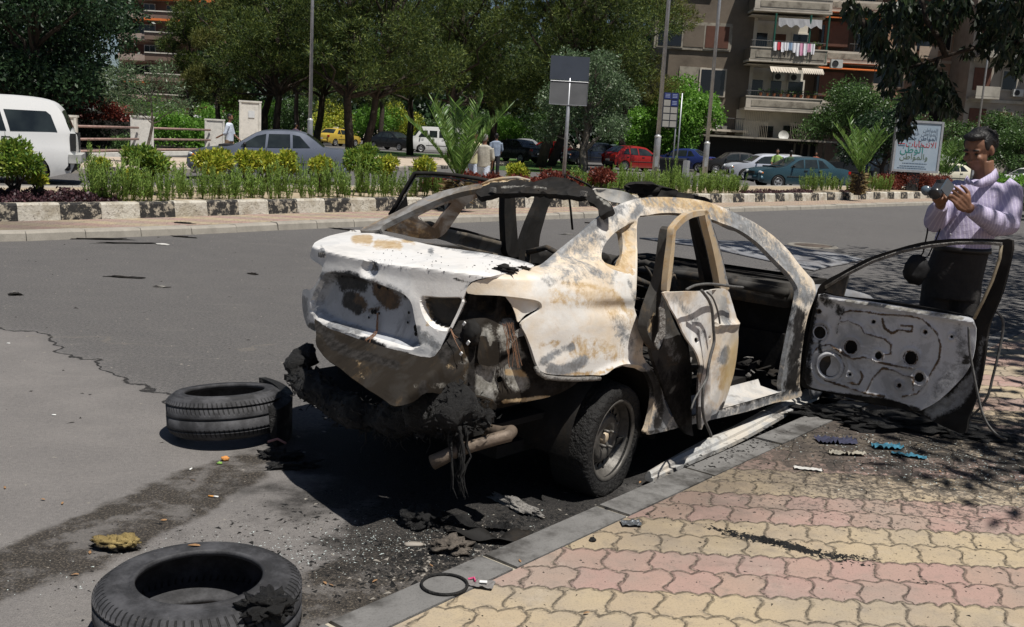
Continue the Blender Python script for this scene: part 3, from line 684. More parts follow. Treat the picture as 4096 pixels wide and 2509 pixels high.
# ---- rear panel under the lid
RP = [(1224,1280),(1251,1305),(1375,1355),(1544,1405),(1690,1440),(1740,1400),(1800,1290),(1856,1180),(1875,1160),(1960,1165),(2051,1190),(2085,1280),(2120,1370),(2150,1460),(2230,1480),(2389,1480),(2345,1522),(2310,1552),(2260,1583),(2193,1607),(2100,1627),(2018,1647),(1976,1650),(1890,1632),(1860,1600),(1780,1590),(1700,1580),(1640,1622),(1563,1640),(1500,1605),(1400,1545),(1280,1450),(1224,1390),(1219,1330)]
def rp_disp(u, v, X):
    d = np.zeros_like(X); d[:, 0] += .055; d[:, 1] += .05*np.clip((-X[:, 1]-.45)/.3, 0, 1)
    n1 = vnoise(X, 6, 21, 3); d[:, 0] += n1*.018+.03*np.clip(.62-X[:, 2], 0, .3)
    for (cx, cy, rx, ry, h) in ((1975,1390,34,62,.03),(1700,1540,180,70,.03),(2010,1600,60,34,.015),(1790,1385,50,35,-.02),(2030,1240,34,50,-.04),(1925,1225,40,45,-.05),(1930,1450,18,70,.015)):
        e = np.exp(-(((u-cx)/rx)**4+((v-cy)/ry)**4)); d[:, 0] -= e*h; d[:, 1] -= e*h*.5
    return d
RPH = [[c1(1400,640), c1(1440,625), c1(1455,680), c1(1430,710), c1(1400,690)], [c1(1530,665), c1(1570,650), c1(1590,680), c1(1580,735), c1(1545,760), c1(1525,720)],
       [(c1(1500,1215)[0]+11*math.cos(a), c1(1500,1215)[1]+13*math.sin(a)) for a in np.linspace(0, 2*math.pi, 9)[:-1]]]
cpanel('rear_panel', RP, RPH, hit_quarter, 9, M_rearp, car, .008, disp=rp_disp, paint={
    'pale': [([c1(1400,900), c1(1400,1090)], 50, .9), ([c1(1560,860), c1(1600,1000), c1(1650,1130)], 44, .8), ([c1(1350,1180), c1(1400,1350)], 60, .85), ([c1(1560,1130), c1(1650,1230)], 44, .8), ([c1(1220,1090), c1(1290,1070)], 22, .6), ([c1(900,1240), c1(1260,1250)], 16, .3)],  # pale strokes paint in the lit grey of the right rear corner
    'tan': [([c2(620,480), c2(800,500)], 16, .9), ([c2(600,700), c2(930,680)], 9, .8), ([c1(1180,880), c1(1250,860)], 10, .5), ([c1(430,1000), c1(460,1200)], 14, .25), ([c1(1130,1110), c1(1300,1130)], 14, .4)],
    'soot_dark': [([c1(1290,600), c1(1180,820), c1(1090,1040)], 36, 1), ([c1(1400,620), c1(1600,640)], 50, 1), ([c1(1290,900), c1(1300,1150), c1(1290,1350)], 22, 1), ([c1(1600,1000), c1(1450,1090)], 16, .95), ([c1(1690,940), c1(1740,1100)], 22, 1), ([c2(760,420), c2(860,560), c2(1200,540)], 32, 1), ([c1(150,820), c1(260,950), c1(400,1010), c1(700,1090)], 24, .9), ([c1(950,1230), c1(960,1330)], 26, .8)]})  # soot, and the bracket's cast shadow painted across the rear corner
# folded brackets standing proud of the rear corner
def bracket(name, pts, dep, m, th=.02, fn=hit_quarter):
    cpanel(name, pts, [], fn, 12, m, car, th, disp=lambda u, v, X: np.stack([0*u+dep, 0*u+dep*.5, 0*u], 1), n=2, smooth=False)
bracket('bracket', [c1(1350,900), c1(1395,895), c1(1405,930), c1(1470,935), c1(1480,1090), c1(1340,1090), c1(1335,980)], .035, M_rearp, .025)
bracket('bracket', [c1(1560,900), c1(1655,820), c1(1690,870), c1(1770,1090), c1(1760,1110), c1(1680,880), c1(1580,930)], .02, M_ash, .006)
bracket('bracket', [c1(1325,1315), c1(1450,1350), c1(1470,1410), c1(1325,1380)], .02, M_rearp, .03)
for (x, y, rr) in ((1285,870,.045),):
    u, v = c1(x, y); mb = MB(); p = hit_quarter(np.array([u]), np.array([v]))[0]+np.array([.04, .02, 0]); mb.blob(p, (.03, rr, rr*1.3), .3, 3, 9); mb.build('charred_fitting', M_soot, car, True)
# wiring hanging in the lamp opening
rw = random.Random(5); mb = MB()
M_wire = mk('bare_copper_wire', (.22, .12, .07), .4, 60, .6)
for k in range(9):
    u, v = c1(1505+k*9, 790+rw.uniform(-10, 10)); pts = []
    for i in range(9):
        p = hit_quarter(np.array([u]), np.array([v]))[0]; p[0] += .02; p[1] += .0; pts.append(p); u += rw.uniform(-4, 7)+1.0; v += 22+rw.uniform(-3, 3)
    mb.tube(pts, .0016, 4)
for k in range(3):
    u, v = c1(1150+k*4, 830); tgt = c1(*((1235, 1000), (1205, 890), (1190, 900))[k]); pts = []
    for i in range(6):
        t = i/5; uu, vv = u+(tgt[0]-u)*t, v+(tgt[1]-v)*t+math.sin(t*3.1)*8; p = hit_quarter(np.array([uu]), np.array([vv]))[0]; p[0] += .005; pts.append(p)
    mb.tube(pts, .0016, 4)
for k in range(5):
    u, v = c1(600+k*3-6, 720); pts = []
    for i in range(10):
        p = lidin(np.array([u]), np.array([v]))[0]; p[0] -= .012; pts.append(p); u += rw.uniform(-4, 4)-(1.2 if i < 7 else -6); v += 17
    mb.tube(pts, .0015, 4)
tag(mb.build('hanging_wiring', M_wire, car), kind='stuff')
u, v = c1(560, 1000); p = hit_lid(np.array([u]), np.array([v]))[0]
mb = MB(); mb.blob((p[0]-.02, p[1], p[2]), (.02, .035, .03), .9, 3, 3, 3); mb.tube([(p[0]-.02, p[1], p[2]), (p[0]-.03, p[1]-.02, p[2]-.05), (p[0]-.02, p[1]-.05, p[2]-.09)], [.014, .01, .004], 6); mb.build('melted_lock', M_soot, car, True)
mb = MB()
for (x, y, w_) in ((1285,925,.012),(1235,1003,.01),(1257,790,.011)):
    u, v = c1(x, y); p = hit_quarter(np.array([u]), np.array([v]))[0]; mb = MB(); mb.box((p[0]-.002, p[1], p[2]), (.006, w_, w_*1.6), rot=(.6, 0, 0)); mb.build('wire_plug', mk('white_plastic', (.7, .7, .68), .1, 9, .5), car)
# ash lump on the deck, crumbs
u, v = c1(1550, 415); p = hit_lid(np.array([u]), np.array([v]))[0]
mb = MB(); mb.blob((p[0], p[1], p[2]+.008), (.03, .055, .016), .9, 3, 8); mb.blob((p[0]+.1, p[1]-.02, p[2]+.006), (.012, .03, .01), .9, 3, 9)
rc = random.Random(8)
for k in range(75):
    u = rc.uniform(1480, 2120); v = 985+(u-1480)*.11+rc.uniform(5, 80)
    if not inpoly(np.array([u]), np.array([v]), LID)[0]: continue
    q = hit_lid(np.array([u]), np.array([v]))[0]; s_ = rc.uniform(.001, .0028); mb.blob((q[0], q[1], q[2]+.002), (s_, s_*rc.uniform(1, 3), s_*.6), .5, 2, k, 1)
tag(mb.build('ash_crumbs', M_soot, car, True), kind='stuff')
# ---- left side seen through the car: lower wall, pillars, rear header, belt rail
def hit_bl(u, v): d = cray(u, v); return P3(d, t_plane(d, BL_P, BL_N))
def hull_low(u, v):   # mirror image of the right flank, for the far side
    pass
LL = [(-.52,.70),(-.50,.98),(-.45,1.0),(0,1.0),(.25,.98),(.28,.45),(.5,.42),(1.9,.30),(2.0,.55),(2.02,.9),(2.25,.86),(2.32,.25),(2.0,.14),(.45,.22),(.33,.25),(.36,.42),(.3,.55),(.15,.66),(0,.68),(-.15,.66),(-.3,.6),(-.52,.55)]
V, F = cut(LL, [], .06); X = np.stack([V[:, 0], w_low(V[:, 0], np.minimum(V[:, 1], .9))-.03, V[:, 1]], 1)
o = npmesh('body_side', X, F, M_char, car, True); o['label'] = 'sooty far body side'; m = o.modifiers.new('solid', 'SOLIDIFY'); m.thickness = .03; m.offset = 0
cs = [(65,445),(180,385),(300,325),(450,250),(600,190),(730,160),(850,140),(860,168),(740,192),(600,235),(450,300),(300,370),(215,415),(190,442)]
cpanel('rear_pillar', [c4(*p) for p in cs], [], hit_bl, 10, burnt('rusted_pillar_steel', white=(.12,.11,.10), cream=.1, rust=.5, grey=.5, dark=.35, seed=2), car, .03, n=3)
ci = [(200,440),(215,413),(300,368),(450,298),(600,233),(740,190),(850,165),(930,190),(920,212),(830,237),(780,272),(720,332),(655,422),(600,485),(540,503),(440,497),(330,470)]
ch = [(475,340),(560,300),(650,268),(661,280),(610,350),(550,428),(500,398),(447,365)]
cpanel('inner_quarter_panel', [c4(*p) for p in ci], [[c4(*p) for p in ch]], hit_y(.66), 10, burnt('brown_burnt_inner_steel', white=(.05,.032,.02), cream=0, rust=.2, grey=.2, dark=.6, seed=4), car, .025, n=3,
       disp=lambda u, v, X: np.stack([0*u, .02*vnoise(X, 7, 3, 2), 0*u], 1))
hd = [(840,142),(845,160),(920,118),(1000,106),(1100,100),(1180,114),(1212,130),(1250,118),(1310,98),(1345,96),(1400,100),(1450,115),(1520,145),(1590,180),(1640,215),(1700,262),(1725,300),(1690,325),(1648,346),(1632,312),(1600,270),(1540,232),(1440,214),(1350,209),(1250,205),(1020,200),(920,212),(860,225),(830,200)]
cpanel('roof_header', [c4(*p) for p in hd], [], hit_bl, 7, M_soot, car, .03, n=2, disp=lambda u, v, X: np.stack([.02*vnoise(X, 9, 3, 2)+.012*vnoise(X, 30, 6, 2), 0*u, .010*vnoise(X, 34, 5, 2)], 1), paint={'pale': [([c4(1000,165), c4(1160,150), c4(1300,170)], 5, .6), ([c4(930,125), c4(1100,106)], 5, .8), ([c4(1640,225), c4(1700,280)], 8, .6)], 'tan': [([c4(860,150), c4(930,122), c4(1100,104), c4(1180,118)], 6, .9)]})
mb = MB(); e = hit_bl(*np.array([c4(*p) for p in [(850,150),(920,122),(1000,108),(1100,103),(1180,117)]]).T); mb.tube(e, [.004, .01, .012, .012, .006], 6); mb.build('torn_edge', M_rustm, car, True)
for (x, y) in ((965,180),(1560,205)):
    mb = MB(); p = hit_bl(*[np.array([q]) for q in c4(x, y)])[0]; mb.box((p[0]-.03, p[1], p[2]), (.02, .03, .025)); mb.build('header_clip', M_ash, car)
def pil(pts, y, name='door_pillar', th=.05, m=M_soot): return cpanel(name, [c4(*p) for p in pts], [], hit_y(y), 12, m, car, th, n=2)
pil([(1018,195),(1080,200),(1092,350),(1105,530),(1112,620),(1040,610),(1022,500)], .70)
pil([(1262,195),(1345,215),(1305,290),(1275,390),(1250,480),(1242,560),(1240,600),(1275,655),(1200,662),(1110,640),(1125,560),(1180,400),(1240,262)], .74, 'windscreen_pillar')
cpanel('belt_rail', [c4(*p) for p in [(450,395),(520,385),(640,438),(760,462),(900,500),(1020,535),(1040,600),(1020,640),(900,600),(760,560),(640,520),(520,490),(440,470)]], [], hit_y(.76), 12,
       burnt('scorched_belt_rail', white=(.2,.18,.15), cream=.2, rust=.4, grey=.4, dark=.6, seed=6), car, .06, n=2, disp=lambda u, v, X: np.stack([0*u, -.03*np.exp(-(((v-(920+(u-1790)*.25))/22)**2)), 0*u], 1))
mb = MB(); e = hit_y(.78)(*np.array([c4(*p) for p in [(640,432),(760,455),(900,495),(1020,530)]]).T); mb.tube(e, .012, 6); mb.build('belt_trim', M_soot, car, True)
# torn roof skin still hanging from the rear header and a buckled black sheet further forward
rs = [(1600,180),(1680,176),(1750,188),(1790,215),(1825,245),(1832,270),(1800,275),(1760,300),(1740,305),(1735,270),(1705,262),(1680,250),(1640,215)]
cpanel('roof_skin', [c4(*p) for p in rs], [], hit_y(-.30), 9, burnt('pale_scorched_roof', white=(.5,.5,.48), cream=.3, rust=.2, grey=.4, dark=.1, seed=3), car, .01, n=2,
       disp=lambda u, v, X: np.stack([.1*np.clip((u-2400)/100, 0, 2), .03*vnoise(X, 8, 5, 2), .0*u], 1))
bs = [(1610,182),(1700,172),(1790,170),(1830,150),(1900,140),(1990,143),(2080,165),(2180,190),(2290,215),(2370,250),(2380,262),(2300,255),(2180,240),(2060,232),(2000,232),(1900,205),(1800,182),(1700,182)]
cpanel('buckled_roof_sheet', [c4(*p) for p in bs], [], hit_y(.35), 9, M_soot, car, .02, n=2, disp=lambda u, v, X: np.stack([.12*vnoise(X, 7, 5, 2), .12*vnoise(X, 9, 8, 2), .012*vnoise(X, 18, 9, 2)], 1))
# ---- interior: floor, bulkheads, parcel shelf, seats, dashboard
def cbox(mb, c, s, rz=0, rot=None): return mb.box(c, s, rz, rot)
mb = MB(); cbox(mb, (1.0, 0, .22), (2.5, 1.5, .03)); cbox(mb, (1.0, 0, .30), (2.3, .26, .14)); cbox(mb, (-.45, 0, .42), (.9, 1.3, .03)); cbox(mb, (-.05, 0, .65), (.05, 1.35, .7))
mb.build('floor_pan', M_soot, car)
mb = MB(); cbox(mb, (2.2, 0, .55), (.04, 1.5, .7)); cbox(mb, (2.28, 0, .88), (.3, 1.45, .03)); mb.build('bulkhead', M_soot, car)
# parcel shelf just ahead of the lid
gx_, gy_ = np.meshgrid(np.linspace(-.42, .02, 24), np.linspace(-.62, .62, 50), indexing='ij'); Q = np.stack([gx_.ravel(), gy_.ravel(), 1.03-.35*gx_.ravel()*0], 1)
Q[:, 2] = 1.055+.02*(Q[:, 0]+.4)-.03*(np.abs(Q[:, 1])/.6)**2+.028*vnoise(Q, 14, 4, 3); idx = np.arange(24*50).reshape(24, 50)
npmesh('parcel_shelf', Q, np.stack([idx[:-1, :-1], idx[1:, :-1], idx[1:, 1:], idx[:-1, 1:]], -1).reshape(-1, 4), M_char, car, True)
rj = random.Random(11)
def junk(name, x0, x1, y0, y1, z0, n, s, m, seed):
    mb = MB(); rr = random.Random(seed)
    for k in range(n):
        c = (rr.uniform(x0, x1), rr.uniform(y0, y1), z0+rr.uniform(0, .05)); t = rr.random()
        if t < .5: mb.blob(c, (s*rr.uniform(.5, 1.4), s*rr.uniform(.5, 1.4), s*rr.uniform(.2, .6)), .9, 2.4, seed*50+k, 2, (rr.uniform(-.5, .5), rr.uniform(-.5, .5), rr.uniform(0, 6)))
        else:
            a = rr.uniform(0, 6.3); l = s*rr.uniform(1, 3); mb.tube([(c[0], c[1], c[2]), (c[0]+l*.5*math.cos(a), c[1]+l*.5*math.sin(a), c[2]+rr.uniform(0, .04)), (c[0]+l*math.cos(a+.3), c[1]+l*math.sin(a+.3), c[2]+rr.uniform(-.02, .03))], rr.uniform(.003, .008), 5)
    return tag(mb.build(name, m, car, True), kind='stuff')
junk('shelf_debris', -.44, -.25, -.55, .6, 1.06, 46, .025, M_char, 3)
junk('floor_debris', .3, 2.1, -.6, .6, .27, 90, .055, M_soot, 4)
junk('pale_ash_debris', .3, 2.0, -.65, .3, .3, 34, .03, M_ash, 6)
mb = MB(); cbox(mb, (-.2, -.02, 1.1), (.1, .14, .035), .4); mb.build('shelf_speaker', M_soot, car)
for y in (-.37, .37):     # seat frames
    mb = MB(); x0 = 1.0; W_ = .23
    for s_ in (-1, 1):
        mb.tube([(x0+.45, y+s_*W_, .42), (x0, y+s_*W_, .45), (x0-.1, y+s_*(W_-.02), .8), (x0-.16, y+s_*(W_-.06), 1.0)], .018, 8)
    mb.tube([(x0-.16, y-W_+.06, 1.0), (x0-.18, y, 1.05), (x0-.16, y+W_-.06, 1.0)], .018, 8)
    for k in range(6): mb.tube([(x0-.02-.022*k, y-W_, .52+.08*k), (x0-.03-.022*k, y, .50+.08*k), (x0-.02-.022*k, y+W_, .52+.08*k)], .005, 5)
    for k in range(4): mb.tube([(x0+.05+.1*k, y-W_, .43), (x0+.05+.1*k, y, .38), (x0+.05+.1*k, y+W_, .43)], .005, 5)
    cbox(mb, (x0+.2, y-W_, .34), (.5, .03, .08)); cbox(mb, (x0+.2, y+W_, .34), (.5, .03, .08))
    mb.build('seat_frame', M_char, car, True)
mb = MB(); mb.tube([(2.02, -.66, .82), (2.0, 0, .84), (2.02, .66, .82)], .03, 10); cbox(mb, (2.08, 0, .8), (.12, 1.3, .16)); mb.tube([(1.75, .36, .8), (2.0, .36, .72)], .022, 8)
mb.lathe([(.17, -.01), (.185, 0), (.17, .01), (.165, 0)], 28, Matrix.Translation((1.74, .36, .8))@Matrix.Rotation(R(65), 4, 'Y'), True); mb.build('dashboard_beam', M_char, car, True)
# rear seat remains, bright in the sun
mb = MB(); mb.blob((.42, -.25, .78), (.14, .28, .14), .8, 2.5, 5); mb.blob((.5, .1, .72), (.1, .25, .12), .8, 2.5, 6)
for k in range(22):
    c = Vector((rj.uniform(.3, .6), rj.uniform(-.5, .2), rj.uniform(.72, .95))); mb.tube([c, c+Vector((rj.uniform(-.1, .1), rj.uniform(-.1, .1), rj.uniform(-.05, .08)))], .006, 5)
mb.build('rear_seat_remains', M_char, car, True)
# closed far front door
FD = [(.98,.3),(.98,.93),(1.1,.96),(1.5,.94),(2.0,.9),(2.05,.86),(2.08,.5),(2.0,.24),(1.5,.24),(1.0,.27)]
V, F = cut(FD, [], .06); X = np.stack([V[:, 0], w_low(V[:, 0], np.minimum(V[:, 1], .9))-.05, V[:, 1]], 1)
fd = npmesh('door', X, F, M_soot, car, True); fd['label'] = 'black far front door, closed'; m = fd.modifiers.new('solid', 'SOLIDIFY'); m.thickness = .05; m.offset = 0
mb = MB(); e = hit_y(.76)(*np.array([c4(*p) for p in [(1462,440),(1452,330),(1442,240),(1412,80),(1450,92),(1510,120),(1560,145),(1600,175)]]).T); mb.tube(e, [.014]*8, 6, flat=.6); mb.build('window_frame', M_soot, fd, True)
# open far rear door: only its window frame shows above the body
rd = empty('door', (0, 0, 0)); rd.parent = car; rd['label'] = 'black far rear door, open with an empty window frame'
yf = hit_vplane((.95, .84), (.55, 1.62))
mb = MB(); e = yf(*np.array([c4(*p) for p in [(262,345),(300,285),(360,180),(425,72),(440,70),(560,72),(700,85),(850,108),(920,122)]]).T); mb.tube(e, [.022]*4+[.018]*5, 6, flat=.7); mb.build('window_frame', M_soot, rd, True)
mb = MB(); e2 = yf(*np.array([c4(*p) for p in [(430,92),(560,92),(700,108),(840,132)]]).T); mb.tube(e2, .007, 5); e3 = yf(*np.array([c4(*p) for p in [(285,345),(345,250),(428,95)]]).T); mb.tube(e3, .006, 5); mb.build('window_channel', M_ash, rd, True)
P = yf(*np.array([c4(*p) for p in [(262,345),(285,300),(370,205),(380,290),(300,335)]]).T); mb = MB(); mb.add(list(P)+[p+np.array([.02, .02, 0]) for p in P], [(0,1,2,3,4),(9,8,7,6,5)]+[(i, (i+1) % 5, 5+(i+1) % 5, 5+i) for i in range(5)]); mb.build('sail_panel', M_soot, rd)
lowp = [(.95,.86),(.55,1.62)]
mb = MB(); q0 = np.array([.95, .86]); q1 = np.array([.57, 1.58]); dd = (q1-q0)/np.linalg.norm(q1-q0); nn = np.array([dd[1], -dd[0]])*.06
mb.prism([tuple(q0), tuple(q1), tuple(q1+nn), tuple(q0+nn)], .28, .97); mb.build('door_shell', M_char, rd)
# ---- sill step inside the door opening
SX = np.array([(3118,1568),(3000,1602),(2897,1631),(2800,1653),(2700,1668)]).T; e = hit_quarter(*SX); 
mb = MB(); a = [tuple(p+np.array([0, .0, -.002])) for p in e]; b = [tuple(p+np.array([0, .13, .012])) for p in e]; c_ = [tuple(p+np.array([0, .15, .05])) for p in e]; d_ = [tuple(p+np.array([0, .2, -.14])) for p in e]; n = len(e)
mb.add(a+b+c_+d_, [(r*n+i, r*n+i+1, (r+1)*n+i+1, (r+1)*n+i) for r in range(3) for i in range(n-1)]); mb.build('sill_step', burnt('scuffed_sill_metal', white=(.5,.49,.47), cream=.2, rust=.1, grey=.6, dark=.5, seed=2), car, True)
# inner wheel housing and underbody
mb = MB(); n = 20; rings = []
for yy in (-.83, -.50):
    rings.append([(.34*1.06*math.cos(a), yy, .30+.36*math.sin(a)) for a in np.linspace(-.25, math.pi+.12, n)])
mb.loft(rings, caps=False, closed=False); cb = [(0, -.50, .3)]+rings[1]; mb.add(cb, [tuple(range(len(cb)))]); mb.build('wheel_housing', M_soot, car, True)
mb = MB(); cbox(mb, (.75, 0, .25), (2.6, 1.1, .06)); cbox(mb, (-.42, 0, .42), (.5, 1.0, .12)); mb.tube([(0, -.68, .27), (0, 0, .25), (0, .68, .27)], .035, 8); cbox(mb, (2.7, 0, .4), (1.1, 1.2, .25)); mb.build('underbody', M_soot, car)
# exhaust
EP = [(1040,1113),(1068,1100),(1100,1083),(1150,1068),(1195,1055),(1222,1048)]
K = PW/2463; d = cray([p[0]*K for p in EP], [p[1]*K for p in EP]); xs = [-1.02, -.99, -.95, -.88, -.82, -.78]
e = [_cc+d[i]*((xs[i]-_cc[0])/d[i, 0]) for i in range(6)]; e += [e[-1]+np.array([.04, .02, .005]), e[-1]+np.array([.06, .09, -.02]), e[-1]+np.array([.05, .4, -.05])]
mb = MB(); mb.tube(e, [.033, .031, .029, .028, .028, .029, .03, .028, .028], 16, caps=False); o = mb.build('exhaust_pipe', mk('dull_exhaust_steel', (.16, .125, .095), .35, 14, .6, .3, bump=.004), car, True, solid=.004)
# front: bonnet sprung up, wings, nose
HO = [(-.0,0)]
gx_, gy_ = np.meshgrid(np.linspace(0, 1, 26), np.linspace(-1, 1, 34), indexing='ij'); s_ = gx_.ravel(); y_ = gy_.ravel()
X = np.stack([2.18+1.05*s_-.10*(1-s_)*y_**2*-1, y_*(.70-.06*s_), 1.02-.03*y_**2-.02*s_**1.6], 1); X[:, 2] += .012*vnoise(X, 3, 4, 2)+.05*y_*(1-s_)*.6; idx = np.arange(26*34).reshape(26, 34)
M_bon = burnt('ash_grey_bonnet', white=(.19, .2, .22), cream=.05, rust=.06, grey=.4, dark=.5, seed=12, rough=.45)
o = npmesh('bonnet', X, np.stack([idx[:-1, :-1], idx[1:, :-1], idx[1:, 1:], idx[:-1, 1:]], -1).reshape(-1, 4), M_bon, car, True); m = o.modifiers.new('s', 'SOLIDIFY'); m.thickness = .012
FW = [(2.1,.2),(2.1,.82),(2.3,.86),(2.8,.78),(3.2,.68),(3.42,.55),(3.45,.3),(3.1,.2),(3.02,.35),(2.9,.52),(2.66,.58),(2.42,.52),(2.3,.35),(2.28,.16)]
for sg in (-1, 1):
    V, F = cut([tuple(p) for p in catmull(FW, 3)], [], .05); yy = .84-.22*(np.clip(V[:, 0]-2.7, 0, 1)/.75)**2-.08*np.clip((V[:, 1]-.7)/.2, 0, 1)**2
    if sg < 0: F = F[:, ::-1]
    o = npmesh('front_wing', np.stack([V[:, 0], sg*yy, V[:, 1]], 1), F, M_bon, car, True); m = o.modifiers.new('s', 'SOLIDIFY'); m.thickness = .015; m.offset = 0
mb = MB(); mb.loft([[(3.42, y, .3), (3.5-.2*(y/.6)**2, y, .38), (3.46-.2*(y/.6)**2, y, .58), (3.3, y, .68)] for y in np.linspace(-.62, .62, 12)], caps=False, closed=False); mb.build('nose_panel', M_char, car, True, solid=.02)
mb = MB(); mb.blob((2.85, 0, .5), (.3, .42, .18), .5, 2.5, 3); mb.build('engine_block', M_soot, car, True)
# ---- melted bumper hanging below the rear panel
K = PW/2463
BP = [(760,850,-.84),(728,858,-.90),(716,880,-.94),(728,912,-.95),(770,945,-.97),(830,985,-.99),(900,1005,-1.0),(965,1008,-1.0),(1010,985,-.98),(1060,985,-.97),(1110,985,-.93),(1150,1005,-.88)]
pts = []
for px, py, x in BP:
    d = cray([px*K], [py*K])[0]; pts.append(_cc+d*((x-_cc[0])/d[0]))
pts = [Vector(p) for p in catmull([tuple(p) for p in pts], 8, closed=False)]
n_ = len(pts); rr_ = [.05+.014*math.sin(i*.5)+.02*math.sin(math.pi*i/n_)+(.045 if i > .62*n_ else 0)*math.sin(max(0, (i/n_-.62)/.38)*math.pi) for i in range(n_)]
mb = MB(); mb.tube(pts, rr_, 16)
V_ = np.array(mb.v); V_ += np.stack([vnoise(V_, 11, s_, 4) for s_ in (1, 2, 3)], 1)*.035+np.stack([vnoise(V_, 45, s_, 2) for s_ in (4, 5, 6)], 1)*.014
mb.v = [tuple(v) for v in V_]
rb = random.Random(4)
for k in range(16):
    i = rb.randrange(int(.3*n_), n_); p = pts[i]; s_ = rb.uniform(.018, .045); mb.blob(p+Vector((rb.uniform(-.03, .03), rb.uniform(-.03, .03), rb.uniform(-.05, .04))), (s_, s_*1.3, s_*.8), .9, 2.6, k, 2)
def glossy_char(name):
    n = NT(name, .5, 0, .5); f = n.noise(30, 6, .75); n.col(n.ramp(f, (.3, (.005, .005, .005)), (.75, (.018, .017, .016)))); n.rough(n.ramp(n.noise(12, 4), (.35, .35), (.6, .85))); n.bump(n.noise(38, 6, .8), .03); return n.m
M_melt = glossy_char('melted_black_plastic')
mb.build('melted_bumper', M_melt, car, True)
V = []; F = []; r_ = np.random.RandomState(3)
for k in range(1500):
    i = r_.randint(int(.25*n_), n_); a = r_.uniform(0, 6.28); rad = rr_[i]*r_.uniform(.8, 1.25); c_ = np.array(pts[i])+np.array([rad*math.cos(a), .03*r_.randn(), rad*math.sin(a)]); q = c_+r_.randn(3, 3)*np.array([.008, .012, .009]); V += list(q); F.append((3*k, 3*k+1, 3*k+2))
tag(npmesh('melted_flakes', V, F, M_melt, car), kind='stuff')
mb = MB()
for k in range(46):           # charred threads hanging from the bumper
    i = int(n_*rb.uniform(.55, .97)) if k < 34 else rb.randrange(n_); p = pts[i]+Vector((rb.uniform(-.05, .03), rb.uniform(-.03, .03), -.03)); L = rb.uniform(.03, .13)*(1.6 if k % 7 == 0 else 1); q = [p]
    for j in range(5): q.append(q[-1]+Vector((rb.uniform(-.02, .02), rb.uniform(-.02, .02), -L/5)))
    mb.tube(q, [rb.uniform(.002, .004)]*3+[.003, .002, .001], 4)
q0 = cray([1100*K], [1020*K])[0]; p = Vector(_cc+q0*((-.97-_cc[0])/q0[0]))
for k in range(10):
    q = [p+Vector((rb.uniform(-.02, .02), rb.uniform(-.04, .04), 0))]
    for j in range(7): q.append(q[-1]+Vector((rb.uniform(-.012, .012), rb.uniform(-.03, .024), -.045)))
    mb.tube(q, [.009, .006, .008, .004, .006, .003, .003, .001], 4)
tag(mb.build('charred_threads', M_melt, car, True), kind='stuff')

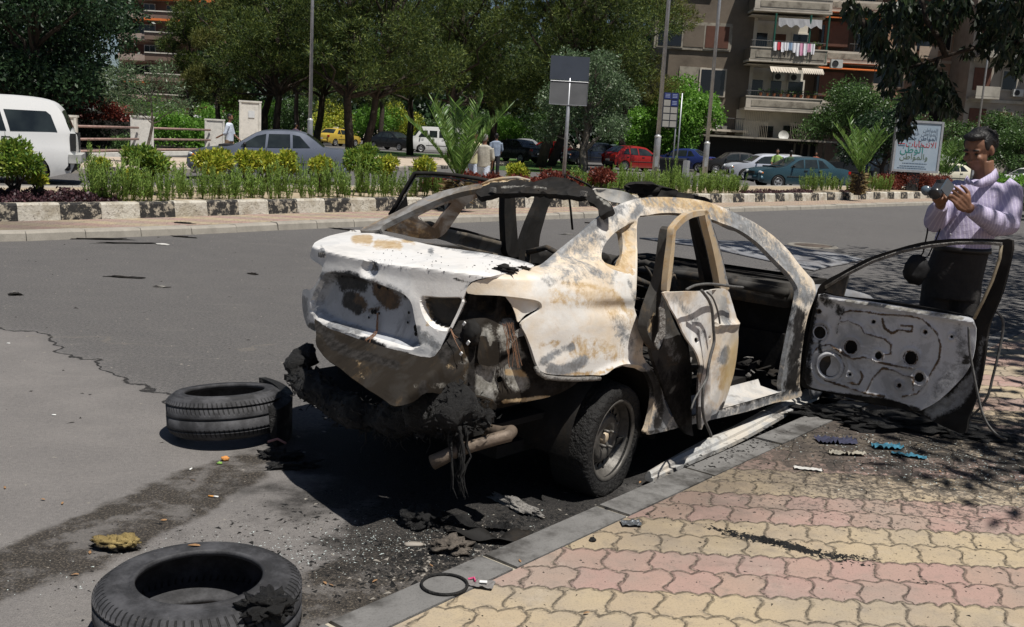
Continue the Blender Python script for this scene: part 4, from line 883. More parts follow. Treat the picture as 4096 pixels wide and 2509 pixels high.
# ---- wheels
def wheel(parent, c, side=-1, flat=True, detail=True, camber=0., yaw=0.):
    w_ = bpy.data.objects.new('wheel', None); C.objects.link(w_); w_.parent = parent; w_.location = c
    w_.rotation_euler = (camber, 0, yaw)
    # local frame: axle along y, outer face at -y*side..; built for the right side (outer = -y)
    MM = Matrix.Rotation(R(90)*side, 4, 'X')    # z axis -> outward (-y for side=-1... )
    MM = Matrix.Rotation(R(90), 4, 'X') if side < 0 else Matrix.Rotation(R(-90), 4, 'X')
    rt = .290
    prof = [(.190, .075), (.205, .092), (.245, .100), (.268, .100), (.281, .088), (rt-.002, .062), (rt, .0), (rt-.002, -.075), (.281, -.11), (.268, -.125), (.245, -.125), (.205, -.092), (.190, -.075), (.196, -.06), (.26, -.05), (.27, 0), (.26, .05), (.196, .06)]
    mb = MB(); mb.lathe(prof, 72, MM, True)
    V_ = np.array(mb.v)
    if flat:
        r = np.hypot(V_[:, 0], V_[:, 2]); V_ += (V_/np.maximum(np.linalg.norm(V_, axis=1), .1)[:, None])*(vnoise(V_, 9, 3, 3)*.016+vnoise(V_, 40, 4, 2)*.007)[:, None]*(r > .2)[:, None]
        up = np.clip((V_[:, 2]-.02)/.25, 0, 1)*(r > .24); V_[:, 2] += up*.018*vnoise(V_, 14, 8, 3)
        lo = np.minimum(V_[:, 2], -.12); k = V_[:, 2] < -(c[2]-.03); sq = np.where(V_[:, 2] < -.2, np.clip((-.2-V_[:, 2])/.1, 0, 1), 0)
        V_[:, 1] += np.sign(V_[:, 1])*sq*.03; V_[:, 2] = np.maximum(V_[:, 2], -(c[2]-.004))
    mb.v = [tuple(v) for v in V_]; mb.build('tyre', M_tyre, w_, True)
    rim = bpy.data.objects.new('rim', None)
    Mr = var('burnt_steel_rim', (.105, .098, .088), .35, 20, .5, .35, bump=.003) if 'rimm' not in MT else MT['rimm']; MT['rimm'] = Mr
    mb = MB(); mb.lathe([(.188, .082), (.205, .092), (.209, .088), (.196, .076), (.188, .06), (.182, .045), (.170, .03), (.165, -.05), (.188, -.08), (.2, -.085)], 64, MM)
    rim = mb.build('rim', Mr, w_, True); m = rim.modifiers.new('s', 'SOLIDIFY'); m.thickness = .004
    # pressed steel disc with slots round the edge
    if detail:
        def dz(r): return np.interp(r, [0, .045, .062, .075, .11, .128, .150, .168], [.028, .03, .045, .052, .050, .030, .018, .03])
        hol = []
        for k in range(20):
            a = 2*math.pi*k/20; hc = (.142*math.cos(a), .142*math.sin(a)); hol.append([(hc[0]+(.018*math.cos(b)*math.cos(a)-.0125*math.sin(b)*math.sin(a)), hc[1]+(.018*math.cos(b)*math.sin(a)+.0125*math.sin(b)*math.cos(a))) for b in np.linspace(0, 2*math.pi, 9)[:-1]])
        V, F = cut([(.168*math.cos(a), .168*math.sin(a)) for a in np.linspace(0, 2*math.pi, 61)[:-1]], hol+[[(.03*math.cos(a), .03*math.sin(a)) for a in np.linspace(0, 2*math.pi, 17)[:-1]]], .011)
        z = dz(np.hypot(V[:, 0], V[:, 1])); X = np.stack([V[:, 0], V[:, 1], z], 1); X = (np.array(MM.to_3x3())@X.T).T
        o = npmesh('wheel_disc', X, F, Mr, rim, True); m = o.modifiers.new('s', 'SOLIDIFY'); m.thickness = .004
        for k in range(4):
            a = 2*math.pi*k/4+.5; mb = MB(); mb.tube([MM@Vector((.052*math.cos(a), .052*math.sin(a), .03)), MM@Vector((.052*math.cos(a), .052*math.sin(a), .075))], .0085, 8); mb.build('wheel_stud', Mr, rim, True)
        mb = MB(); mb.lathe([(.0, .05), (.02, .05), (.029, .045), (.03, .02)], 20, MM); mb.build('hub', M_rustm, rim, True)
    else:
        mb = MB(); mb.lathe([(0, .04), (.1, .05), (.14, .02), (.17, .03)], 24, MM); mb.build('wheel_disc', Mr, rim, True)
    mb = MB(); mb.lathe([(0, -.02), (.15, -.02), (.15, -.03), (0, -.03)], 24, MM); mb.build('brake_drum', M_soot, w_, True)
    return w_
wheel(car, (0, -.725, .272), -1, True, True, camber=R(3.5), yaw=R(8))
wheel(car, (0, .725, .272), 1, True, False)
wheel(car, (2.66, -.73, .25), -1, True, False)
wheel(car, (2.66, .73, .25), 1, True, False)

# ---- near rear door: peeled skin, inner frame, window frame
RD0, RD1 = (1.08, -.885), (.2, -1.0)
hr = hit_vplane(RD0, RD1)
dr = empty('door', (0, 0, 0)); dr.parent = car; dr['label'] = 'buckled white rear door hanging ajar'
SK = [(315,588),(345,640),(362,690),(380,735),(402,800),(430,870),(465,935),(490,1000),(497,1050),(488,1100),(485,1200),(486,1300),(492,1380),(500,1432),(512,1445),(530,1438),(565,1405),(610,1368),(662,1330),(705,1322),(722,1260),(748,1175),(770,1110),(788,1010),(798,900),(800,840),(797,780),(780,715),(765,660),(752,620),(728,566),(650,566),(560,572),(450,578),(370,584)]
def sk_disp(u, v, X):
    U, Vv = (u-2450)*1.588, (v-800)*1.588; d = np.zeros_like(X)
    lft = np.interp(Vv, [580,690,800,935,1050,1200,1440], [330,362,402,465,497,485,505]); rgt = np.interp(Vv, [566,660,780,900,1010,1110,1200,1330], [728,765,797,799,788,770,745,705])
    s_ = np.clip((U-lft)/(rgt-lft+1), 0, 1)
    d[:, 1] -= .03*np.sin(s_*math.pi)+.05*np.exp(-((s_)/.16)**2)*np.clip((Vv-650)/300, 0, 1)
    d[:, 1] += .02*np.exp(-((U-(640-.02*Vv))/16)**2)+.012*vnoise(X, 5, 31, 3)
    d[:, 1] -= .02*np.exp(-((Vv-790)/18)**2)*(U > 630)
    return d
cpanel('door_skin', [c3(*p) for p in SK], [[c3(497+18*math.cos(a), 885+19*math.sin(a)) for a in np.linspace(0, 6.28, 9)[:-1]], [c3(585+9*math.cos(a), 866+13*math.sin(a)) for a in np.linspace(0, 6.28, 9)[:-1]]], hr, 9, M_door, dr, .01, disp=sk_disp, n=2, paint={
    'tan': [([c3(690,1060), c3(670,1180)], 24, .9), ([c3(700,1100)], 26, .8), ([c3(700,590), c3(730,650)], 12, .7), ([c3(670,1000), c3(700,940)], 12, .5)],
    'grey': [([c3(690,640), c3(700,760)], 28, .8), ([c3(700,960), c3(680,1010)], 26, .9), ([c3(540,1400), c3(680,1320)], 18, .8), ([c3(350,600), c3(450,700), c3(520,800)], 22, .45), ([c3(600,580), c3(620,700)], 12, .6), ([c3(520,840), c3(590,840)], 28, .4)],
    'soot_dark': [([c3(500,1060), c3(550,1080)], 18, 1), ([c3(500,1320), c3(500,1430)], 14, .9), ([c3(640,1370), c3(705,1300)], 14, .9), ([c3(487,1150), c3(487,1300)], 4, .8)],
    'brown': [([c3(525,1090), c3(490,1120)], 20, .7), ([c3(560,1080)], 14, .6)]})
IF = [(360,190),(385,184),(368,330),(358,470),(345,570),(318,640),(305,740),(330,860),(300,935),(290,955),(262,925),(225,850),(218,800),(240,700),(275,600),(310,500),(332,380),(345,280)]
hin = hit_vplane((1.08, -.86), (.2, -.95))
cpanel('inner_frame', [c3(*p) for p in IF], [], hin, 10, M_char, dr, .05, n=2, paint={'tan': [([c3(230,830), c3(260,720)], 8, .5)], 'grey': [([c3(290,930), c3(320,860)], 10, .8)]})
IP = [(290,640),(325,600),(345,640),(362,700),(402,810),(465,945),(497,1060),(490,1200),(500,1440),(508,1500),(440,1460),(380,1330),(300,1130),(240,960),(262,925),(300,955),(330,860)]
cpanel('inner_panel', [c3(*p) for p in IP], [], hit_vplane((1.08, -.84), (.2, -.90)), 11, M_char, dr, .02, n=2, disp=lambda u, v, X: np.stack([0*u, .02*vnoise(X, 7, 3, 3), 0*u], 1),
    paint={'grey': [([c3(330,830), c3(400,1000)], 24, .45)], 'soot_dark': [([c3(420,1150), c3(450,1400)], 60, .9), ([c3(280,1050), c3(400,1350)], 30, .9)]})
cpanel('inner_flap', [c3(*p) for p in [(300,690),(330,640),(338,760),(332,860),(305,900),(290,940),(275,905),(300,840)]], [], hit_vplane((1.08, -.90), (.2, -.99)), 10, M_ash, dr, .006, n=2, disp=lambda u, v, X: np.stack([0*u, .02*vnoise(X, 12, 9, 2), 0*u], 1))
# window frame: arch and front upright
WF = [(385,192),(400,165),(430,128),(465,98),(500,80),(545,70),(592,68),(610,78),(600,92),(570,100),(520,110),(480,128),(445,155),(418,185),(403,205),(396,300),(384,420),(372,520),(362,578),(345,578),(352,480),(365,370),(378,270)]
M_tanm = burnt('tan_scorched_frame', white=(.44,.34,.21), cream=.3, rust=.6, grey=.35, dark=.15, seed=3.7, rough=.65)
wf = cpanel('window_frame', [c3(*p) for p in WF], [], hr, 9, M_tanm, dr, .03, n=2)
cpanel('window_upright', [c3(*p) for p in [(585,72),(612,78),(640,180),(675,290),(705,400),(728,500),(742,566),(690,566),(672,480),(650,370),(628,270),(605,180)]], [], hr, 9, M_tanm, dr, .035, n=2, paint={'grey': [([c3(610,90), c3(650,200), c3(700,380), c3(735,550)], 5, .9)]})
cpanel('window_channel', [c3(*p) for p in [(537,115),(560,108),(600,190),(625,275),(648,375),(668,480),(686,568),(655,568),(635,500),(612,400),(590,300),(560,190)]], [], hit_vplane((1.08, -.84), (.2, -.9)), 9, M_soot, dr, .05, n=2)
# body pillar behind it
cpanel('door_pillar', [c3(*p) for p in [(545,100),(600,90),(640,170),(690,330),(722,470),(748,620),(770,760),(765,950),(730,1130),(690,1300),(600,1330),(600,1000),(620,700),(610,520),(590,380),(560,230)]], [], hit_y(-.76), 14, M_char, car, .06, n=2)
# loose weather strips
mb = MB()
def strip(name, P, x0, fn, r, m, par, flat=1, n=6):
    e = fn(*np.array([c3(*p) for p in P]).T); e = [Vector(p) for p in catmull([tuple(q) for q in e], 4, closed=False)]
    mb = MB(); mb.tube(e, r, n, flat=flat); return mb.build(name, m, par, True)
M_seal = var('charred_rubber_seal', (.10, .098, .094), .5, 40, .7)
hf = hit_vplane((1.1, -.95), (.2, -1.10))
strip('hanging_seal', [(565,575),(585,600),(612,640),(632,700),(640,800),(645,900),(625,980),(608,1060),(600,1130),(580,1180),(572,1280),(575,1350),(590,1410),(620,1480),(625,1505)], 0, hf, .008, M_seal, dr)
strip('hanging_seal', [(600,585),(635,620),(660,680),(675,740),(682,785)], 0, hf, .005, M_seal, dr)
strip('hanging_seal', [(500,1330),(520,1270),(560,1200),(590,1150)], 0, hf, .005, M_seal, dr)
strip('window_seal', [(470,570),(520,545),(580,535),(640,535),(700,542),(760,550),(828,556)], 0, hf, .007, M_seal, dr)

# ---- near front door, swung wide open over the pavement
FD0, FD1 = (2.03, -.82), (1.985, -1.84)
ff = hit_vplane(FD0, FD1); fin = hit_vplane((1.99, -.80), (1.945, -1.84))
df = empty('door', (0, 0, 0)); df.parent = car; df['label'] = 'wide open front door, grey pressed inner panel to the camera'
SH = [(1325,650),(1345,605),(1400,565),(1450,540),(1600,460),(1750,410),(1900,370),(2050,352),(2200,350),(2330,355),(2400,360),(2388,470),(2345,640),(2300,750),(2268,840),(2250,980),(2225,1130),(2190,1250),(2155,1345),(2140,1418),(2065,1400),(1960,1350),(1870,1302),(1700,1270),(1400,1200),(1250,1165),(1245,1100),(1262,990),(1285,850),(1305,740)]
WH = [(1372,640),(1392,612),(1500,548),(1640,478),(1800,425),(1950,393),(2100,380),(2240,376),(2335,380),(2330,440),(2290,560),(2235,680),(2192,775),(2140,768),(1980,735),(1800,706),(1600,680),(1480,668)]
cpanel('door_shell', [c5(*p) for p in SH], [[c5(*p) for p in WH]], ff, 12, M_soot, df, .03, n=2, paint={'grey': [([c5(2180,1130), c5(2100,1230), c5(1960,1300)], 34, .8), ([c5(2240,900), c5(2200,1100)], 16, .6)]})
mb = MB()
for off, r_ in ((0, .006), (9, .005)):
    e = fin(*np.array([c5(x, y+off) for x, y in [(1378,612),(1500,540),(1640,470),(1800,415),(1950,386),(2100,370),(2240,368),(2348,376)]]).T); e[:, 0] -= .012; mb.tube(e, r_, 6)
mb.build('window_channel', M_ash, df, True)
mb = MB(); e = fin(*np.array([c5(*p) for p in [(2340,385),(2330,460),(2290,580),(2235,700),(2190,790)]]).T); mb.tube(e, .009, 6); mb.build('window_guide', mk('tan_channel', (.3, .25, .17), .4, 20, .7), df, True)
mb = MB(); P = fin(*np.array([c5(*p) for p in [(1372,640),(1392,612),(1500,552),(1488,600),(1470,668)]]).T); n_ = len(P); mb.add(list(P)+[p+np.array([.02, 0, 0]) for p in P], [tuple(range(n_)), tuple(range(n_, 2*n_))[::-1]]+[(i, (i+1) % n_, n_+(i+1) % n_, n_+i) for i in range(n_)]); mb.build('mirror_mount', M_char, df)
IN_ = [(1340,655),(1420,662),(1600,690),(1800,722),(2000,755),(2150,778),(2195,800),(2200,900),(2185,1000),(2150,1080),(2090,1150),(2000,1235),(1900,1292),(1850,1290),(1820,1260),(1700,1232),(1500,1205),(1350,1180),(1270,1150),(1262,1080),(1280,960),(1300,860),(1318,760)]
circ = [(1345,865,34,-.03,1),(1515,945,34,-.03,1),(1842,1005,34,-.03,1),(1665,992,19,-.02,1),(1890,1112,24,-.02,1),(1400,1050,66,-.004,0),(1640,806,9,-.01,1),(1925,862,9,-.01,1),(1510,1095,8,-.01,1),(1780,1155,9,-.01,1),(2068,888,8,-.02,1),(1340,750,9,-.01,1),(1730,798,6,-.01,1),(1808,800,6,-.01,1),(1505,845,5,-.01,1),(1898,796,5,-.01,1),(1975,1050,5,-.01,1),(1680,940,6,-.01,1),(1835,1205,6,-.01,1)]
holes5 = [ell(*c5(x, y), r/1.372, r/1.372*1.05, 12) for x, y, r, d_, h in circ if h and r > 6]
GRV = [[(1455,800),(1470,760),(1510,745),(1600,752),(1680,765),(1760,768),(1850,775),(1905,790),(1950,830),(1990,870),(2008,930),(2000,1010),(1960,1080),(1925,1150),(1880,1200),(1800,1215)],
       [(1440,870),(1450,810),(1500,800),(1570,830),(1590,870),(1650,885),(1700,900),(1735,930),(1735,985),(1700,985),(1690,1010)],
       [(1300,990),(1340,940),(1400,930),(1470,975),(1530,1010),(1590,1000),(1680,1030),(1770,1050),(1850,1060)],
       [(1600,1190),(1640,1110),(1690,1060),(1760,1075),(1800,1100),(1860,1110),(1860,1180)],
       [(1690,790),(1700,840),(1740,870),(1780,850),(1850,860),(1855,830),(1790,825)], [(1500,1140),(1560,1150),(1580,1110),(1570,1080)], [(1375,1125),(1450,1150),(1600,1200),(1700,1215)]]
def in_disp(u, v, X):
    d = np.zeros_like(X); 
    for L in GRV:
        L = np.array([c5(*p) for p in L]); dd = np.full(len(u), 1e9)
        for i in range(len(L)-1):
            a, b = L[i], L[i+1]; ab = b-a; t = np.clip(((u-a[0])*ab[0]+(v-a[1])*ab[1])/(ab@ab), 0, 1); dd = np.minimum(dd, np.hypot(u-a[0]-t*ab[0], v-a[1]-t*ab[1]))
        d[:, 0] -= .009*np.exp(-(dd/6.5)**2)
    for x, y, r, dp, h in circ:
        cx, cy = c5(x, y); rr = np.hypot(u-cx, v-cy)*1.372
        if r > 6: d[:, 0] -= .010*np.exp(-((rr-r*1.45-6)/7)**2)
    # folded top edge and the rounded lower edge
    d[:, 0] -= .02*np.exp(-((v-(1180+(u-3277)*.163)-8)/13)**2)
    d[:, 0] += .004*vnoise(X, 9, 4, 2)
    return d
cpanel('inner_panel', [c5(*p) for p in IN_], holes5, fin, 6.5, M_inner, df, .006, disp=in_disp, n=2, paint={
    'brown': [([c5(*p) for p in L], 5, .75) for L in GRV]+[([c5(x+r*1.2*math.cos(a), y+r*1.2*math.sin(a)) for a in np.linspace(0, 6.3, 9)], 4, .7) for x, y, r, _, h in circ if r > 8],  # groove and ring shading painted in as dark lines
    'soot_dark': [([c5(1310,700), c5(1280,1000), c5(1275,1150)], 20, .75), ([c5(1300,1190), c5(1700,1240), c5(1880,1290)], 14, .8), ([c5(2150,1020)], 22, .9), ([c5(1345,900), c5(1350,1000)], 12, .7), ([c5(1370,665), c5(1460,760)], 26, .6)],
    'grey': [([c5(2120,850), c5(2130,1050), c5(1960,1220)], 40, .5)], 'pale': [([c5(1500,690), c5(1800,735), c5(2130,785)], 9, .8)]})
e = fin(np.array([c5(1400,1050)[0]]), np.array([c5(1400,1050)[1]]))[0]
mb = MB(); MX = Matrix.Translation(tuple(e+np.array([-.012, 0, 0])))@Matrix.Rotation(R(90), 4, 'Y'); mb.lathe([(.0, .012), (.062, .012), (.066, .004)], 32, MX); mb.build('speaker_plate', M_char, df, True)
mb = MB(); mb.lathe([(.066, .0), (.076, -.012), (.086, -.004), (.092, .004)], 36, MX); mb.build('speaker_ring', M_inner, df, True)
for x, y, r in ((1515,945,50),(1842,1005,52),(1640,806,30),(1925,862,34),(1510,1095,28),(1780,1155,30),(1345,865,44)):
    mb = MB(); c_ = fin(np.array([c5(x, y)[0]]), np.array([c5(x, y)[1]]))[0]; MX = Matrix.Translation(tuple(c_+np.array([-.006, 0, 0])))@Matrix.Rotation(R(90), 4, 'Y'); rr = r/1.372/745; mb.lathe([(rr*.9, .002), (rr, -.004), (rr*1.1, .002)], 24, MX); mb.build('pressed_ring', M_inner, df, True)
# bent strips trailing from the front door's outer edge
def gstrip(P, r=.008, n=6):
    e = [Vector(p) for p in catmull(P, 5, closed=False)]; mb = MB(); mb.tube(e, r, n, flat=.6); return mb.build('hanging_seal', M_seal, df, True)
o5 = hit_vplane((2.1, -.82), (2.06, -1.84)); o5b = hit_vplane((1.9, -.8), (1.85, -2.1))
gstrip([tuple(p) for p in o5b(*np.array([c5(*p) for p in [(2160,835),(2165,950),(2180,1050),(2205,1180),(2230,1290),(2265,1370),(2320,1430),(2370,1452)]]).T)], .010)
gstrip([tuple(p) for p in hit_vplane((2.15, -.82), (2.15, -2.1))(*np.array([c5(*p) for p in [(2285,740),(2320,755),(2348,800),(2345,880),(2320,1000),(2290,1120),(2270,1200),(2230,1270),(2170,1330)]]).T)], .009)
# ================================================================= NEAR OBJECTS
def tyre_mat(name, c):
    n = NT(name, .72, 0, .35); x, y, z = n.xyz(); a = n.math('ARCTAN2', y, x); r = n.math('SQRT', n.math('ADD', n.math('MULTIPLY', x, x), n.math('MULTIPLY', y, y)))
    sip = n.math('SINE', n.math('ADD', n.math('MULTIPLY', a, 78), n.math('MULTIPLY', z, 60))); sm_ = n.math('MULTIPLY', n.sm(sip, .55, .85), n.math('MULTIPLY', n.sm(r, .296, .306), n.sm(n.math('ABSOLUTE', n.math('SUBTRACT', z, .1)), .035, .05)))
    dust = n.noise(7, 6, .7); ring = n.noise(3, 3, .5, n.comb(n.math('MULTIPLY', r, 60), 0.)) 
    b = n.mix(n.sm(dust, .38, .68), c, tuple(q*3.4 for q in c)); b = n.mix(n.math('MULTIPLY', n.sm(ring, .45, .7), .3), b, tuple(q*2.3 for q in c))
    b = n.mix(n.math('MULTIPLY', sm_, .85), b, (.004, .004, .004)); b = n.mix(n.math('MULTIPLY', n.sm(n.noise(140, 2, .7), .66, .74), .5), b, (.13, .12, .1))
    n.col(b); n.bump(n.math('SUBTRACT', n.math('MULTIPLY', n.noise(120, 3, .7), .2), n.math('ADD', sm_, n.math('MULTIPLY', ring, .15))), .005); return n.m
M_tr = tyre_mat('worn_tyre_rubber', (.021, .021, .0225))
def loose_tyre(name, loc, R0, Hh, rb_, label, rot=(0, 0, 0)):
    g = [(rb_, Hh), (rb_+.008, Hh+.004), (rb_+.018, Hh+.0), (rb_+.026, Hh-.004), (rb_+.055, Hh+.003), (R0-.045, Hh-.003), (R0-.03, Hh-.008), (R0-.012, Hh-.022), (R0-.004, Hh-.04)]
    for zc in (.78, .5, .22): z = zc*Hh; g += [(R0-.001, z+.013), (R0, z+.005), (R0-.008, z+.004), (R0-.008, z-.004), (R0, z-.005)]
    g += [(R0-.004, .04), (R0-.012, .022), (R0-.03, .008), (R0-.045, .003), (rb_+.055, -.003+.003), (rb_+.02, .0), (rb_, .0), (rb_+.003, .018), (rb_+.04, .03), (R0-.03, .045), (R0-.018, Hh/2), (R0-.03, Hh-.045), (rb_+.04, Hh-.03), (rb_+.003, Hh-.018)]
    mb = MB(); mb.lathe(g, 120, None, True); o = mb.build(name, M_tr, None, True, loc=loc); o.rotation_euler = rot
    return tag(o, label, 'tyre', 'loose tyres lying on the road')
loose_tyre('bare_car_tyre', (-1.0, 3.14, .004), .338, .20, .205, 'large bare tyre lying flat in the bottom left corner, seen from above')
c = (-1.54, 5.30); loose_tyre('bare_car_tyre', (c[0], c[1], .03), .312, .225, .212, 'tyre lying on the road left of the burnt bumper, tread towards the camera', (R(-5), R(-4), 0))
# curl of burnt rubber behind the second tyre
mb = MB(); rings = []
for i in range(14):
    t = i/13; a = R(68)-t*R(95); rr = .325; p = (c[0]+rr*math.cos(a), c[1]+rr*math.sin(a)); h = .26-.05*t; w_ = .03
    rings.append([(p[0]*1, p[1], .01), (p[0]+w_*math.cos(a), p[1]+w_*math.sin(a), .01), (p[0]+w_*math.cos(a), p[1]+w_*math.sin(a), h), (p[0]-w_*math.cos(a)*1.3, p[1]-w_*math.sin(a)*1.3, h+.012)])
mb.loft(rings); tag(mb.build('rubber_scrap', M_melt, None), 'upright curl of burnt black rubber wrapped round the back of the tyre by the bumper', 'scrap')
# foam, lumps
nf = NT('dark_based_yellow_foam', .95); z_ = nf.xyz()[2]; nf.col(nf.mix(nf.sm(nf.math('ADD', z_, nf.math('MULTIPLY', nf.math('SUBTRACT', nf.noise(18, 6, .75), .5), .05)), -.004, .012), (.015, .013, .01), nf.ramp(nf.noise(16, 6, .7), (.3, (.2, .14, .05)), (.65, (.42, .32, .13))))); nf.bump(nf.noise(45, 5, .8), .02)  # near-black base blending up into yellow
mb = MB(); mb.blob((0, 0, 0), (.085, .04, .028), .5, 2.6, 3, 4); mb.blob((.05, .0, .012), (.04, .036, .03), .5, 3, 5, 3)
tag(mb.build('foam_chunk', nf.m, None, True, loc=(-1.54, 3.76, .026)), 'yellow foam chunk with a dark base on the road above the bottom left tyre', 'foam chunk')
def lump(name, loc, rad, label, m=None, cat='debris', seed=1, amp=.8, parts=1, rot=0, sub=4):
    mb = MB(); rr = random.Random(seed)
    for k in range(parts):
        o = (rr.uniform(-.7, .7)*rad[0]*(k > 0), rr.uniform(-.7, .7)*rad[1]*(k > 0), 0); f = 1 if k == 0 else rr.uniform(.3, .6)
        mb.blob(o, (rad[0]*f, rad[1]*f, rad[2]*(f if k else 1)), amp, 2.2, seed+k*3, sub if k == 0 else 3)
    o = mb.build(name, m or M_melt, None, True, loc=(loc[0], loc[1], loc[2]+rad[2]*.45)); o.rotation_euler = (0, 0, rot)
    return tag(o, label, cat)
lump('charred_lump', G(1680, 2094), (.078, .085, .055), 'round charred black lump on the road just left of the kerb', seed=3, parts=1, amp=.5)
lump('charred_lump', (.06, 4.47, 0), (.14, .035, .022), 'long ashy black lump on the road between the rear wheel and the kerb', M_ash, seed=6, parts=4, rot=R(-48))
lump('charred_lump', (-1.17, 4.98, 0), (.09, .05, .03), 'charred twisted lump with a pinkish tip beside the second tyre', seed=8, parts=5)
lump('charred_lump', (-1.07, 4.84, 0), (.11, .035, .018), 'flat charred strip in front of the twisted lump by the second tyre', seed=9, parts=2, rot=R(20))
mb = MB(); mb.tube([(-1.24, 5.02, .07), (-1.2, 5.06, .075), (-1.15, 5.04, .06)], .007, 6); tag(mb.build('melted_strip', mk('pink_scrap', (.42, .2, .17), .3, 30), None, True), 'small pink and white melted strip lying on the twisted lump', 'scrap')
lump('charred_lump', (-.72, 2.93, .2), (.07, .055, .04), 'black fibrous lump on the near rim of the bottom left tyre', seed=12, parts=2)
# soot crust under the car edge and by the gutter: uncountable grit
def grit(name, n, region, smin, smax, m, seed, z=.0, flat=.5, zf=None):
    r = np.random.RandomState(seed); P = []
    V = []; F = []
    tet = np.array([(1, 0, 0), (-.5, .87, 0), (-.5, -.87, 0), (0, 0, 1.1)]); TF = [(0, 1, 3), (1, 2, 3), (2, 0, 3)]
    while len(P) < n:
        q = region(r)
        if q is not None: P.append(q)
    for i, p in enumerate(P):
        s_ = smin+(smax-smin)*r.rand()**3; a = r.rand()*6.28; cs, sn = math.cos(a), math.sin(a)
        t = tet.copy()*s_*np.array([r.uniform(.6, 2.2), r.uniform(.5, 1), flat*r.uniform(.3, 1)]); t = np.stack([t[:, 0]*cs-t[:, 1]*sn, t[:, 0]*sn+t[:, 1]*cs, t[:, 2]], 1)
        zz = zf(p) if zf else z; V.append(t+np.array([p[0], p[1], zz])); F += [tuple(np.array(f)+4*i) for f in TF]
    return tag(npmesh(name, np.concatenate(V), F, m), kind='stuff')
def kd(p): d = np.array(p[:2])-K0; return d@KN            # distance onto the pavement side of the kerb
def reg_gauss(cx, cy, sx, sy, th, side=0):
    def f(r):
        a, b = r.randn()*sx, r.randn()*sy; p = (cx+a*math.cos(th)-b*math.sin(th), cy+a*math.sin(th)+b*math.cos(th)); k = kd(p)
        if side < 0 and k > -.01: return None
        if side > 0 and k < .02: return None
        return p
    return f
ka = math.atan2(KD[1], KD[0])
M_glass_grit = NT('glass_grit', .15, 0, .8); M_glass_grit.col((.55, .62, .6)); M_glass_grit = M_glass_grit.m
grit('soot_grit', 2600, reg_gauss(-.1, 4.3, .8, .25, ka, -1), .002, .011, M_soot, 1)
grit('soot_grit', 3200, reg_gauss(.05, 4.6, .9, .3, ka, -1), .003, .015, M_melt, 2)
grit('soot_grit', 900, reg_gauss(-1.1, 4.05, .7, .16, R(34), -1), .002, .008, M_soot, 3)
grit('road_crumbs', 4200, lambda r: (r.uniform(-7, 7), r.uniform(3, 16)) , .002, .012, mk('grey_crumb', (.25, .23, .2), .4, 30), 4)
grit('road_crumbs', 700, lambda r: (r.uniform(-7, 7), r.uniform(4, 16)), .004, .02, M_soot, 14)
grit('glass_grit', 900, reg_gauss(-.6, 3.9, .5, .14, R(20), -1), .002, .005, M_glass_grit, 5)
grit('glass_grit', 1300, reg_gauss(2.5, 5.15, .5, .3, R(-15), 1), .002, .006, M_glass_grit, 6, z=.1)
grit('soot_grit', 2600, reg_gauss(2.3, 5.6, .55, .32, R(5), 1), .002, .014, M_soot, 7, z=.1)
grit('soot_grit', 1400, reg_gauss(1.5, 4.6, .9, .6, R(5), 1), .002, .009, M_soot, 8, z=.1)
# gutter heap of melted strips and rubble
def ribbonthing(name, P, w_, m, label, cat='scrap', tw=.4, th=.003, seed=0):
    P = catmull(P, 5, closed=False); mb = MB(); n = len(P); vs = []
    for i, p in enumerate(P):
        t = P[min(i+1, n-1)]-P[max(i-1, 0)]; t = t/np.linalg.norm(t); s_ = np.array([-t[1], t[0], 0]); s_ /= np.linalg.norm(s_)+1e-9; a = tw*math.sin(i*.9+seed)
        s_ = s_*math.cos(a)+np.array([0, 0, 1])*math.sin(a); vs += [tuple(p-s_*w_/2), tuple(p+s_*w_/2)]
    mb.add(vs, [(2*i, 2*i+2, 2*i+3, 2*i+1) for i in range(n-1)])
    return tag(mb.build(name, m, None, True, solid=th), label, cat)
ribbonthing('melted_strip', [(-.27, 4.19, .035), (-.2, 4.2, .05), (-.1, 4.16, .02), (.04, 4.17, .03)], .05, M_melt, 'shiny black twisted strip right of the round charred lump', seed=1)
ribbonthing('melted_strip', [(-.22, 4.1, .02), (-.1, 4.05, .03), (.02, 4.04, .02), (.12, 4.12, .03)], .08, M_soot, 'crumpled black sheet against the kerb below the shiny strip', seed=3)
lump('rubble_lump', (-.2, 3.93, 0), (.07, .055, .035), 'grey-brown crumbling rubble lump in the gutter touching the kerb', var('rubble', (.1, .085, .07), .6, 20, .95, bump=.02), seed=21, parts=4)
lump('stone_chip', (-.36, 3.96, 0), (.04, .022, .01), 'pale flat stone chip left of the gutter rubble', mk('pale_stone', (.3, .27, .23), .2, 20), seed=22, amp=.3, sub=2)
def scatter(name, label, cat, group, m, pts, make):
    for i, (x, y, z, a, s_) in enumerate(pts):
        mb = MB(); make(mb, s_, i); o = mb.build(name, m, None, True, loc=(x, y, z)); o.rotation_euler = (0, 0, a); tag(o, label, cat, group)
def leafm(mb, s_, i):
    n = 6; vs = []
    for k in range(n+1): t = k/n; w_ = s_*.28*math.sin(math.pi*t)**.8; vs += [(s_*(t-.5), -w_*.7, .002+.004*math.sin(t*3)*(i % 2)), (s_*(t-.5), w_*.7, .003+.003*abs(math.sin(t*2)))]
    mb.add(vs, [(2*k, 2*k+2, 2*k+3, 2*k+1) for k in range(n)])
M_dry = mk('dry_leaf', (.3, .17, .08), .4, 60, .8)
def gp(u, v, z=0): p = G(u, v, z); return (p[0], p[1])
rl = random.Random(2)
LV = [(771,1925,0),(172,2003,0),(655,2085,0),(300,2304,0),(1325,2345,0),(1300,2338,0),(20,1955,0),(1499,2330,0),(360,2215,0),(250,2018,0)]
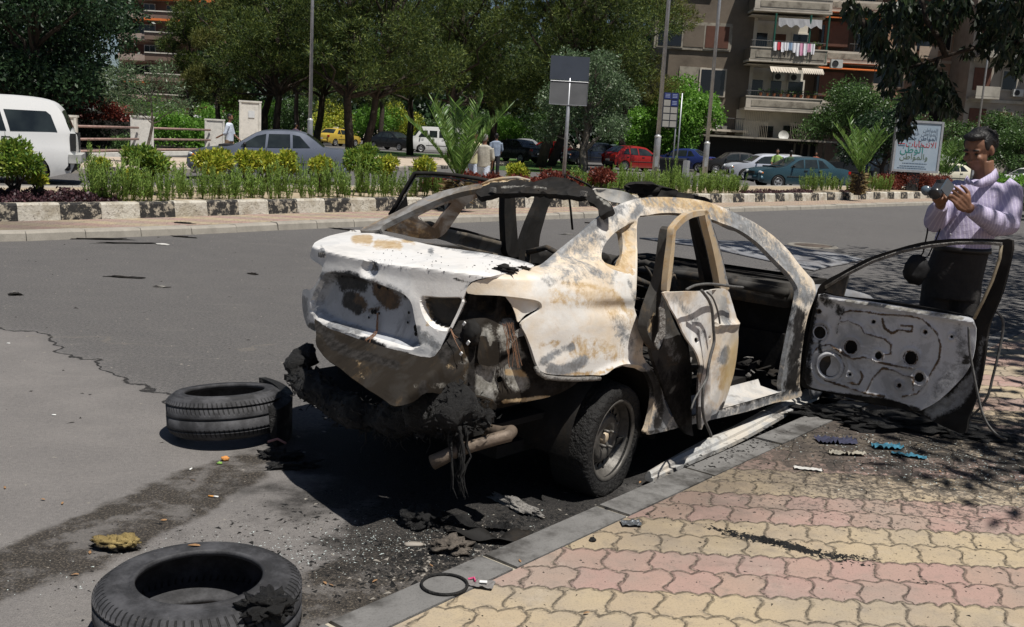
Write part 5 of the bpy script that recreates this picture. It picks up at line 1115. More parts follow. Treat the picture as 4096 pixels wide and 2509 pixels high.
scatter('fallen_leaf', 'small dry orange leaf lying on the dirty asphalt in the foreground', 'leaf', 'dry leaves scattered on the road', M_dry, [(*gp(u, v), .003, rl.uniform(0, 3), .027) for u, v, _ in LV], leafm)
scatter('fallen_leaf', 'small dry orange leaf lying on the pink and yellow pavers', 'leaf', 'dry leaves on the pavement', M_dry, [(*gp(u, v, .1), .104, rl.uniform(0, 3), .026) for u, v in ((2080,2250),(2345,2460),(3760,1890),(2560,1935),(1725,2268))], leafm)
mb = MB(); leafm(mb, .045, 1); o = mb.build('fallen_leaf', M_dry, None, True, loc=(*G(776, 2190, .2)[:2], .205)); tag(o, 'single orange leaf resting on top of the bottom left tyre', 'leaf')
def butt(x, y, a, label, fil=True):
    e = empty('cigarette_butt', (x, y, .005), a, label, 'cigarette butt')
    mb = MB(); mb.tube([(0, 0, 0), (.022, 0, 0)], .0042, 8); mb.build('paper', mk('cig_white', (.75, .75, .72), .05, 5), e, True)
    if fil: mb = MB(); mb.tube([(-.026, 0, 0), (0, 0, 0)], .0043, 8); mb.build('filter', mk('cig_orange', (.55, .26, .07), .1, 5), e, True)
    return e
butt(*gp(855, 1990), -.1, 'orange filtered cigarette butt at the edge of the dark stain')
butt(*gp(759, 1883), 1.4, 'white cigarette stub on the dark stain left of the burnt car shadow', False)
butt(*gp(208, 1663), .1, 'white cigarette stub on clear asphalt far left', False)
butt(*gp(28, 1376), .1, 'white stub at the left edge of the photo on the asphalt', False)
mb = MB(); mb.blob((0, 0, .012), (.02, .017, .013), .3, 2, 3, 3); tag(mb.build('orange_peel', mk('orange_peel', (.6, .26, .07), .2, 40), None, True, loc=(*gp(901, 1843), 0)), 'bright orange rind scrap below the second tyre', 'peel')
mb = MB(); mb.blob((0, 0, .006), (.014, .009, .008), .6, 3, 3, 2); tag(mb.build('green_sprig', mk('sprig', (.2, .36, .08), .2, 40), None, True, loc=(*gp(878, 1857), 0)), 'tiny green sprig left of the orange rind', 'sprig')
# rubber ring, foil and wrapper on the kerb
mb = MB(); mb.lathe([(.083+.0055*math.cos(a), .006*math.sin(a)) for a in np.linspace(0, 2*math.pi, 9)[:-1]], 64, None, True); tag(mb.build('rubber_ring', M_tyre, None, True, loc=(-.19, 3.375, .112)), 'thin black rubber ring lying across the kerb joint', 'ring')
def foil(mb, w_, h_, amp, seed, n=14):
    vs = []
    for i in range(n+1):
        for j in range(n+1): x, y = (i/n-.5)*w_, (j/n-.5)*h_; vs.append((x, y, .004+amp*abs(mnoise.noise(Vector((x*40+seed, y*40, seed))))))
    mb.add(vs, [(i*(n+1)+j, (i+1)*(n+1)+j, (i+1)*(n+1)+j+1, i*(n+1)+j+1) for i in range(n) for j in range(n)])
nfo = NT('foil', .22, .85, .5); nfo.col((.42, .45, .47)); 
mb = MB(); foil(mb, .085, .065, .016, 3); o = mb.build('foil_wrapper', nfo.m, None, False, loc=(.56, 4.07, .104)); o.rotation_euler = (0, 0, .1); tag(o, 'crinkled silver foil square on the pavers near the kerb', 'wrapper')
mb = MB(); mb.cur = 0; foil(mb, .1, .06, .012, 7); o = mb.build('plastic_wrapper', NT('clear_wrap', .25, 0, .7).col((.2, .19, .18)).m, None, False, loc=(-.06, 3.4, .106)); o.rotation_euler = (0, 0, -.2); tag(o, 'crumpled clear and pink plastic wrapper beside the rubber ring', 'wrapper')
mb = MB(); mb.box((.0, .0, 0), (.028, .018, .002), .2); mb.build('printed_patch', mk('white_plastic', (.7, .7, .68)), o).location = (.01, 0, .013)
mb = MB(); mb.tube([(-.05, .01, .01), (-.03, .02, .014), (-.02, -.0, .012)], .004, 5); mb.build('pink_twist', mk('pinkw', (.6, .08, .2), .1, 9), o)
# pieces on the pavement near the open front door
lump('charred_heap', (2.42, 5.93, .1), (.32, .16, .045), 'black crumbling heap of burnt trim on the pavement under the open front door', seed=31, parts=7, rot=R(8))
lump('charred_heap', (2.05, 6.1, .1), (.25, .14, .03), 'low black ash heap at the foot of the open front door hinge', seed=35, parts=6)
lump('charred_lump', (2.8, 5.75, .1), (.2, .08, .02), 'flat black burnt patch at the trailing corner of the open front door', seed=36, parts=4)
M_blue = var('blue_cloth', (.03, .13, .19), .8, 26, .8, bump=.01); M_navy = var('navy_cloth', (.03, .032, .06), .6, 18, .85, bump=.01)
def rag(name, x, y, w_, h_, amp, seed, m, label, rz=0, z=.104):
    mb = MB(); foil(mb, w_, h_, amp, seed, 18); o = mb.build(name, m, None, True, loc=(x, y, z)); o.rotation_euler = (0, 0, rz); return tag(o, label, 'rag')
rag('cloth_scrap', 2.15, 5.42, .17, .08, .035, 3, M_blue, 'turquoise scorched cloth scrap, upper one, on the pavers before the open door', .1)
rag('cloth_scrap', 2.22, 5.28, .18, .05, .03, 5, M_blue, 'turquoise and black cloth scrap, lower one, with a pale end', -.35)
rag('cloth_scrap', 1.88, 5.48, .22, .1, .045, 8, M_navy, 'dark navy crumpled rag left of the turquoise scraps', .1)
rag('pale_fragment', 1.87, 5.25, .2, .05, .04, 11, mk('pale_scrap', (.28, .26, .21), .4, 20), 'pale curled sheet fragment below the dark rag', .05)
rag('paper_scrap', 1.57, 4.95, .14, .04, .012, 13, mk('paperw', (.5, .49, .46), .2, 20), 'small white paper scrap on the pavers between kerb and rag', -.15)
lump('tar_blob', G(2370, 2165, .1), (.014, .014, .012), 'small round tar ball on the yellow pavers near the kerb', seed=41, sub=3, amp=.3)
tag(grit('soot_crust', 900, reg_gauss(1.17, 3.95, .13, .018, R(-28), 1), .004, .016, M_melt, 21, z=.1), kind='stuff')
grit('leaf_litter', 700, lambda r: (lambda a, q: (-1.0+q*math.cos(a), 3.14+q*math.sin(a)))(r.uniform(0, 6.28), .27*math.sqrt(r.rand())), .003, .012, mk('brown_crumb', (.13, .08, .045), .5, 30), 31)
grit('soot_crust', 260, reg_gauss(1.42, 3.86, .07, .012, R(-8), 1), .003, .01, M_melt, 22, z=.1)
grit('soot_grit', 2200, lambda r: (lambda p: p if kd(p) > .03 else None)((r.uniform(-.4, 4), r.uniform(2.8, 6))), .0015, .008, M_soot, 23, z=.1)
grit('gutter_rubble', 700, reg_gauss(-.15, 3.98, .24, .08, ka, -1), .005, .02, M_melt, 24, flat=.9)
grit('gutter_rubble', 420, reg_gauss(-.2, 3.95, .24, .09, ka, -1), .003, .013, mk('grey_crumb', (.25, .23, .2)), 25)
grit('kerb_foot_rubble', 900, reg_gauss(1.35, 5.3, .6, .04, ka, 0), .004, .018, M_melt, 26, z=.1)
# fallen sill cover and loose strip
def prof_bar(name, a, b, w_, h_, m, label, cat, taper=.35):
    a = np.array(a); b = np.array(b); d = (b-a)/np.linalg.norm(b-a); s_ = np.array([d[1], -d[0], 0]); s_ /= np.linalg.norm(s_); u = np.array([0, 0, 1]); rings = []
    for i in range(13):
        t = i/12; k = taper+(1-taper)*min(1, t*3); p = a+(b-a)*t+u*.006*math.sin(t*9); W_ = w_*k
        rings.append([tuple(p+s_*q[0]*W_+u*q[1]*h_) for q in ((-.5, 0), (-.5, .55), (-.28, .9), (.0, 1), (.2, .75), (.22, .45), (.5, .4), (.5, 0))])
    mb = MB(); mb.loft(rings); return tag(mb.build(name, m, None, False), label, cat)
M_trim = burnt('scorched_aluminium_trim', white=(.47, .46, .43), cream=.2, rust=.15, grey=.8, dark=.6, seed=5, rough=.5)
prof_bar('sill_cover', (.74, 4.84, .03), (2.02, 6.5, .10), .13, .055, M_trim, 'long pale fallen sill cover lying along the gutter beside the car', 'trim')
ribbonthing('loose_strip', [(2.02, 6.25, .17), (2.2, 6.08, .2), (2.5, 5.98, .19), (2.9, 5.86, .17)], .018, M_soot, 'long thin dark strip on the ground under the open front door', th=.006, tw=.05)
mb = MB(); mb.tube([(2.25, 6.12, .12), (2.22, 6.02, .17), (2.17, 5.95, .12)], .007, 5); tag(mb.build('bent_rod', M_ash, None, True), 'short bent grey rod standing in the ash below the open door', 'rod')
# litter strips on the far side of the road
for i, (u, v, L, lab) in enumerate(((500, 975, .55, 'long flat black burnt strip on the road near the outer kerb, left one'), (265+120, 958, .75, 'thin black stick lying along the outer kerb on the left'), (500, 1112, .3, 'black burnt fragment alone in the middle of the left asphalt'), (735, 893, .22, 'dark fragment lying on the island paving left of the car'), (735, 950, .3, 'twisted wire scraps near the outer kerb'), (1380, 920, .45, 'black bar on the road behind the car boot'), (1010, 1098, .12, 'small dark chip on the road left of the lamp opening'), (60, 1180, .1, 'tiny dark chip at the far left of the asphalt'), (640, 1150, .12, 'thin pale splinter on the dark asphalt'), (2350, 893, .12, 'dark chip on the road seen past the roof'), (2270, 940, .2, 'pale broken shard on the road seen through the car'))):
    p = G(u, v, .12 if i == 3 else 0); lump('burnt_fragment', p, (L/2, .025+.02*(i % 2), .012), lab, M_ash if 'pale' in lab else M_soot, 'fragment', seed=60+i, parts=4, rot=rl.uniform(-.4, .4), sub=3, amp=1.3)
mb = MB(); mb.blob((0, 0, .01), (.09, .05, .012), .3, 2, 3, 2); tag(mb.build('paper_scrap', mk('paperw', (.5, .49, .46)), None, loc=(*gp(650, 980), 0)), 'white scrap of paper on the road in front of the island', 'paper')
# manhole
c_ = G(3250, 985); e = empty('manhole_cover', (c_[0], c_[1], .004), 0, 'round rusty manhole cover in the road beyond the bonnet', 'manhole')
mb = MB(); mb.lathe([(0, .012), (.33, .012), (.34, .0)], 40); mb.build('lid', mk('rusty_cast_iron', (.09, .07, .055), .5, 12, .8, bump=.01), e, True)
mb = MB(); mb.lathe([(.35, .0), (.35, .012), (.44, .014), (.46, .0)], 40); mb.build('frame', mk('cement_ring', (.2, .185, .16), .4, 9, .9), e, True)
# ================================================================= PEOPLE
def fuse(o, vox, sm=3, fac=.5):
    m = o.modifiers.new('r', 'REMESH'); m.mode = 'VOXEL'; m.voxel_size = vox; m.use_smooth_shade = True
    s_ = o.modifiers.new('s', 'SMOOTH'); s_.factor = fac; s_.iterations = sm; return o
def ell3(mb, c, r, rot=None, sub=3): return mb.blob(c, r, 0, 1, 0, sub, rot)
def ringpath(mb, S, n=20, fwd=(0, -1, 0)):
    """loft of ellipses: (centre, half width, half depth, lateral dir)"""
    rings = []
    for c_, a, b, lat in S:
        c_ = Vector(c_); l = Vector(lat).normalized(); f = Vector((0, 0, 1)).cross(l).normalized()
        rings.append([c_+l*a*math.cos(t)+f*b*math.sin(t) for t in [2*math.pi*i/n for i in range(n)]])
    return mb.loft(rings)
def hand(mb, wrist, dirv, palmn, size=.18, curl=.6, side=1, spread=.1, cu=None):
    """wrist point, pointing direction, palm normal (towards what it holds)"""
    w_ = Vector(wrist); d = Vector(dirv).normalized(); p = Vector(palmn); p = (p-d*p.dot(d)).normalized(); s_ = d.cross(p)*side
    L = size; palm = [w_, w_+d*L*.18, w_+d*L*.46]
    for q in (-.034, -.012, .012, .034): mb.tube([w_+s_*q*.6, w_+d*L*.25+s_*q, w_+d*L*.48+s_*q], [.015, .016, .0125], 8)
    for k, (q, l) in enumerate(zip((-.033, -.011, .011, .031), (.42, .5, .47, .36))):
        a = cu[k] if cu else curl; b = w_+d*L*.46+s_*q*1.02; pts = [b]; dd = d.copy()
        for j, seg in enumerate((.45, .32, .25)):
            ang = a*(.7+.35*j); dd = (dd*math.cos(ang)+p*math.sin(ang)).normalized(); pp = (p*math.cos(ang)-d*math.sin(ang)); pts.append(pts[-1]+dd*L*l*seg)
        mb.tube(pts, [.0095, .0088, .008, .0065], 8)
    tb = w_+d*L*.16-s_*.035; t1 = tb+(d*.55-s_*.75+p*.35).normalized()*.04; t2 = t1+(d*.85-s_*.2+p*.5).normalized()*.034; t3 = t2+(d*.8+p*.6).normalized()*.026
    mb.tube([w_+d*L*.05-s_*.015, tb, t1, t2, t3], [.016, .016, .0125, .0105, .008], 8)
def head(mb, hair, c, face, s=1., tilt=0, bald=False, hairlen=0., ears=True):
    """c = centre of the skull, face = unit direction of the face"""
    f = Vector(face).normalized(); l = Vector((0, 0, 1)).cross(f).normalized(); u = f.cross(l)
    Mx = Matrix((f, l, u)).transposed(); rot = Mx.to_euler(); X = lambda a, b, c2: Vector(c)+(f*a+l*b+u*c2)*s
    def E_(m_, p, r, sub=3): ell3(m_, X(*p), tuple(q*s for q in r), rot, sub)
    E_(mb, (-.008, 0, .025), (.095, .076, .092)); E_(mb, (.032, 0, -.035), (.062, .062, .078)); E_(mb, (.04, 0, -.078), (.042, .046, .036)); E_(mb, (.062, 0, -.095), (.018, .022, .016))
    E_(mb, (.078, 0, .018), (.018, .052, .012)); E_(mb, (.088, 0, -.02), (.016, .010, .028)); E_(mb, (.099, 0, -.036), (.014, .014, .011)); E_(mb, (.076, .038, -.028), (.02, .02, .02)); E_(mb, (.076, -.038, -.028), (.02, .02, .02))
    E_(mb, (.082, 0, -.061), (.011, .022, .006)); E_(mb, (.080, 0, -.073), (.011, .019, .006))
    if ears:
        for q in (-1, 1): E_(mb, (-.008, q*.079, -.01), (.018, .009, .03)); E_(mb, (-.003, q*.075, -.03), (.01, .008, .012))
    if hair is not None and not bald:
        E_(hair, (-.022, 0, .036), (.093, .08, .092)); E_(hair, (.03, 0, .092), (.045, .06, .026)); E_(hair, (-.055, 0, -.02), (.045, .064, .06)); 
        for q in (-1, 1): E_(hair, (.012, q*.066, .035), (.03, .010, .04)); E_(hair, (-.05, q*.055, -.01), (.03, .018, .045))
        if hairlen: E_(hair, (.06, 0, .1), (.035, .055, .025))
    return X
SKIN = var('skin', (.20, .10, .06), .15, 22, .55, 0, .4, bump=.001); HAIRM = var('black_hair', (.008, .007, .007), .4, 60, .5, bump=.006, bs=90)  # skin tone lowered in colour for the shaded face
M_eye = mk('eye_dark', (.03, .02, .015), .1, 9, .3); M_eyew = mk('eye_white', (.5, .48, .45), .05, 9, .3)
# ---- the man filming
YM = 6.1
def A_(x, y, Y=YM): return Vector(at(3600+x/2.744, 500+y/2.744, Y))
man = empty('person', (2.72, 6.12, .1), 0, 'man in a lilac striped shirt filming with a camcorder behind the open door', 'person')
def local(o, par):   # geometry was written in world coordinates
    o.parent = par; o.matrix_parent_inverse = Matrix.Identity(4); me = o.data; me.transform(Matrix.Translation(-par.location)); return o
bd = MB(); hb = MB()
hc = A_(865, 265); FV = Vector((-.72, -.57, -.40))
X_ = head(bd, hb, hc, FV, 1.0, hairlen=1)
bd.tube([A_(915, 400), A_(925, 520), A_(915, 640, YM+.02)], [.058, .056, .07], 14)
lat = Vector((.93, -.30, 0))
TR = [(900, 590, 90, .06), (905, 640, 250, .085), (890, 720, 335, .115), (865, 850, 325, .135), (815, 1000, 300, .145), (750, 1150, 298, .155), (700, 1250, 292, .155), (680, 1340, 288, .15)]
ringpath(bd, [(A_(x, y), (w_-35)*.000557, d-.02, lat) for x, y, w_, d in TR]+[(Vector((2.7, 6.12, .98)), .12, .09, lat), (Vector((2.7, 6.12, .9)), .07, .06, lat)])
SR, ER, WR = A_(1190, 740, 6.06), A_(1150, 1090, 5.95), A_(735, 905, 5.72)       # his left arm, picture right
SL, EL, WL = A_(600, 760, 6.12), A_(385, 1060, 6.0), A_(455, 845, 5.82)
bd.tube([SR, ER, WR], [.05, .042, .028], 12); bd.tube([SL, EL, WL], [.05, .042, .028], 12)
hand(bd, WR, A_(590, 740, 5.66)-WR, Vector((-.5, .6, .3)), .185, .5, 1, cu=(.25, .45, .6, .75))
hand(bd, WL, A_(440, 700, 5.72)-WL, Vector((-.25, -.8, .1)), .18, .9, -1)
fuse(local(bd.build('body', SKIN, man, True), man), .0055, 2)
hb.blob(tuple(hc+Vector((.025, .02, .05))), (.088, .085, .082), .22, 7, 2, 4)
fuse(local(hb.build('hair', HAIRM, man, True), man), .006, 1)
for q in (-1, 1): mb = MB(); ell3(mb, X_(.086, q*.031, .0), (.011, .014, .006), None, 2); local(mb.build('eye', M_eye, man, True), man)
for q in (-1, 1):
    mb = MB(); mb.tube([X_(.088, q*.014, .022), X_(.094, q*.032, .029), X_(.082, q*.05, .023)], [.004, .006, .003], 6); local(mb.build('eyebrow', HAIRM, man, True), man)
sh = MB()
ringpath(sh, [(A_(x, y), w_*.000557, d, lat) for x, y, w_, d in [(910, 600, 105, .07)]+TR[1:]]+[(A_(685, 1385), .162, .152, lat)])
sh.tube([A_(1110, 680, 6.08), SR, A_(1190, 900, 6.0), ER, A_(1060, 1090, 5.88), A_(900, 990, 5.78), A_(775, 925, 5.73)], [.07, .082, .08, .082, .074, .056, .045], 16)
sh.tube([A_(680, 700, 6.14), SL, A_(470, 940, 6.05), EL, A_(400, 950, 5.93), A_(450, 880, 5.85)], [.07, .075, .074, .066, .056, .042], 16)
V_ = np.array(sh.v)
V_ += np.stack([vnoise(V_, 9, s_, 2) for s_ in (1, 2, 3)], 1)*.009; sh.v = [tuple(v) for v in V_]
for (P, r_) in (([A_(1230, 1000, 5.9), A_(1130, 1000, 5.83), A_(1010, 960, 5.83)], .014), ([A_(1250, 1080, 5.93), A_(1140, 1060, 5.83), A_(990, 1010, 5.80)], .013), ([A_(1200, 1140, 5.93), A_(1080, 1120, 5.84)], .013), ([A_(900, 960, 5.74), A_(880, 1050, 5.80)], .012), ([A_(840, 880, 5.70), A_(870, 980, 5.76)], .010), ([A_(1040, 760, 5.96), A_(1020, 900, 5.93)], .012)): sh.tube(P, [r_*.3]+[r_]*(len(P)-2)+[r_*.3], 8)
n = NT('lilac_striped_cotton', .85, 0, .2); x, y, z = n.xyz(); 
st = n.math('SINE', n.math('MULTIPLY', n.math('ADD', x, n.math('ADD', n.math('MULTIPLY', z, .12), n.math('MULTIPLY', n.noise(3, 2), .03))), 2*math.pi/.021))
b = n.mix(n.sm(st, .55, .95), (.44, .40, .53), (.6, .56, .66)); b = n.mix(n.math('MULTIPLY', n.noise(25, 3), .3), b, (.28, .22, .46)); n.col(b); n.bump(n.noise(14, 5, .65), .008); M_shirt = n.m
shirt = fuse(local(sh.build('shirt', M_shirt, man, True), man), .008, 1)
mb = MB()   # collar, placket, pocket
co = [A_(1040, 500, 6.02), A_(960, 570, 5.98), A_(820, 635, 5.93)]; mb.loft([[p, p+Vector((.0, -.008, .0)), p+Vector((d_, -.02, -h_)), p+Vector((d_, -.012, -h_))] for p, d_, h_ in ((A_(1045, 480, 6.08), .02, .05), (A_(1000, 530, 6.02), .01, .06), (A_(900, 590, 5.96), .0, .05), (A_(815, 630, 5.92), -.005, .02))])
mb.loft([[p, p+Vector((.0, -.008, .0)), p+Vector((d_, -.02, -h_)), p+Vector((d_, -.012, -h_))] for p, d_, h_ in ((A_(735, 555, 6.0), -.02, .03), (A_(760, 600, 5.95), -.01, .03), (A_(800, 632, 5.92), -.0, .012))])
local(mb.build('collar', M_shirt, man, True, solid=.003), man)
mb = MB()
for (x, y) in ((795, 655), (775, 780), (640, 930), (555, 1200)): ell3(mb, A_(x, y, 5.955 if y < 900 else 5.94), (.006, .004, .006), None, 2)
local(mb.build('buttons', mk('pearl', (.6, .58, .66), .05, 5, .3), man, True), man)
tr = MB()
ringpath(tr, [(A_(680, 1345), .157, .15, lat), (Vector((2.7, 6.12, 1.0)), .17, .15, lat), (Vector((2.7, 6.12, .88)), .165, .14, lat)])
for sgn in (-1, 1): tr.tube([Vector((2.7+.075*sgn, 6.12-.02*sgn, .95)), Vector((2.7+.09*sgn, 6.11-.03*sgn, .58)), Vector((2.7+.105*sgn, 6.13-.03*sgn, .15))], [.095, .082, .062], 16)
M_tro = var('dark_trousers', (.028, .026, .025), .3, 12, .9, bump=.006); fuse(local(tr.build('trousers', M_tro, man, True), man), .01, 2)
mb = MB(); ringpath(mb, [(A_(682, 1330+k), .166, .158, lat) for k in (0, 60)]); local(mb.build('belt', mk('black_leather', (.012, .011, .01), .3, 20, .5), man, True), man)
for sgn in (-1, 1):
    mb = MB(); mb.blob((2.7+.105*sgn-.03, 6.06-.03*sgn, .135), (.055, .13, .045), .0, 1, 0, 3, (0, 0, R(-25))); local(mb.build('shoe', mk('black_leather', (.012, .011, .01)), man, True), man)
# camcorder
cc_ = A_(425, 700, 5.66); e = empty('camcorder', tuple(cc_), R(25), 'black camcorder with its screen folded out in the hands of the man', 'camcorder')
M_cb = mk('camcorder_black', (.03, .032, .036), .3, 20, .25); M_cg = NT('camcorder_gloss', .12, 0, .6).col((.10, .13, .16)).m
mb = MB(); rings = [[(x_, .035*math.cos(t)*k, .034*math.sin(t)*k) for t in np.linspace(0, 2*math.pi, 17)[:-1]] for x_, k in ((-.09, .75), (-.085, .95), (-.06, 1), (.05, 1.05), (.07, .9), (.075, .5))]; mb.loft(rings); o = mb.build('body', M_cb, e, True); o.rotation_euler = (.3, -.35, .5)
mb = MB(); mb.box((0, 0, 0), (.085, .010, .07)); o = mb.build('screen', M_cg, e); o.location = (.01, -.05, .01); o.rotation_euler = (.2, .5, .2)
mb = MB(); mb.lathe([(0, .0), (.024, 0), (.028, -.03), (.0, -.03)], 20); o = mb.build('lens', M_cg, e, True); o.location = (-.08, .02, -.01); o.rotation_euler = (0, R(-80), .5)
mb = MB(); mb.box((.02, 0, .04), (.06, .03, .02)); o = mb.build('viewfinder', M_cb, e)
# shoulder bag on a strap
bc_ = Vector(at(3665, 1080, 6.05)); e = empty('camera_bag', tuple(bc_), 0, 'small black padded bag hanging on a strap in front of the man', 'bag')
mb = MB(); mb.blob((0, 0, 0), (.075, .045, .095), .12, 2, 2, 4); mb.build('pouch', mk('black_nylon', (.008, .008, .009), .3, 20, .7), e, True)
mb = MB()
for P in ([A_(320, 1010, 6.0), A_(300, 1180, 6.02), A_(255, 1400, 6.04), Vector(at(3680, 1030, 6.05))], [A_(470, 1080, 5.95), A_(400, 1250, 6.0), A_(310, 1440, 6.03), Vector(at(3700, 1030, 6.05))]): mb.tube([p-bc_ for p in P], .011, 6, flat=.3)
mb.build('strap', mk('black_nylon', (.008, .008, .009)), e, True)

# ---- small figures in the background
def figure(x, y, hd, top, bot, label, name='person', h=1.72, skin=SKIN, hair=HAIRM, stride=.12, arms=((.25, .0), (-.1, .0)), z=0., sit=False, bald=False, group=None):
    e = empty(name, (x, y, z), hd, label, 'person', group); k = h/1.75   # faces local -y
    B = MB(); H_ = MB() if not bald else None
    head(B, H_, (0, -.02, 1.64*k), (0, -1, -.05), 1.0); B.tube([(0, 0, 1.4*k), (0, -.01, 1.58*k)], [.06, .052], 10)
    ringpath(B, [((0, 0, z_*k), a, b_, (1, 0, 0)) for z_, a, b_ in ((1.46, .08, .06), (1.4, .17, .09), (1.2, .155, .1), (1.0, .14, .09), (.88, .15, .1))], 14)
    hands = []
    for sg, (fw, out) in zip((-1, 1), arms):
        S_, E2, W2 = Vector((sg*.19, 0, 1.38*k)), Vector((sg*(.24+out), -fw*.3, 1.11*k)), Vector((sg*(.2+out), -fw*1.1, (.88+abs(fw)*.5)*k)); B.tube([S_, E2, W2], [.045, .036, .025], 10); hands.append((S_, E2, W2)); B.tube([W2, W2+(W2-E2).normalized()*.09, W2+(W2-E2).normalized()*.15], [.03, .03, .015], 8)
    legs = []
    for sg in (-1, 1):
        P = [Vector((sg*.09, 0, .9*k)), Vector((sg*.1, -sg*stride*.8, .48*k)), Vector((sg*.1, -sg*stride*.9, .08*k))]; legs.append(P); B.tube(P, [.085, .055, .038], 10)
    fuse(B.build('body', skin, e, True), .014, 1)
    if H_: fuse(H_.build('hair', hair, e, True), .014, 1)
    T = MB(); ringpath(T, [((0, 0, z_*k), a, b_, (1, 0, 0)) for z_, a, b_ in ((1.47, .08, .065), (1.42, .19, .11), (1.2, .185, .13), (1.0, .18, .13), (.86, .19, .135))], 16)
    for S_, E2, W2 in hands: T.tube([S_, S_.lerp(E2, .5), E2, E2.lerp(W2, .25)], [.07, .066, .06, .055], 10)
    V_ = np.array(T.v); V_ += np.stack([vnoise(V_, 8, s_, 2) for s_ in (1, 2, 3)], 1)*.014; T.v = [tuple(v) for v in V_]
    fuse(T.build('shirt', top, e, True), .016, 1)
    L = MB(); ringpath(L, [((0, 0, z_*k), a, b_, (1, 0, 0)) for z_, a, b_ in ((.95, .165, .115), (.82, .17, .12))], 14)
    for P in legs: L.tube(P, [.1, .075, .06], 12)
    fuse(L.build('trousers', bot, e, True), .018, 1)
    for P in legs:
        S = MB(); S.blob((P[2].x, P[2].y-.06, .045), (.05, .13, .045), 0, 1, 0, 2); S.build('shoe', mk('black_leather', (.012, .011, .01)), e, True)
    return e
def cl(name, c): return mk(name, c, .25, 9, .9, bump=.01)
def faraway(px, py_head, dist, *a, **k):     # stand a figure where its head meets the picture
    x = gx(px, dist); return figure(x, dist, *a, **k)
figure(gx(917, 33.5), 33.5, R(90), cl('pale_blue_shirt', (.55, .6, .68)), cl('brown_trousers', (.25, .17, .11)), 'man in a pale blue short-sleeved shirt walking between the wall piers', h=1.75, z=.15, arms=((-.25, 0), (.2, 0)), stride=.2)
figure(gx(1890, 28), 28, R(-30), cl('cream_shirt', (.62, .58, .36)), cl('pale_blue_jeans', (.5, .55, .65)), 'man in a cream shirt facing left beside the palm', h=1.78, arms=((.1, .15), (-.1, 0)))
figure(gx(1928, 27), 27, R(165), cl('grey_shirt', (.38, .36, .31)), cl('pale_blue_jeans', (.5, .55, .65)), 'balding man in a loose grey shirt seen from behind beside the palm', h=1.70, bald=False, arms=((.1, 0), (-.35, .1)), hair=cl('grey_hair', (.2, .19, .18)))
figure(gx(1978, 40), 40, R(180), cl('bluegrey_shirt', (.25, .3, .38)), cl('black_trousers', (.015, .015, .018)), 'person in a blue-grey shirt with a black shoulder strap behind the two men', h=1.75)
figure(gx(1180, 52), 52, R(150), cl('purple_shirt', (.07, .05, .08)), cl('black_trousers', (.015, .015, .018)), 'person in a dark shirt under the pines right of the tall pillar', h=1.72)
figure(gx(3098, 50.5), 50.5, R(-20), cl('lime_shirt', (.28, .42, .12)), cl('black_trousers', (.015, .015, .018)), 'person in a lime green shirt standing behind the teal car', h=1.75)
figure(gx(3150, 45.5), 45.5, R(175), cl('olive_shirt', (.05, .09, .05)), cl('olive_trousers', (.035, .055, .035)), 'person in olive green clothes standing in front of the teal car', h=1.72)
figure(gx(3254, 66), 66, 0, cl('brick_shirt', (.3, .1, .06)), cl('black_trousers', (.015, .015, .018)), 'small figure by the shop entrance behind the teal car', h=1.7)
figure(gx(3448, 60), 60, R(20), cl('navy_shirt', (.05, .07, .16)), cl('grey_trousers', (.12, .12, .13)), 'person in navy right of the right-hand palm trunk', h=1.7)
figure(gx(3478, 61), 61, R(-20), cl('lightblue_shirt', (.3, .4, .5)), cl('grey_trousers', (.12, .12, .13)), 'person in light blue next to the person in navy', h=1.6)
figure(gx(490, 62), 62, R(180), cl('white_shirt', (.6, .62, .66)), cl('grey_trousers', (.12, .12, .13)), 'distant person in white above the red-leaved hedge on the left', h=1.7)
# ================================================================= VEHICLES
def M_glass_dark(): 
    if 'cglass' not in MT: 
        n = NT('car_glass', .06, 0, .6); n.col(n.ramp(n.noise(1.5, 3), (.35, (.012, .016, .018)), (.7, (.035, .045, .045)))); MT['cglass'] = n.m
    return MT['cglass']
def paintm(name, c, metal=0.):
    k = 'paint_'+name
    if k not in MT:
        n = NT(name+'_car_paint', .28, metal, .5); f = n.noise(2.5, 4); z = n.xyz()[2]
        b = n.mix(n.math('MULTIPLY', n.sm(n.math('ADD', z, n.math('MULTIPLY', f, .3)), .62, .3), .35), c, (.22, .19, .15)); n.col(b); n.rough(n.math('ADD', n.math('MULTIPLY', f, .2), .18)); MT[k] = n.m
    return MT[k]
M_bt = mk('car_rubber', (.016, .016, .016), .3, 20, .8); M_bp = mk('black_plastic_trim', (.02, .02, .021), .3, 9, .6)
M_alloy = mk('alloy_wheel', (.38, .38, .38), .2, 12, .35, .5); M_hl = NT('headlight_glass', .08, .1, .8).col((.6, .62, .62)).m; M_tl = NT('tail_light_red', .2, 0, .6).col((.4, .015, .012)).m; M_or = NT('indicator_orange', .2, 0, .6).col((.7, .2, .02)).m
M_plate = mk('number_plate', (.62, .62, .6), .1, 9, .4)
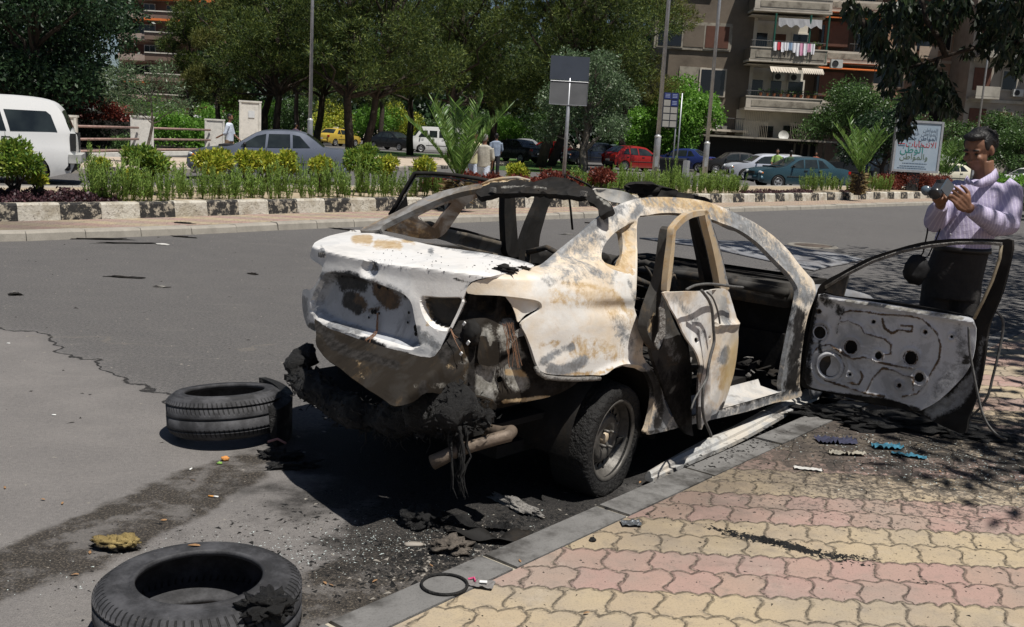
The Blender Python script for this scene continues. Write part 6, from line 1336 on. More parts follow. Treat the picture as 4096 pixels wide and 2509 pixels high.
SHAPES = {   # rear end at x=0, front at x=L: outline (x,z); window bands; wheels
 'sedan': dict(L=4.5, W=.86, top=[(.0,.35),(-.0,.62),(.05,.92),(.25,1.0),(.7,1.02),(1.0,1.22),(1.3,1.40),(1.7,1.45),(2.3,1.43),(2.65,1.34),(3.25,.98),(3.9,.90),(4.35,.78),(4.48,.6),(4.48,.35)],
     rw=(4, 6), ws=(9, 10), win=[[(1.12,1.02),(1.42,1.33),(1.62,1.36),(1.6,1.0)], [(1.67,1.0),(1.69,1.37),(2.27,1.35),(2.3,.98)], [(2.36,.98),(2.34,1.35),(2.6,1.28),(3.0,1.02),(3.02,.96)]], wh=(.82, 3.55)),
 'hatch': dict(L=4.0, W=.84, top=[(.05,.35),(-.0,.6),(.05,.9),(.2,1.02),(.55,1.3),(.9,1.42),(1.6,1.45),(2.1,1.41),(2.3,1.34),(2.85,.98),(3.4,.9),(3.85,.78),(3.98,.6),(3.96,.35)],
     rw=(3, 5), ws=(8, 9), win=[[(.5,1.0),(.75,1.28),(.95,1.33),(.98,.98)], [(1.05,.98),(1.05,1.35),(1.55,1.36),(1.58,.96)], [(1.65,.96),(1.63,1.36),(2.1,1.32),(2.3,1.24),(2.65,.98),(2.66,.94)]], wh=(.65, 3.15)),
 'suv': dict(L=4.6, W=.9, top=[(.05,.45),(.0,.7),(.02,1.1),(.12,1.25),(.32,1.72),(.62,1.92),(1.4,1.98),(2.5,1.94),(2.85,1.8),(3.35,1.25),(3.5,1.16),(4.3,1.06),(4.52,.85),(4.55,.45)],
     rw=(3, 4), ws=(8, 9), win=[[(.38,1.22),(.52,1.6),(.62,1.68),(1.5,1.68),(1.36,1.2)], [(1.44,1.2),(1.58,1.68),(2.2,1.67),(2.2,1.19)], [(2.28,1.19),(2.28,1.67),(2.75,1.65),(3.1,1.3),(3.12,1.18)]], wh=(.98, 3.7)),
 'van': dict(L=4.7, W=.86, top=[(.03,.4),(.0,.7),(.0,1.1),(.05,1.8),(.15,1.95),(.6,1.99),(3.4,1.97),(3.75,1.85),(4.25,1.2),(4.5,1.05),(4.66,.85),(4.68,.4)],
     rw=(2, 3), ws=(7, 8), win=[[(.25,1.2),(.25,1.72),(1.25,1.72),(1.25,1.2)], [(1.4,1.2),(1.4,1.72),(2.35,1.72),(2.35,1.2)], [(2.5,1.2),(2.5,1.72),(3.1,1.72),(3.1,1.2)], [(3.25,1.2),(3.25,1.72),(3.6,1.7),(3.95,1.25),(3.95,1.18)]], wh=(.95, 3.75)),
}
def vehicle(kind, paint, loc, rz, label, cat='car', name='parked_car', group=None, wheelm=None, extras=(), plate=True, sc_=1.):
    S = SHAPES[kind]; L, W = S['L'], S['W']; top = S['top']; e = empty(name, loc, rz, label, cat, group); e.scale = (sc_, sc_, sc_)
    zr = max(z for _, z in top); zbelt = S['win'][0][0][1]-.04; wr = .31 if kind != 'suv' else .37
    def hw(x, z):
        x = np.asarray(x); z = np.asarray(z); w_ = W-.035*np.clip((.6-z)/.3, 0, 1)**2-.04*np.clip((z-.72)/.3, 0, 1)**2
        w_ = w_-(.20 if kind != 'van' else .09)*np.clip((z-zbelt)/(zr-zbelt), 0, 1.2)**1.2
        return w_-.13*np.clip((.5-x)/.5, 0, 1)**2.2-.16*np.clip((x-(L-.7))/.7, 0, 1)**2.2
    def arch(xc): return [(xc+wr*1.16*math.cos(a), .31+wr*1.16*math.sin(a)-.02) for a in np.linspace(-.25, math.pi+.25, 13)]
    bot = [(L-.12, .28)]+arch(S['wh'][1])+[(S['wh'][1]-wr*1.3, .24), (S['wh'][0]+wr*1.3, .24)]+arch(S['wh'][0])+[(.12, .3)]
    tp = [tuple(p) for p in catmull(top, 4, closed=False)]
    mb = MB(); V, F = cut(tp+bot, [], .16)
    for sg in (-1, 1):
        X = np.stack([V[:, 0], sg*hw(V[:, 0], V[:, 1]), V[:, 1]], 1); mb.add(X, [tuple(f) if sg < 0 else tuple(f[::-1]) for f in F])
    n = 9; vs = []
    for (x, z) in tp:
        w_ = float(hw(x, z)); 
        for j in range(n): y = -1+2*j/(n-1); vs.append((x+(.1*y*y*(1 if x < .2 else -1 if x > L-.3 else 0)), y*w_, z-.0*abs(y)+(.035*(1-y*y) if z > zbelt else .02*(1-y*y))))
    mb.add(vs, [(i*n+j, i*n+j+1, (i+1)*n+j+1, (i+1)*n+j) for i in range(len(tp)-1) for j in range(n-1)])
    mb.add([(.12, -.7, .28), (L-.12, -.7, .28), (L-.12, .7, .28), (.12, .7, .28)], [(0, 1, 2, 3)])
    mb.build('body', paint, e, True)
    for k, wdw in enumerate(S['win']):
        pw = [tuple(p) for p in wdw]; V, F = cut(pw, [], .2)
        for sg in (-1, 1):
            X = np.stack([V[:, 0], sg*(hw(V[:, 0], V[:, 1])+.006), V[:, 1]], 1); o = npmesh('window', X, F if sg < 0 else F[:, ::-1], M_glass_dark(), e); 
    def band(nm, i0, i1, m, f0=.08, f1=.92, yy=.86, lift=.012):
        P = [p for p in tp if 0 <= (p[0]-top[i0][0])*(1) and p[0] <= top[i1][0] and p[1] >= min(top[i0][1], top[i1][1])-.02]
        a, b = np.array(P[0]), np.array(P[-1]); P = [P[0]*1]+P[1:]; vs = []; k = len(P)
        for q, (x, z) in enumerate(P):
            t = f0+(f1-f0)*q/(k-1); xx = np.interp(t*(k-1), range(k), [p[0] for p in P]); zz = np.interp(t*(k-1), range(k), [p[1] for p in P]); w_ = float(hw(xx, zz))*yy
            for j in range(7): y = -1+2*j/6; vs.append((xx+(-lift if nm == 'rear_window' else lift), y*w_, zz+.035*(1-y*y)+.008))
        M_ = MB(); M_.add(vs, [(i*7+j, i*7+j+1, (i+1)*7+j+1, (i+1)*7+j) for i in range(k-1) for j in range(6)]); M_.build(nm, m, e, True)
    band('rear_window', S['rw'][0], S['rw'][1], M_glass_dark()); band('windscreen', S['ws'][0], S['ws'][1], M_glass_dark())
    for xc in S['wh']:
        for sg in (-1, 1):
            wv = bpy.data.objects.new('wheel', None); C.objects.link(wv); wv.parent = e; wv.location = (xc, sg*(W-.10), wr)
            MM = Matrix.Rotation(R(90), 4, 'X') if sg < 0 else Matrix.Rotation(R(-90), 4, 'X')
            m2 = MB(); m2.lathe([(wr*.62, .09), (wr*.9, .1), (wr, .07), (wr, -.07), (wr*.9, -.1), (wr*.62, -.09)], 24, MM, True); m2.build('tyre', M_bt, wv, True)
            m2 = MB(); m2.lathe([(0, .075), (wr*.2, .08), (wr*.25, .06), (wr*.5, .065), (wr*.6, .09), (wr*.64, .095), (wr*.64, .0), (0, 0)], 20, MM)
            m2.build('rim', wheelm or M_alloy, wv, True)
            m2 = MB()
            for k in range(5):
                a = 2*math.pi*k/5; m2.tube([MM@Vector((wr*.4*math.cos(a), wr*.4*math.sin(a), .0655)), MM@Vector((wr*.4*math.cos(a), wr*.4*math.sin(a), .072))], wr*.11, 8)
                m2.build('rim_hole', M_bp, wv); m2 = MB()
    for sg in (-1, 1):
        m2 = MB(); y0 = float(hw(L-.16, .7)); m2.blob((L-.14, sg*(y0-.12), top[-3][1]-.08 if kind != 'suv' else .9), (.09, .15, .075), 0, 1, 0, 2); m2.build('headlight', M_hl, e, True)
        m2 = MB(); m2.blob((L-.22, sg*(y0-.01), top[-3][1]-.1 if kind != 'suv' else .9), (.09, .035, .05), 0, 1, 0, 2); m2.build('indicator', M_or, e, True)
        y1 = float(hw(.08, .8)); hz = .85 if kind in ('sedan', 'hatch') else 1.0
        m2 = MB(); m2.box((.06, sg*(y1-.06), hz), (.12, .16, .14 if kind in ('sedan', 'hatch') else .4)); m2.build('tail_light', M_tl if kind != 'suv' else M_bp, e)
        xm = S['win'][-1][-1][0]-.12; ym = float(hw(xm, zbelt)); m2 = MB(); m2.blob((xm, sg*(ym+.1), zbelt+.06), (.05, .1, .06), 0, 1, 0, 2); m2.build('mirror', M_bp if 'white' not in label else M_bp, e, True)
        m2 = MB()
        for xh in [w_[-1][0]-.0 if i == len(S['win'])-1 else w_[-1][0] for i, w_ in enumerate(S['win'][1:])]:
            xh2 = xh-.75 if kind != 'van' else xh-.3
            m2 = MB(); m2.box((xh2, sg*(float(hw(xh2, .8))+.012), zbelt-.12), (.18, .02, .035)); m2.build('door_handle', M_bp, e)
        m2 = MB(); m2.tube([(S['wh'][0]+.4, sg*(W+.002), .58), (S['wh'][1]-.4, sg*(W+.002), .58)], .016, 6, flat=1); m2.build('side_trim', M_bp, e)
        for xs in [.5*(S['win'][i][2 if i else 3][0]+S['win'][i+1][0][0]) for i in range(len(S['win'])-1)]:
            m2 = MB(); zz = np.linspace(.32, zbelt, 6); m2.tube([(xs, sg*(float(hw(xs, q))+.001), q) for q in zz], .005, 4); m2.build('door_seam', M_bp, e)
    for x_, nm in ((L-.02, 'front_bumper'), (.02, 'rear_bumper')):
        s_ = 1 if x_ > 1 else -1
        m2 = MB(); vs = []
        rings = []
        for j in range(11):
            y = -1+.2*j; xx = x_-s_*.16*abs(y)**2.6; rings.append([(xx+s_*a, y*(W-.06), b) for a, b in ((0, .34), (.045, .38), (.05, .5), (.0, .56), (-.08*1, .5), (-.08, .36))])
        m2.loft(rings); m2.build(nm, paint if kind == 'sedan' else M_bp, e, True)
    if plate:
        m2 = MB(); m2.box((-.045, 0, .62), (.012, .42, .11)); m2.build('number_plate', M_plate, e); m2 = MB(); m2.box((L+.035, 0, .46), (.012, .42, .11)); m2.build('number_plate', M_plate, e)
    m2 = MB(); m2.box((L*.5, 0, .75), (L*.62, W*1.5, .5)); m2.build('cabin_interior', M_bp, e)
    if 'grille' in extras: m2 = MB(); m2.box((L-.02, 0, .68), (.05, .6, .12)); m2.build('grille', M_bp, e)
    if 'spare' in extras: m2 = MB(); m2.lathe([(0, .1), (.3, .1), (.37, .05), (.37, -.05), (0, -.08)], 28, Matrix.Translation((-.1, .15, 1.05))@Matrix.Rotation(R(-90), 4, 'Y')); m2.build('spare_wheel', M_bp, e, True)
    if 'flaps' in extras: m2 = MB(); m2.box((.02, 0, .62), (.28, 1.75, .2)); m2.build('rear_bumper_cover', mk('dirty_white_plastic', (.4, .4, .38), .4, 3, .6), e); m2 = MB(); m2.box((-.14, -.78, .64), (.1, .18, .2)); m2.build('bumper_corner', M_bp, e)
    if 'flap' in extras: m2 = MB(); m2.box((.62, -W-.002, 1.0), (.24, .01, .2)); m2.build('fuel_flap', paint, e)
    if 'sign' in extras: m2 = MB(); m2.box((1.9, 0, 1.52), (.2, .4, .14)); m2.build('roof_sign', M_plate, e)
    if 'rack' in extras: m2 = MB(); m2.box((1.2, 0, 1.5), (.9, 1.1, .12)); m2.build('roof_load', mk('roofload', (.03, .03, .03)), e)
    if 'badge' in extras:
        m2 = MB(); m2.box((4.0, -W-.001, .9), (.28, .01, .22)); m2.build('blue_decal', mk('decal_blue', (.03, .12, .5), .1, 9, .5), e)
    return e
def vplace(kind, paint, pxc, Y, rz, label, **k):
    """vehicle centred on photo column pxc at depth Y; rz = heading of its front (0 = +X, 180 = -X)"""
    L = SHAPES[kind]['L']*k.get('sc_', 1.); x = gx(pxc, Y); a = R(rz); return vehicle(kind, paint, (x-math.cos(a)*L/2, Y-math.sin(a)*L/2, 0), a, label, **k)
white = paintm('white', (.72, .72, .71)); x0 = gx(272, 23.6)
vehicle('suv', white, (x0, 24.2, 0), R(200), 'white high-roofed off-road vehicle cut off by the left edge, dented rear corner', cat='off-road vehicle', name='off_road_vehicle', extras=('flap', 'flaps'), plate=False)
greym = paintm('steel_grey', (.17, .19, .235), .4)
vplace('sedan', greym, 1085, 29.6, 189, 'steel grey saloon passing behind the planted island', extras=('grille',), name='saloon_car', sc_=1.02)
G_ = 'cars parked along the far street'
vplace('sedan', paintm('taxi_yellow', (.5, .36, .06)), 1352, 86, 62, 'yellow taxi seen from behind under the pines', cat='taxi', name='taxi', extras=('sign',), group=G_)
vplace('sedan', paintm('black', (.012, .013, .015)), 1575, 82, 325, 'black saloon left of the white minibus', group=G_)
vplace('van', white, 1748, 80, 193, 'white minibus behind the palm on the island', cat='minibus', name='minibus', extras=('badge',), group=G_)
vplace('sedan', paintm('black', (.012, .013, .015)), 2050, 66, 138, 'black saloon seen from behind right of the two talking men', group=G_)
vplace('hatch', paintm('silver', (.42, .43, .44), .4), 2078, 88, 170, 'silver hatchback beyond the black saloon and the leaning tree trunks', group=G_)
vplace('sedan', paintm('red', (.28, .015, .012)), 2190, 70, 160, 'red saloon half hidden behind the leaning tree trunks', group=G_)
vplace('sedan', white, 2385, 88, 175, 'white saloon behind the navy car', group=G_)
vplace('hatch', paintm('grey_green', (.13, .17, .165), .3), 2455, 80, 160, 'grey-green hatchback between the white saloon and the red hatchback', group=G_)
vplace('sedan', paintm('navy', (.012, .018, .035)), 2375, 67, 200, 'navy blue saloon left of the red hatchback', group=G_, extras=('grille',))
vplace('hatch', paintm('red', (.28, .015, .012)), 2542, 60, 28, 'red hatchback with a sloping rear window left of the large bin', group=G_)
vplace('hatch', paintm('dark_silver', (.3, .31, .34), .3), 2615, 82, 165, 'pale hatchback with a loaded roof behind the red hatchback', group=G_, extras=('rack',))
vplace('sedan', paintm('blue', (.03, .05, .18), .2), 2725, 66, 150, 'blue saloon showing its red tail lamp right of the bin', group=G_)
vplace('sedan', paintm('silver', (.42, .43, .44), .4), 2720, 78, 150, 'silver car with a blue sheen behind the blue saloon', group=G_)
vplace('hatch', paintm('charcoal', (.022, .021, .021)), 2917, 64.5, 184, 'charcoal hatchback parked before the dark shop front', group=G_, sc_=.97)
vplace('hatch', paintm('silver_white', (.5, .52, .58), .2), 3040, 55, 186, 'silver-white hatchback directly behind the teal saloon', group=G_)
vplace('hatch', paintm('silver', (.42, .43, .44), .4), 3110, 63, 184, 'silver estate behind the silver-white hatchback', group=G_)
vplace('sedan', paintm('teal', (.035, .08, .105), .25), 3180, 45.8, 193, 'teal saloon driving left behind the rosemary hedge', name='saloon_car', extras=('grille',))
vplace('suv', paintm('black', (.012, .013, .015)), 3395, 66, 184, 'black off-road vehicle left of the right-hand palm', group=G_, cat='off-road vehicle')
vplace('van', white, 3640, 72, 185, 'white van mostly hidden below the billboard', group=G_, cat='van')
vplace('sedan', paintm('cream', (.7, .66, .52)), 3770, 64, 183, 'cream saloon right of the billboard', group=G_)
vplace('suv', white, 3800, 84, 182, 'white off-road vehicle behind the cream saloon', group=G_, cat='off-road vehicle')
vplace('sedan', paintm('blue', (.03, .05, .18), .2), 3840, 76, 183, 'blue saloon between the cream saloon and the filming man', group=G_)
vplace('van', paintm('bright_red', (.45, .02, .015)), 4010, 90, 184, 'bright red vehicle glimpsed right of the head of the filming man', group=G_, cat='van')
vplace('sedan', white, 4110, 66, 184, 'white car at the right edge behind the green hedge', group=G_)
for i, (px, Y, p, lab) in enumerate(((560, 135, 'silver', 'silver car far off between the wall piers, leftmost'), (590, 120, 'blue', 'dark blue car far off beside the leftmost silver one'), (690, 128, 'charcoal', 'dark car far off behind the young tree'), (790, 120, 'silver', 'pale car far off left of the thin pine trunk'))):
    vplace('sedan', MT['paint_'+p], px, Y, 180, lab, group='far cars seen between the piers')
vplace('van', white, 815, 112, 182, 'white van far off above the low wall between the piers', cat='van', group='far cars seen between the piers')
# ================================================================= STREET FURNITURE
M_galv = var('galvanised_steel', (.42, .43, .45), .2, 8, .45, .5); M_conc = mk('painted_concrete', (.62, .6, .55), .2, 5, .9, bump=.006)
def lamp_post(px, Y, z0, zc, label, H=11):
    x = gx(px, Y); e = empty('lamp_post', (x, Y, z0), 0, label, 'lamp post', 'galvanised lamp posts')
    mb = MB(); mb.tube([(0, 0, zc), (0, 0, H)], [.062, .04], 14); mb.build('shaft', M_galv, e, True)
    mb = MB(); mb.tube([(0, 0, 0), (0, 0, zc-.05), (0, 0, zc), (0, 0, zc+.06)], [.095, .092, .085, .062], 14); mb.build('base_sleeve', M_galv, e, True)
    mb = MB(); mb.lathe([(.09, -.03), (.1, 0), (.09, .03)], 16, Matrix.Translation((0, 0, zc))); mb.build('collar', mk('pale_band', (.6, .6, .58), .1, 9), e, True)
    mb = MB(); mb.box((0, -.095, .9), (.1, .012, .3)); mb.build('access_door', M_galv, e)
    mb = MB(); mb.tube([(0, 0, H-.1), (0, -.5, H+.5), (0, -1.6, H+.7)], .035, 8); mb.build('arm', M_galv, e, True)
    mb = MB(); mb.blob((0, -1.9, H+.7), (.16, .38, .09), 0, 1, 0, 2); mb.build('lantern', M_galv, e, True)
lamp_post(1237, 34, .1, 1.75, 'lamp post rising behind the steel grey saloon, tall left one')
lamp_post(2611, 29, .3, 1.6, 'lamp post in front of the red hatchback')
lamp_post(2809, 33, .3, 1.5, 'lamp post left of the charcoal hatchback')
x = gx(3870, 60); lamp_post(3880, 60, .1, 1.6, 'thin lamp post before the beige building above the filming man', 14)
# road sign seen from behind
x = gx(2247, 24.5); e = empty('road_sign', (x, 24.5, .3), 0, 'double road sign seen from behind on a grey pole', 'road sign')
mb = MB(); mb.tube([(0, 0, 0), (0, 0, 3.3)], [.05, .04], 12); mb.build('pole', M_galv, e, True)
mb = MB(); mb.box((-.02, -.03, 3.06), (.93, .02, .56)); mb.build('upper_panel', mk('sign_back_dark', (.06, .072, .095), .15, 3, .5), e)
mb = MB(); mb.box((-.01, -.03, 2.48), (.9, .02, .56)); mb.build('lower_panel', mk('sign_back_grey', (.15, .155, .16), .15, 3, .5), e)
mb = MB()
for z in (2.99, 2.57): pass
for z in (3.28, 2.2): mb = MB(); mb.box((0, .0, z), (.4, .04, .03)); mb.build('bracket', M_galv, e)
mb = MB(); P = [(-.46, -.035, 2.205), (.44, -.035, 2.205), (.44, -.035, 2.755), (-.46, -.035, 2.755), (-.46, -.035, 2.205)]; mb.tube([(p[0], p[1]-.01, p[2]) for p in P], .008, 4); mb.build('rim', M_galv, e)
# notice board on two posts
x = gx(2690, 44); Yb = 44; e = empty('notice_board', (x, Yb, .1), R(6), 'blue and cream notice board on two steel posts before the bright green tree', 'notice board')
zt = float(at(2680, 380, Yb)[2]); zb_ = float(at(2680, 520, Yb)[2]); cx = float(at(2678, 450, Yb)[0])-x
mb = MB(); mb.box((cx, 0, (zt+zb_)/2), (.72, .05, zt-zb_)); mb.build('board', mk('board_grey', (.03, .035, .05), .1, 5, .5), e)
for r_ in range(5):
    for c2_ in range(2):
        blue = r_ == 0 or (r_ == 1 and c2_ == 1); mb = MB(); h_ = (zt-zb_)/5; mb.box((cx-.16+.32*c2_+.01, -.03, zt-h_*(r_+.5)), (.28, .012, h_*.84)); o = mb.build('card', mk('card_blue', (.02, .035, .16), .1, 5, .5) if blue else mk('card_cream', (.33, .32, .29), .1, 5, .6), e)
        if blue:
            for q in range(3): mb = MB(); mb.box((cx-.16+.32*c2_+.01, -.038, zt-h_*(r_+.28+.2*q)), (.2, .004, .025)); mb.build('line_of_text', mk('card_text', (.3, .35, .5)), o)
for px_ in (2702, 2718): x2 = float(at(px_, 520, Yb)[0])-x; mb = MB(); mb.tube([(x2, .02, 0), (x2, .02, zt)], .03, 10); mb.build('post', M_galv, e, True)
# wheeled bin
x = gx(2680, 37); e = empty('waste_bin', (x, 37, .2), R(-20), 'large dark wheeled waste bin among the rosemary', 'bin')
mb = MB(); mb.loft([[(-.42*k, -.33*k, z), (.42*k, -.33*k, z), (.42*k, .33*k, z), (-.42*k, .33*k, z)] for k, z in ((.8, .12), (1, .95))]); mb.build('tub', mk('bin_plastic', (.028, .03, .034), .3, 4, .6), e)
mb = MB(); mb.box((0, 0, .98), (.92, .74, .07)); mb.build('rim', mk('bin_lid', (.035, .037, .04), .2, 4, .6), e)
mb = MB(); mb.box((.52, 0, .5), (.16, .5, .9)); mb.build('steel_side', M_galv, e)
for sx in (-.3, .3): mb = MB(); mb.tube([(sx, -.36, .06), (sx, -.3, .06)], .07, 10); mb.build('wheel', M_bt, e, True)
# ---- Arabic writing with joined letter forms
AR = {'ا': (0xFE8D, 0xFE8E, None, None), 'ل': (0xFEDD, 0xFEDE, 0xFEDF, 0xFEE0), 'م': (0xFEE1, 0xFEE2, 0xFEE3, 0xFEE4), 'و': (0xFEED, 0xFEEE, None, None), 'ط': (0xFEC1, 0xFEC2, 0xFEC3, 0xFEC4), 'ن': (0xFEE5, 0xFEE6, 0xFEE7, 0xFEE8), 'ت': (0xFE95, 0xFE96, 0xFE97, 0xFE98), 'خ': (0xFEA5, 0xFEA6, 0xFEA7, 0xFEA8), 'ب': (0xFE8F, 0xFE90, 0xFE91, 0xFE92), 'ر': (0xFEAD, 0xFEAE, None, None), 'ي': (0xFEF1, 0xFEF2, 0xFEF3, 0xFEF4), 'ة': (0xFE93, 0xFE94, None, None), 'ك': (0xFED9, 0xFEDA, 0xFEDB, 0xFEDC), 'ث': (0xFE99, 0xFE9A, 0xFE9B, 0xFE9C)}
def arab(s):
    s = s.replace('لا', '\uFEFB'); out = []
    for i, ch in enumerate(s):
        if ch not in AR: out.append(ch); continue
        f = AR[ch]; pj = i > 0 and s[i-1] in AR and AR[s[i-1]][2] is not None; nj = i+1 < len(s) and (s[i+1] in AR or s[i+1] == '\uFEFB') and f[2] is not None
        out.append(chr(f[3] if pj and nj else f[1] if pj else f[2] if nj else f[0]))
    return ''.join(out[::-1])
def text(s, size, loc, m, par, name='lettering', ax='RIGHT', off=.0015):
    cu = bpy.data.curves.new(name, 'FONT'); cu.body = s; cu.size = size; cu.align_x = ax; cu.extrude = off; cu.materials.append(m)
    o = bpy.data.objects.new(name, cu); C.objects.link(o); bpy.context.view_layer.update()
    me = bpy.data.meshes.new_from_object(o); bpy.data.objects.remove(o); q = bpy.data.objects.new(name, me); C.objects.link(q); q.parent = par; q.location = loc; q.rotation_euler = (R(90), 0, 0); return q
YB = 42; x = gx(3636, YB); zb_ = float(at(3600, 686, YB)[2]); zt = float(at(3650, 482, YB)[2]); Wb = 1.98
e = empty('billboard', (x, YB, .1), R(3), 'pale blue election billboard in a silver frame beyond the island', 'billboard')
H_ = zt-zb_; zc_ = (zt+zb_)/2-.1; nb = NT('billboard_face', .5, 0, .4); nb.col(nb.ramp(nb.noise(1.2, 3), (.3, (.27, .35, .43)), (.7, (.36, .43, .5))))
mb = MB(); mb.box((.06, 0, zc_), (Wb-.16, .14, H_-.16)); mb.build('poster', nb.m, e)
for s_ in (-1, 1): mb = MB(); mb.box((.06+s_*(Wb/2-.04), 0, zc_), (.09, .2, H_)); mb.build('frame_side', M_galv, e); mb = MB(); mb.box((.06, 0, zc_+s_*(H_/2-.04)), (Wb-.18, .2, .09)); mb.build('frame_bar', M_galv, e)
mb = MB(); mb.box((.06, .02, (zc_-H_/2)/2), (.5, .1, zc_-H_/2)); mb.build('stand', M_bp, e)
def zz(v): return zc_+H_/2-(v-160)/1160*H_       # rows measured on the poster
cB = mk('poster_blue_text', (.06, .1, .16), .05, 9); cF = mk('poster_faint_text', (.2, .26, .33), .05, 9); cR = mk('poster_red_text', (.4, .05, .06), .05, 9); cG = mk('poster_green_text', (.03, .22, .2), .05, 9); cO = mk('poster_olive_text', (.12, .17, .12), .05, 9)
rx_ = .06+Wb/2-.2
for s, v, sz, m, xx in (('المواطن', 390, .2, cF, rx_), ('المواطن خطوة', 480, .22, cF, rx_), ('المواطن خط كثرية', 590, .25, cB, rx_), ('الانتخابات', 750, .33, cR, rx_), ('الوطن', 885, .42, cG, rx_-.52), ('والمواطن', 1030, .33, cO, rx_-.3)): text(arab(s), sz, (xx, -.078, zz(v)), m, e)
for dz_, m in ((0, cR), (.08, cB)): mb = MB(); mb.box((-.62, -.074, zz(690)-dz_), (.27, .006, .035)); mb.build('dash', m, e)
for v, w_, xo in ((1125, 1.0, .0), (1190, 1.05, -.08), (1235, 1.2, -.1)):
    mb = MB(); 
    r_ = random.Random(v); xq = xo-w_/2
    while xq < xo+w_/2: l = r_.uniform(.03, .11); mb.box((xq+l/2, -.074, zz(v)), (l, .006, .026)); xq += l+.022
    tag(mb.build('small_print', cB, e), kind='stuff')
# river wall piers and rails
def pier(px, Y, z0, z1, w_, label, tall=False):
    x = gx(px, Y); e = empty('wall_pier', (x, Y, z0), R(18), label, 'pier', None if tall else 'low wall piers'); H = z1-z0
    mb = MB(); mb.box((0, 0, H/2), (w_*.92, w_*.62, H)); mb.build('shaft', M_conc, e)
    mb = MB(); mb.box((0, 0, H+.03), (w_, w_*.7, .07)); mb.build('cap', M_conc, e)
    for s_ in (-1, 1): mb = MB(); mb.box((s_*w_*.43, -w_*.32, H/2), (w_*.09, .04, H-.02)); mb.build('edge_band', M_conc, e)
    if tall: mb = MB(); mb.box((.05, -w_*.33, H-.5), (.26, .01, .28)); mb.build('pasted_notice', mk('paper_notice', (.6, .62, .63), .1, 9), e)
    return x
PX = [(258, 34.6, 'white rendered pier half hidden by the off-road vehicle'), (571, 40.8, 'white rendered pier behind the thin young tree'), (858, 46.5, 'white rendered pier left of the walking man')]
xp = [pier(px, Y, .1, float(at(px, {258: 467, 571: 470, 858: 482}[px], Y)[2]), .92, l) for px, Y, l in PX]
pier(998, 43.5, .1, float(at(998, 410, 43.5)[2]), .95, 'tall white rendered pillar with a pasted notice', True)
M_rail = mk('rusty_rail_paint', (.3, .2, .17), .35, 6, .6)
P = [(xp[0]-6, 29.2), (xp[0], 34.6), (xp[1], 40.8), (xp[2], 46.5)]
for i in range(3):
    a, b = np.array(P[i]), np.array(P[i+1]); d = (b-a)/np.linalg.norm(b-a); a2, b2 = a+d*.4, b-d*.4; nm = ['before the off-road vehicle', 'between the left and middle piers', 'between the middle and right piers'][i]
    e = empty('railing', (0, 0, 0), 0, 'railing of three rusty steel pipes '+nm, 'railing')
    for z in (.33, .75, 1.2): mb = MB(); mb.tube([(*a2, z), (*b2, z)], .045, 8); mb.build('rail_pipe', M_rail, e, True)
mb = MB(); Q = [np.array([-26, 22.])]+[np.array(p) for p in P]+[np.array([xp[2]+4.6, 52.])]; ribbon(mb, offs(Q, -.28), offs(Q, -.26), .1, .26); ribbon(mb, offs(Q, -.26), offs(Q, .0), .26, .26); tag(mb.build('low_wall', M_conc), 'low whitewashed wall under the pipe railings', 'wall')
M_dw = var('dark_river_wall_stone', (.035, .032, .028), .6, 1.4, .95, bump=.05, bs=6)
mb = MB(); mb.box((gx(385, 50), 50.3, -.2), (4.5, .6, 4.0), R(8)); tag(mb.build('river_wall', M_dw), 'dark overgrown river wall seen through the railings on the left', 'wall')
mb = MB(); mb.box((gx(730, 58), 58.3, -.5), (6.2, .5, 2.9), R(8)); tag(mb.build('river_wall', M_dw), 'dark river wall under the bright ivy between middle and right piers', 'wall')
mb = MB(); mb.add([(-60, 30, .02), (-12.2, 47, .02), (-8, 54, .02), (-8, 60, .02), (-60, 60, .02)], [(0, 1, 2, 3, 4)]); struct(mb.build('dark_channel_sheet', mk('channel_dark', (.03, .027, .02), .4, 2, .9)))  # flat dark sheet standing in for the shaded channel void
# ================================================================= VEGETATION
def leafmat(name, c1_, c2_, c3_, rough=.55, spec=.35, trans=.25, far=0):
    n = NT(name, rough, 0, spec); g = n.n('ShaderNodeNewGeometry'); n.col(n.ramp(g.outputs['Random Per Island'], (.0, c1_), (.55, c2_), (1., c3_)))
    if trans:
        tr = n.n('ShaderNodeBsdfTranslucent'); mx = n.n('ShaderNodeMixShader'); mx.inputs[0].default_value = trans
        n.t.links.new(n.ramp(g.outputs['Random Per Island'], (.0, tuple(q*1.3 for q in c1_)), (1., tuple(min(1, q*1.5) for q in c3_))), tr.inputs[0])
        out = n.t.nodes['Material Output']; n.t.links.new(n.b.outputs[0], mx.inputs[1]); n.t.links.new(tr.outputs[0], mx.inputs[2]); n.t.links.new(mx.outputs[0], out.inputs[0])
    return n.m
def leaves(name, P, D, L, W, m, parent, seed=0, fold=.0):
    """pointed leaf quads at P, along D"""
    r = np.random.RandomState(seed); n = len(P); D = D/(np.linalg.norm(D, axis=1)[:, None]+1e-9); q = r.randn(n, 3); S = np.cross(D, q); S /= (np.linalg.norm(S, axis=1)[:, None]+1e-9)
    L = (L*r.uniform(.6, 1.3, n))[:, None]; W = W if np.isscalar(W) else W; Wd = (W*r.uniform(.7, 1.2, n))[:, None]
    V = np.stack([P, P+D*L*.45+S*Wd, P+D*L, P+D*L*.45-S*Wd], 1).reshape(-1, 3); F = np.arange(4*n).reshape(-1, 4)
    return npmesh(name, V, F, m, parent)
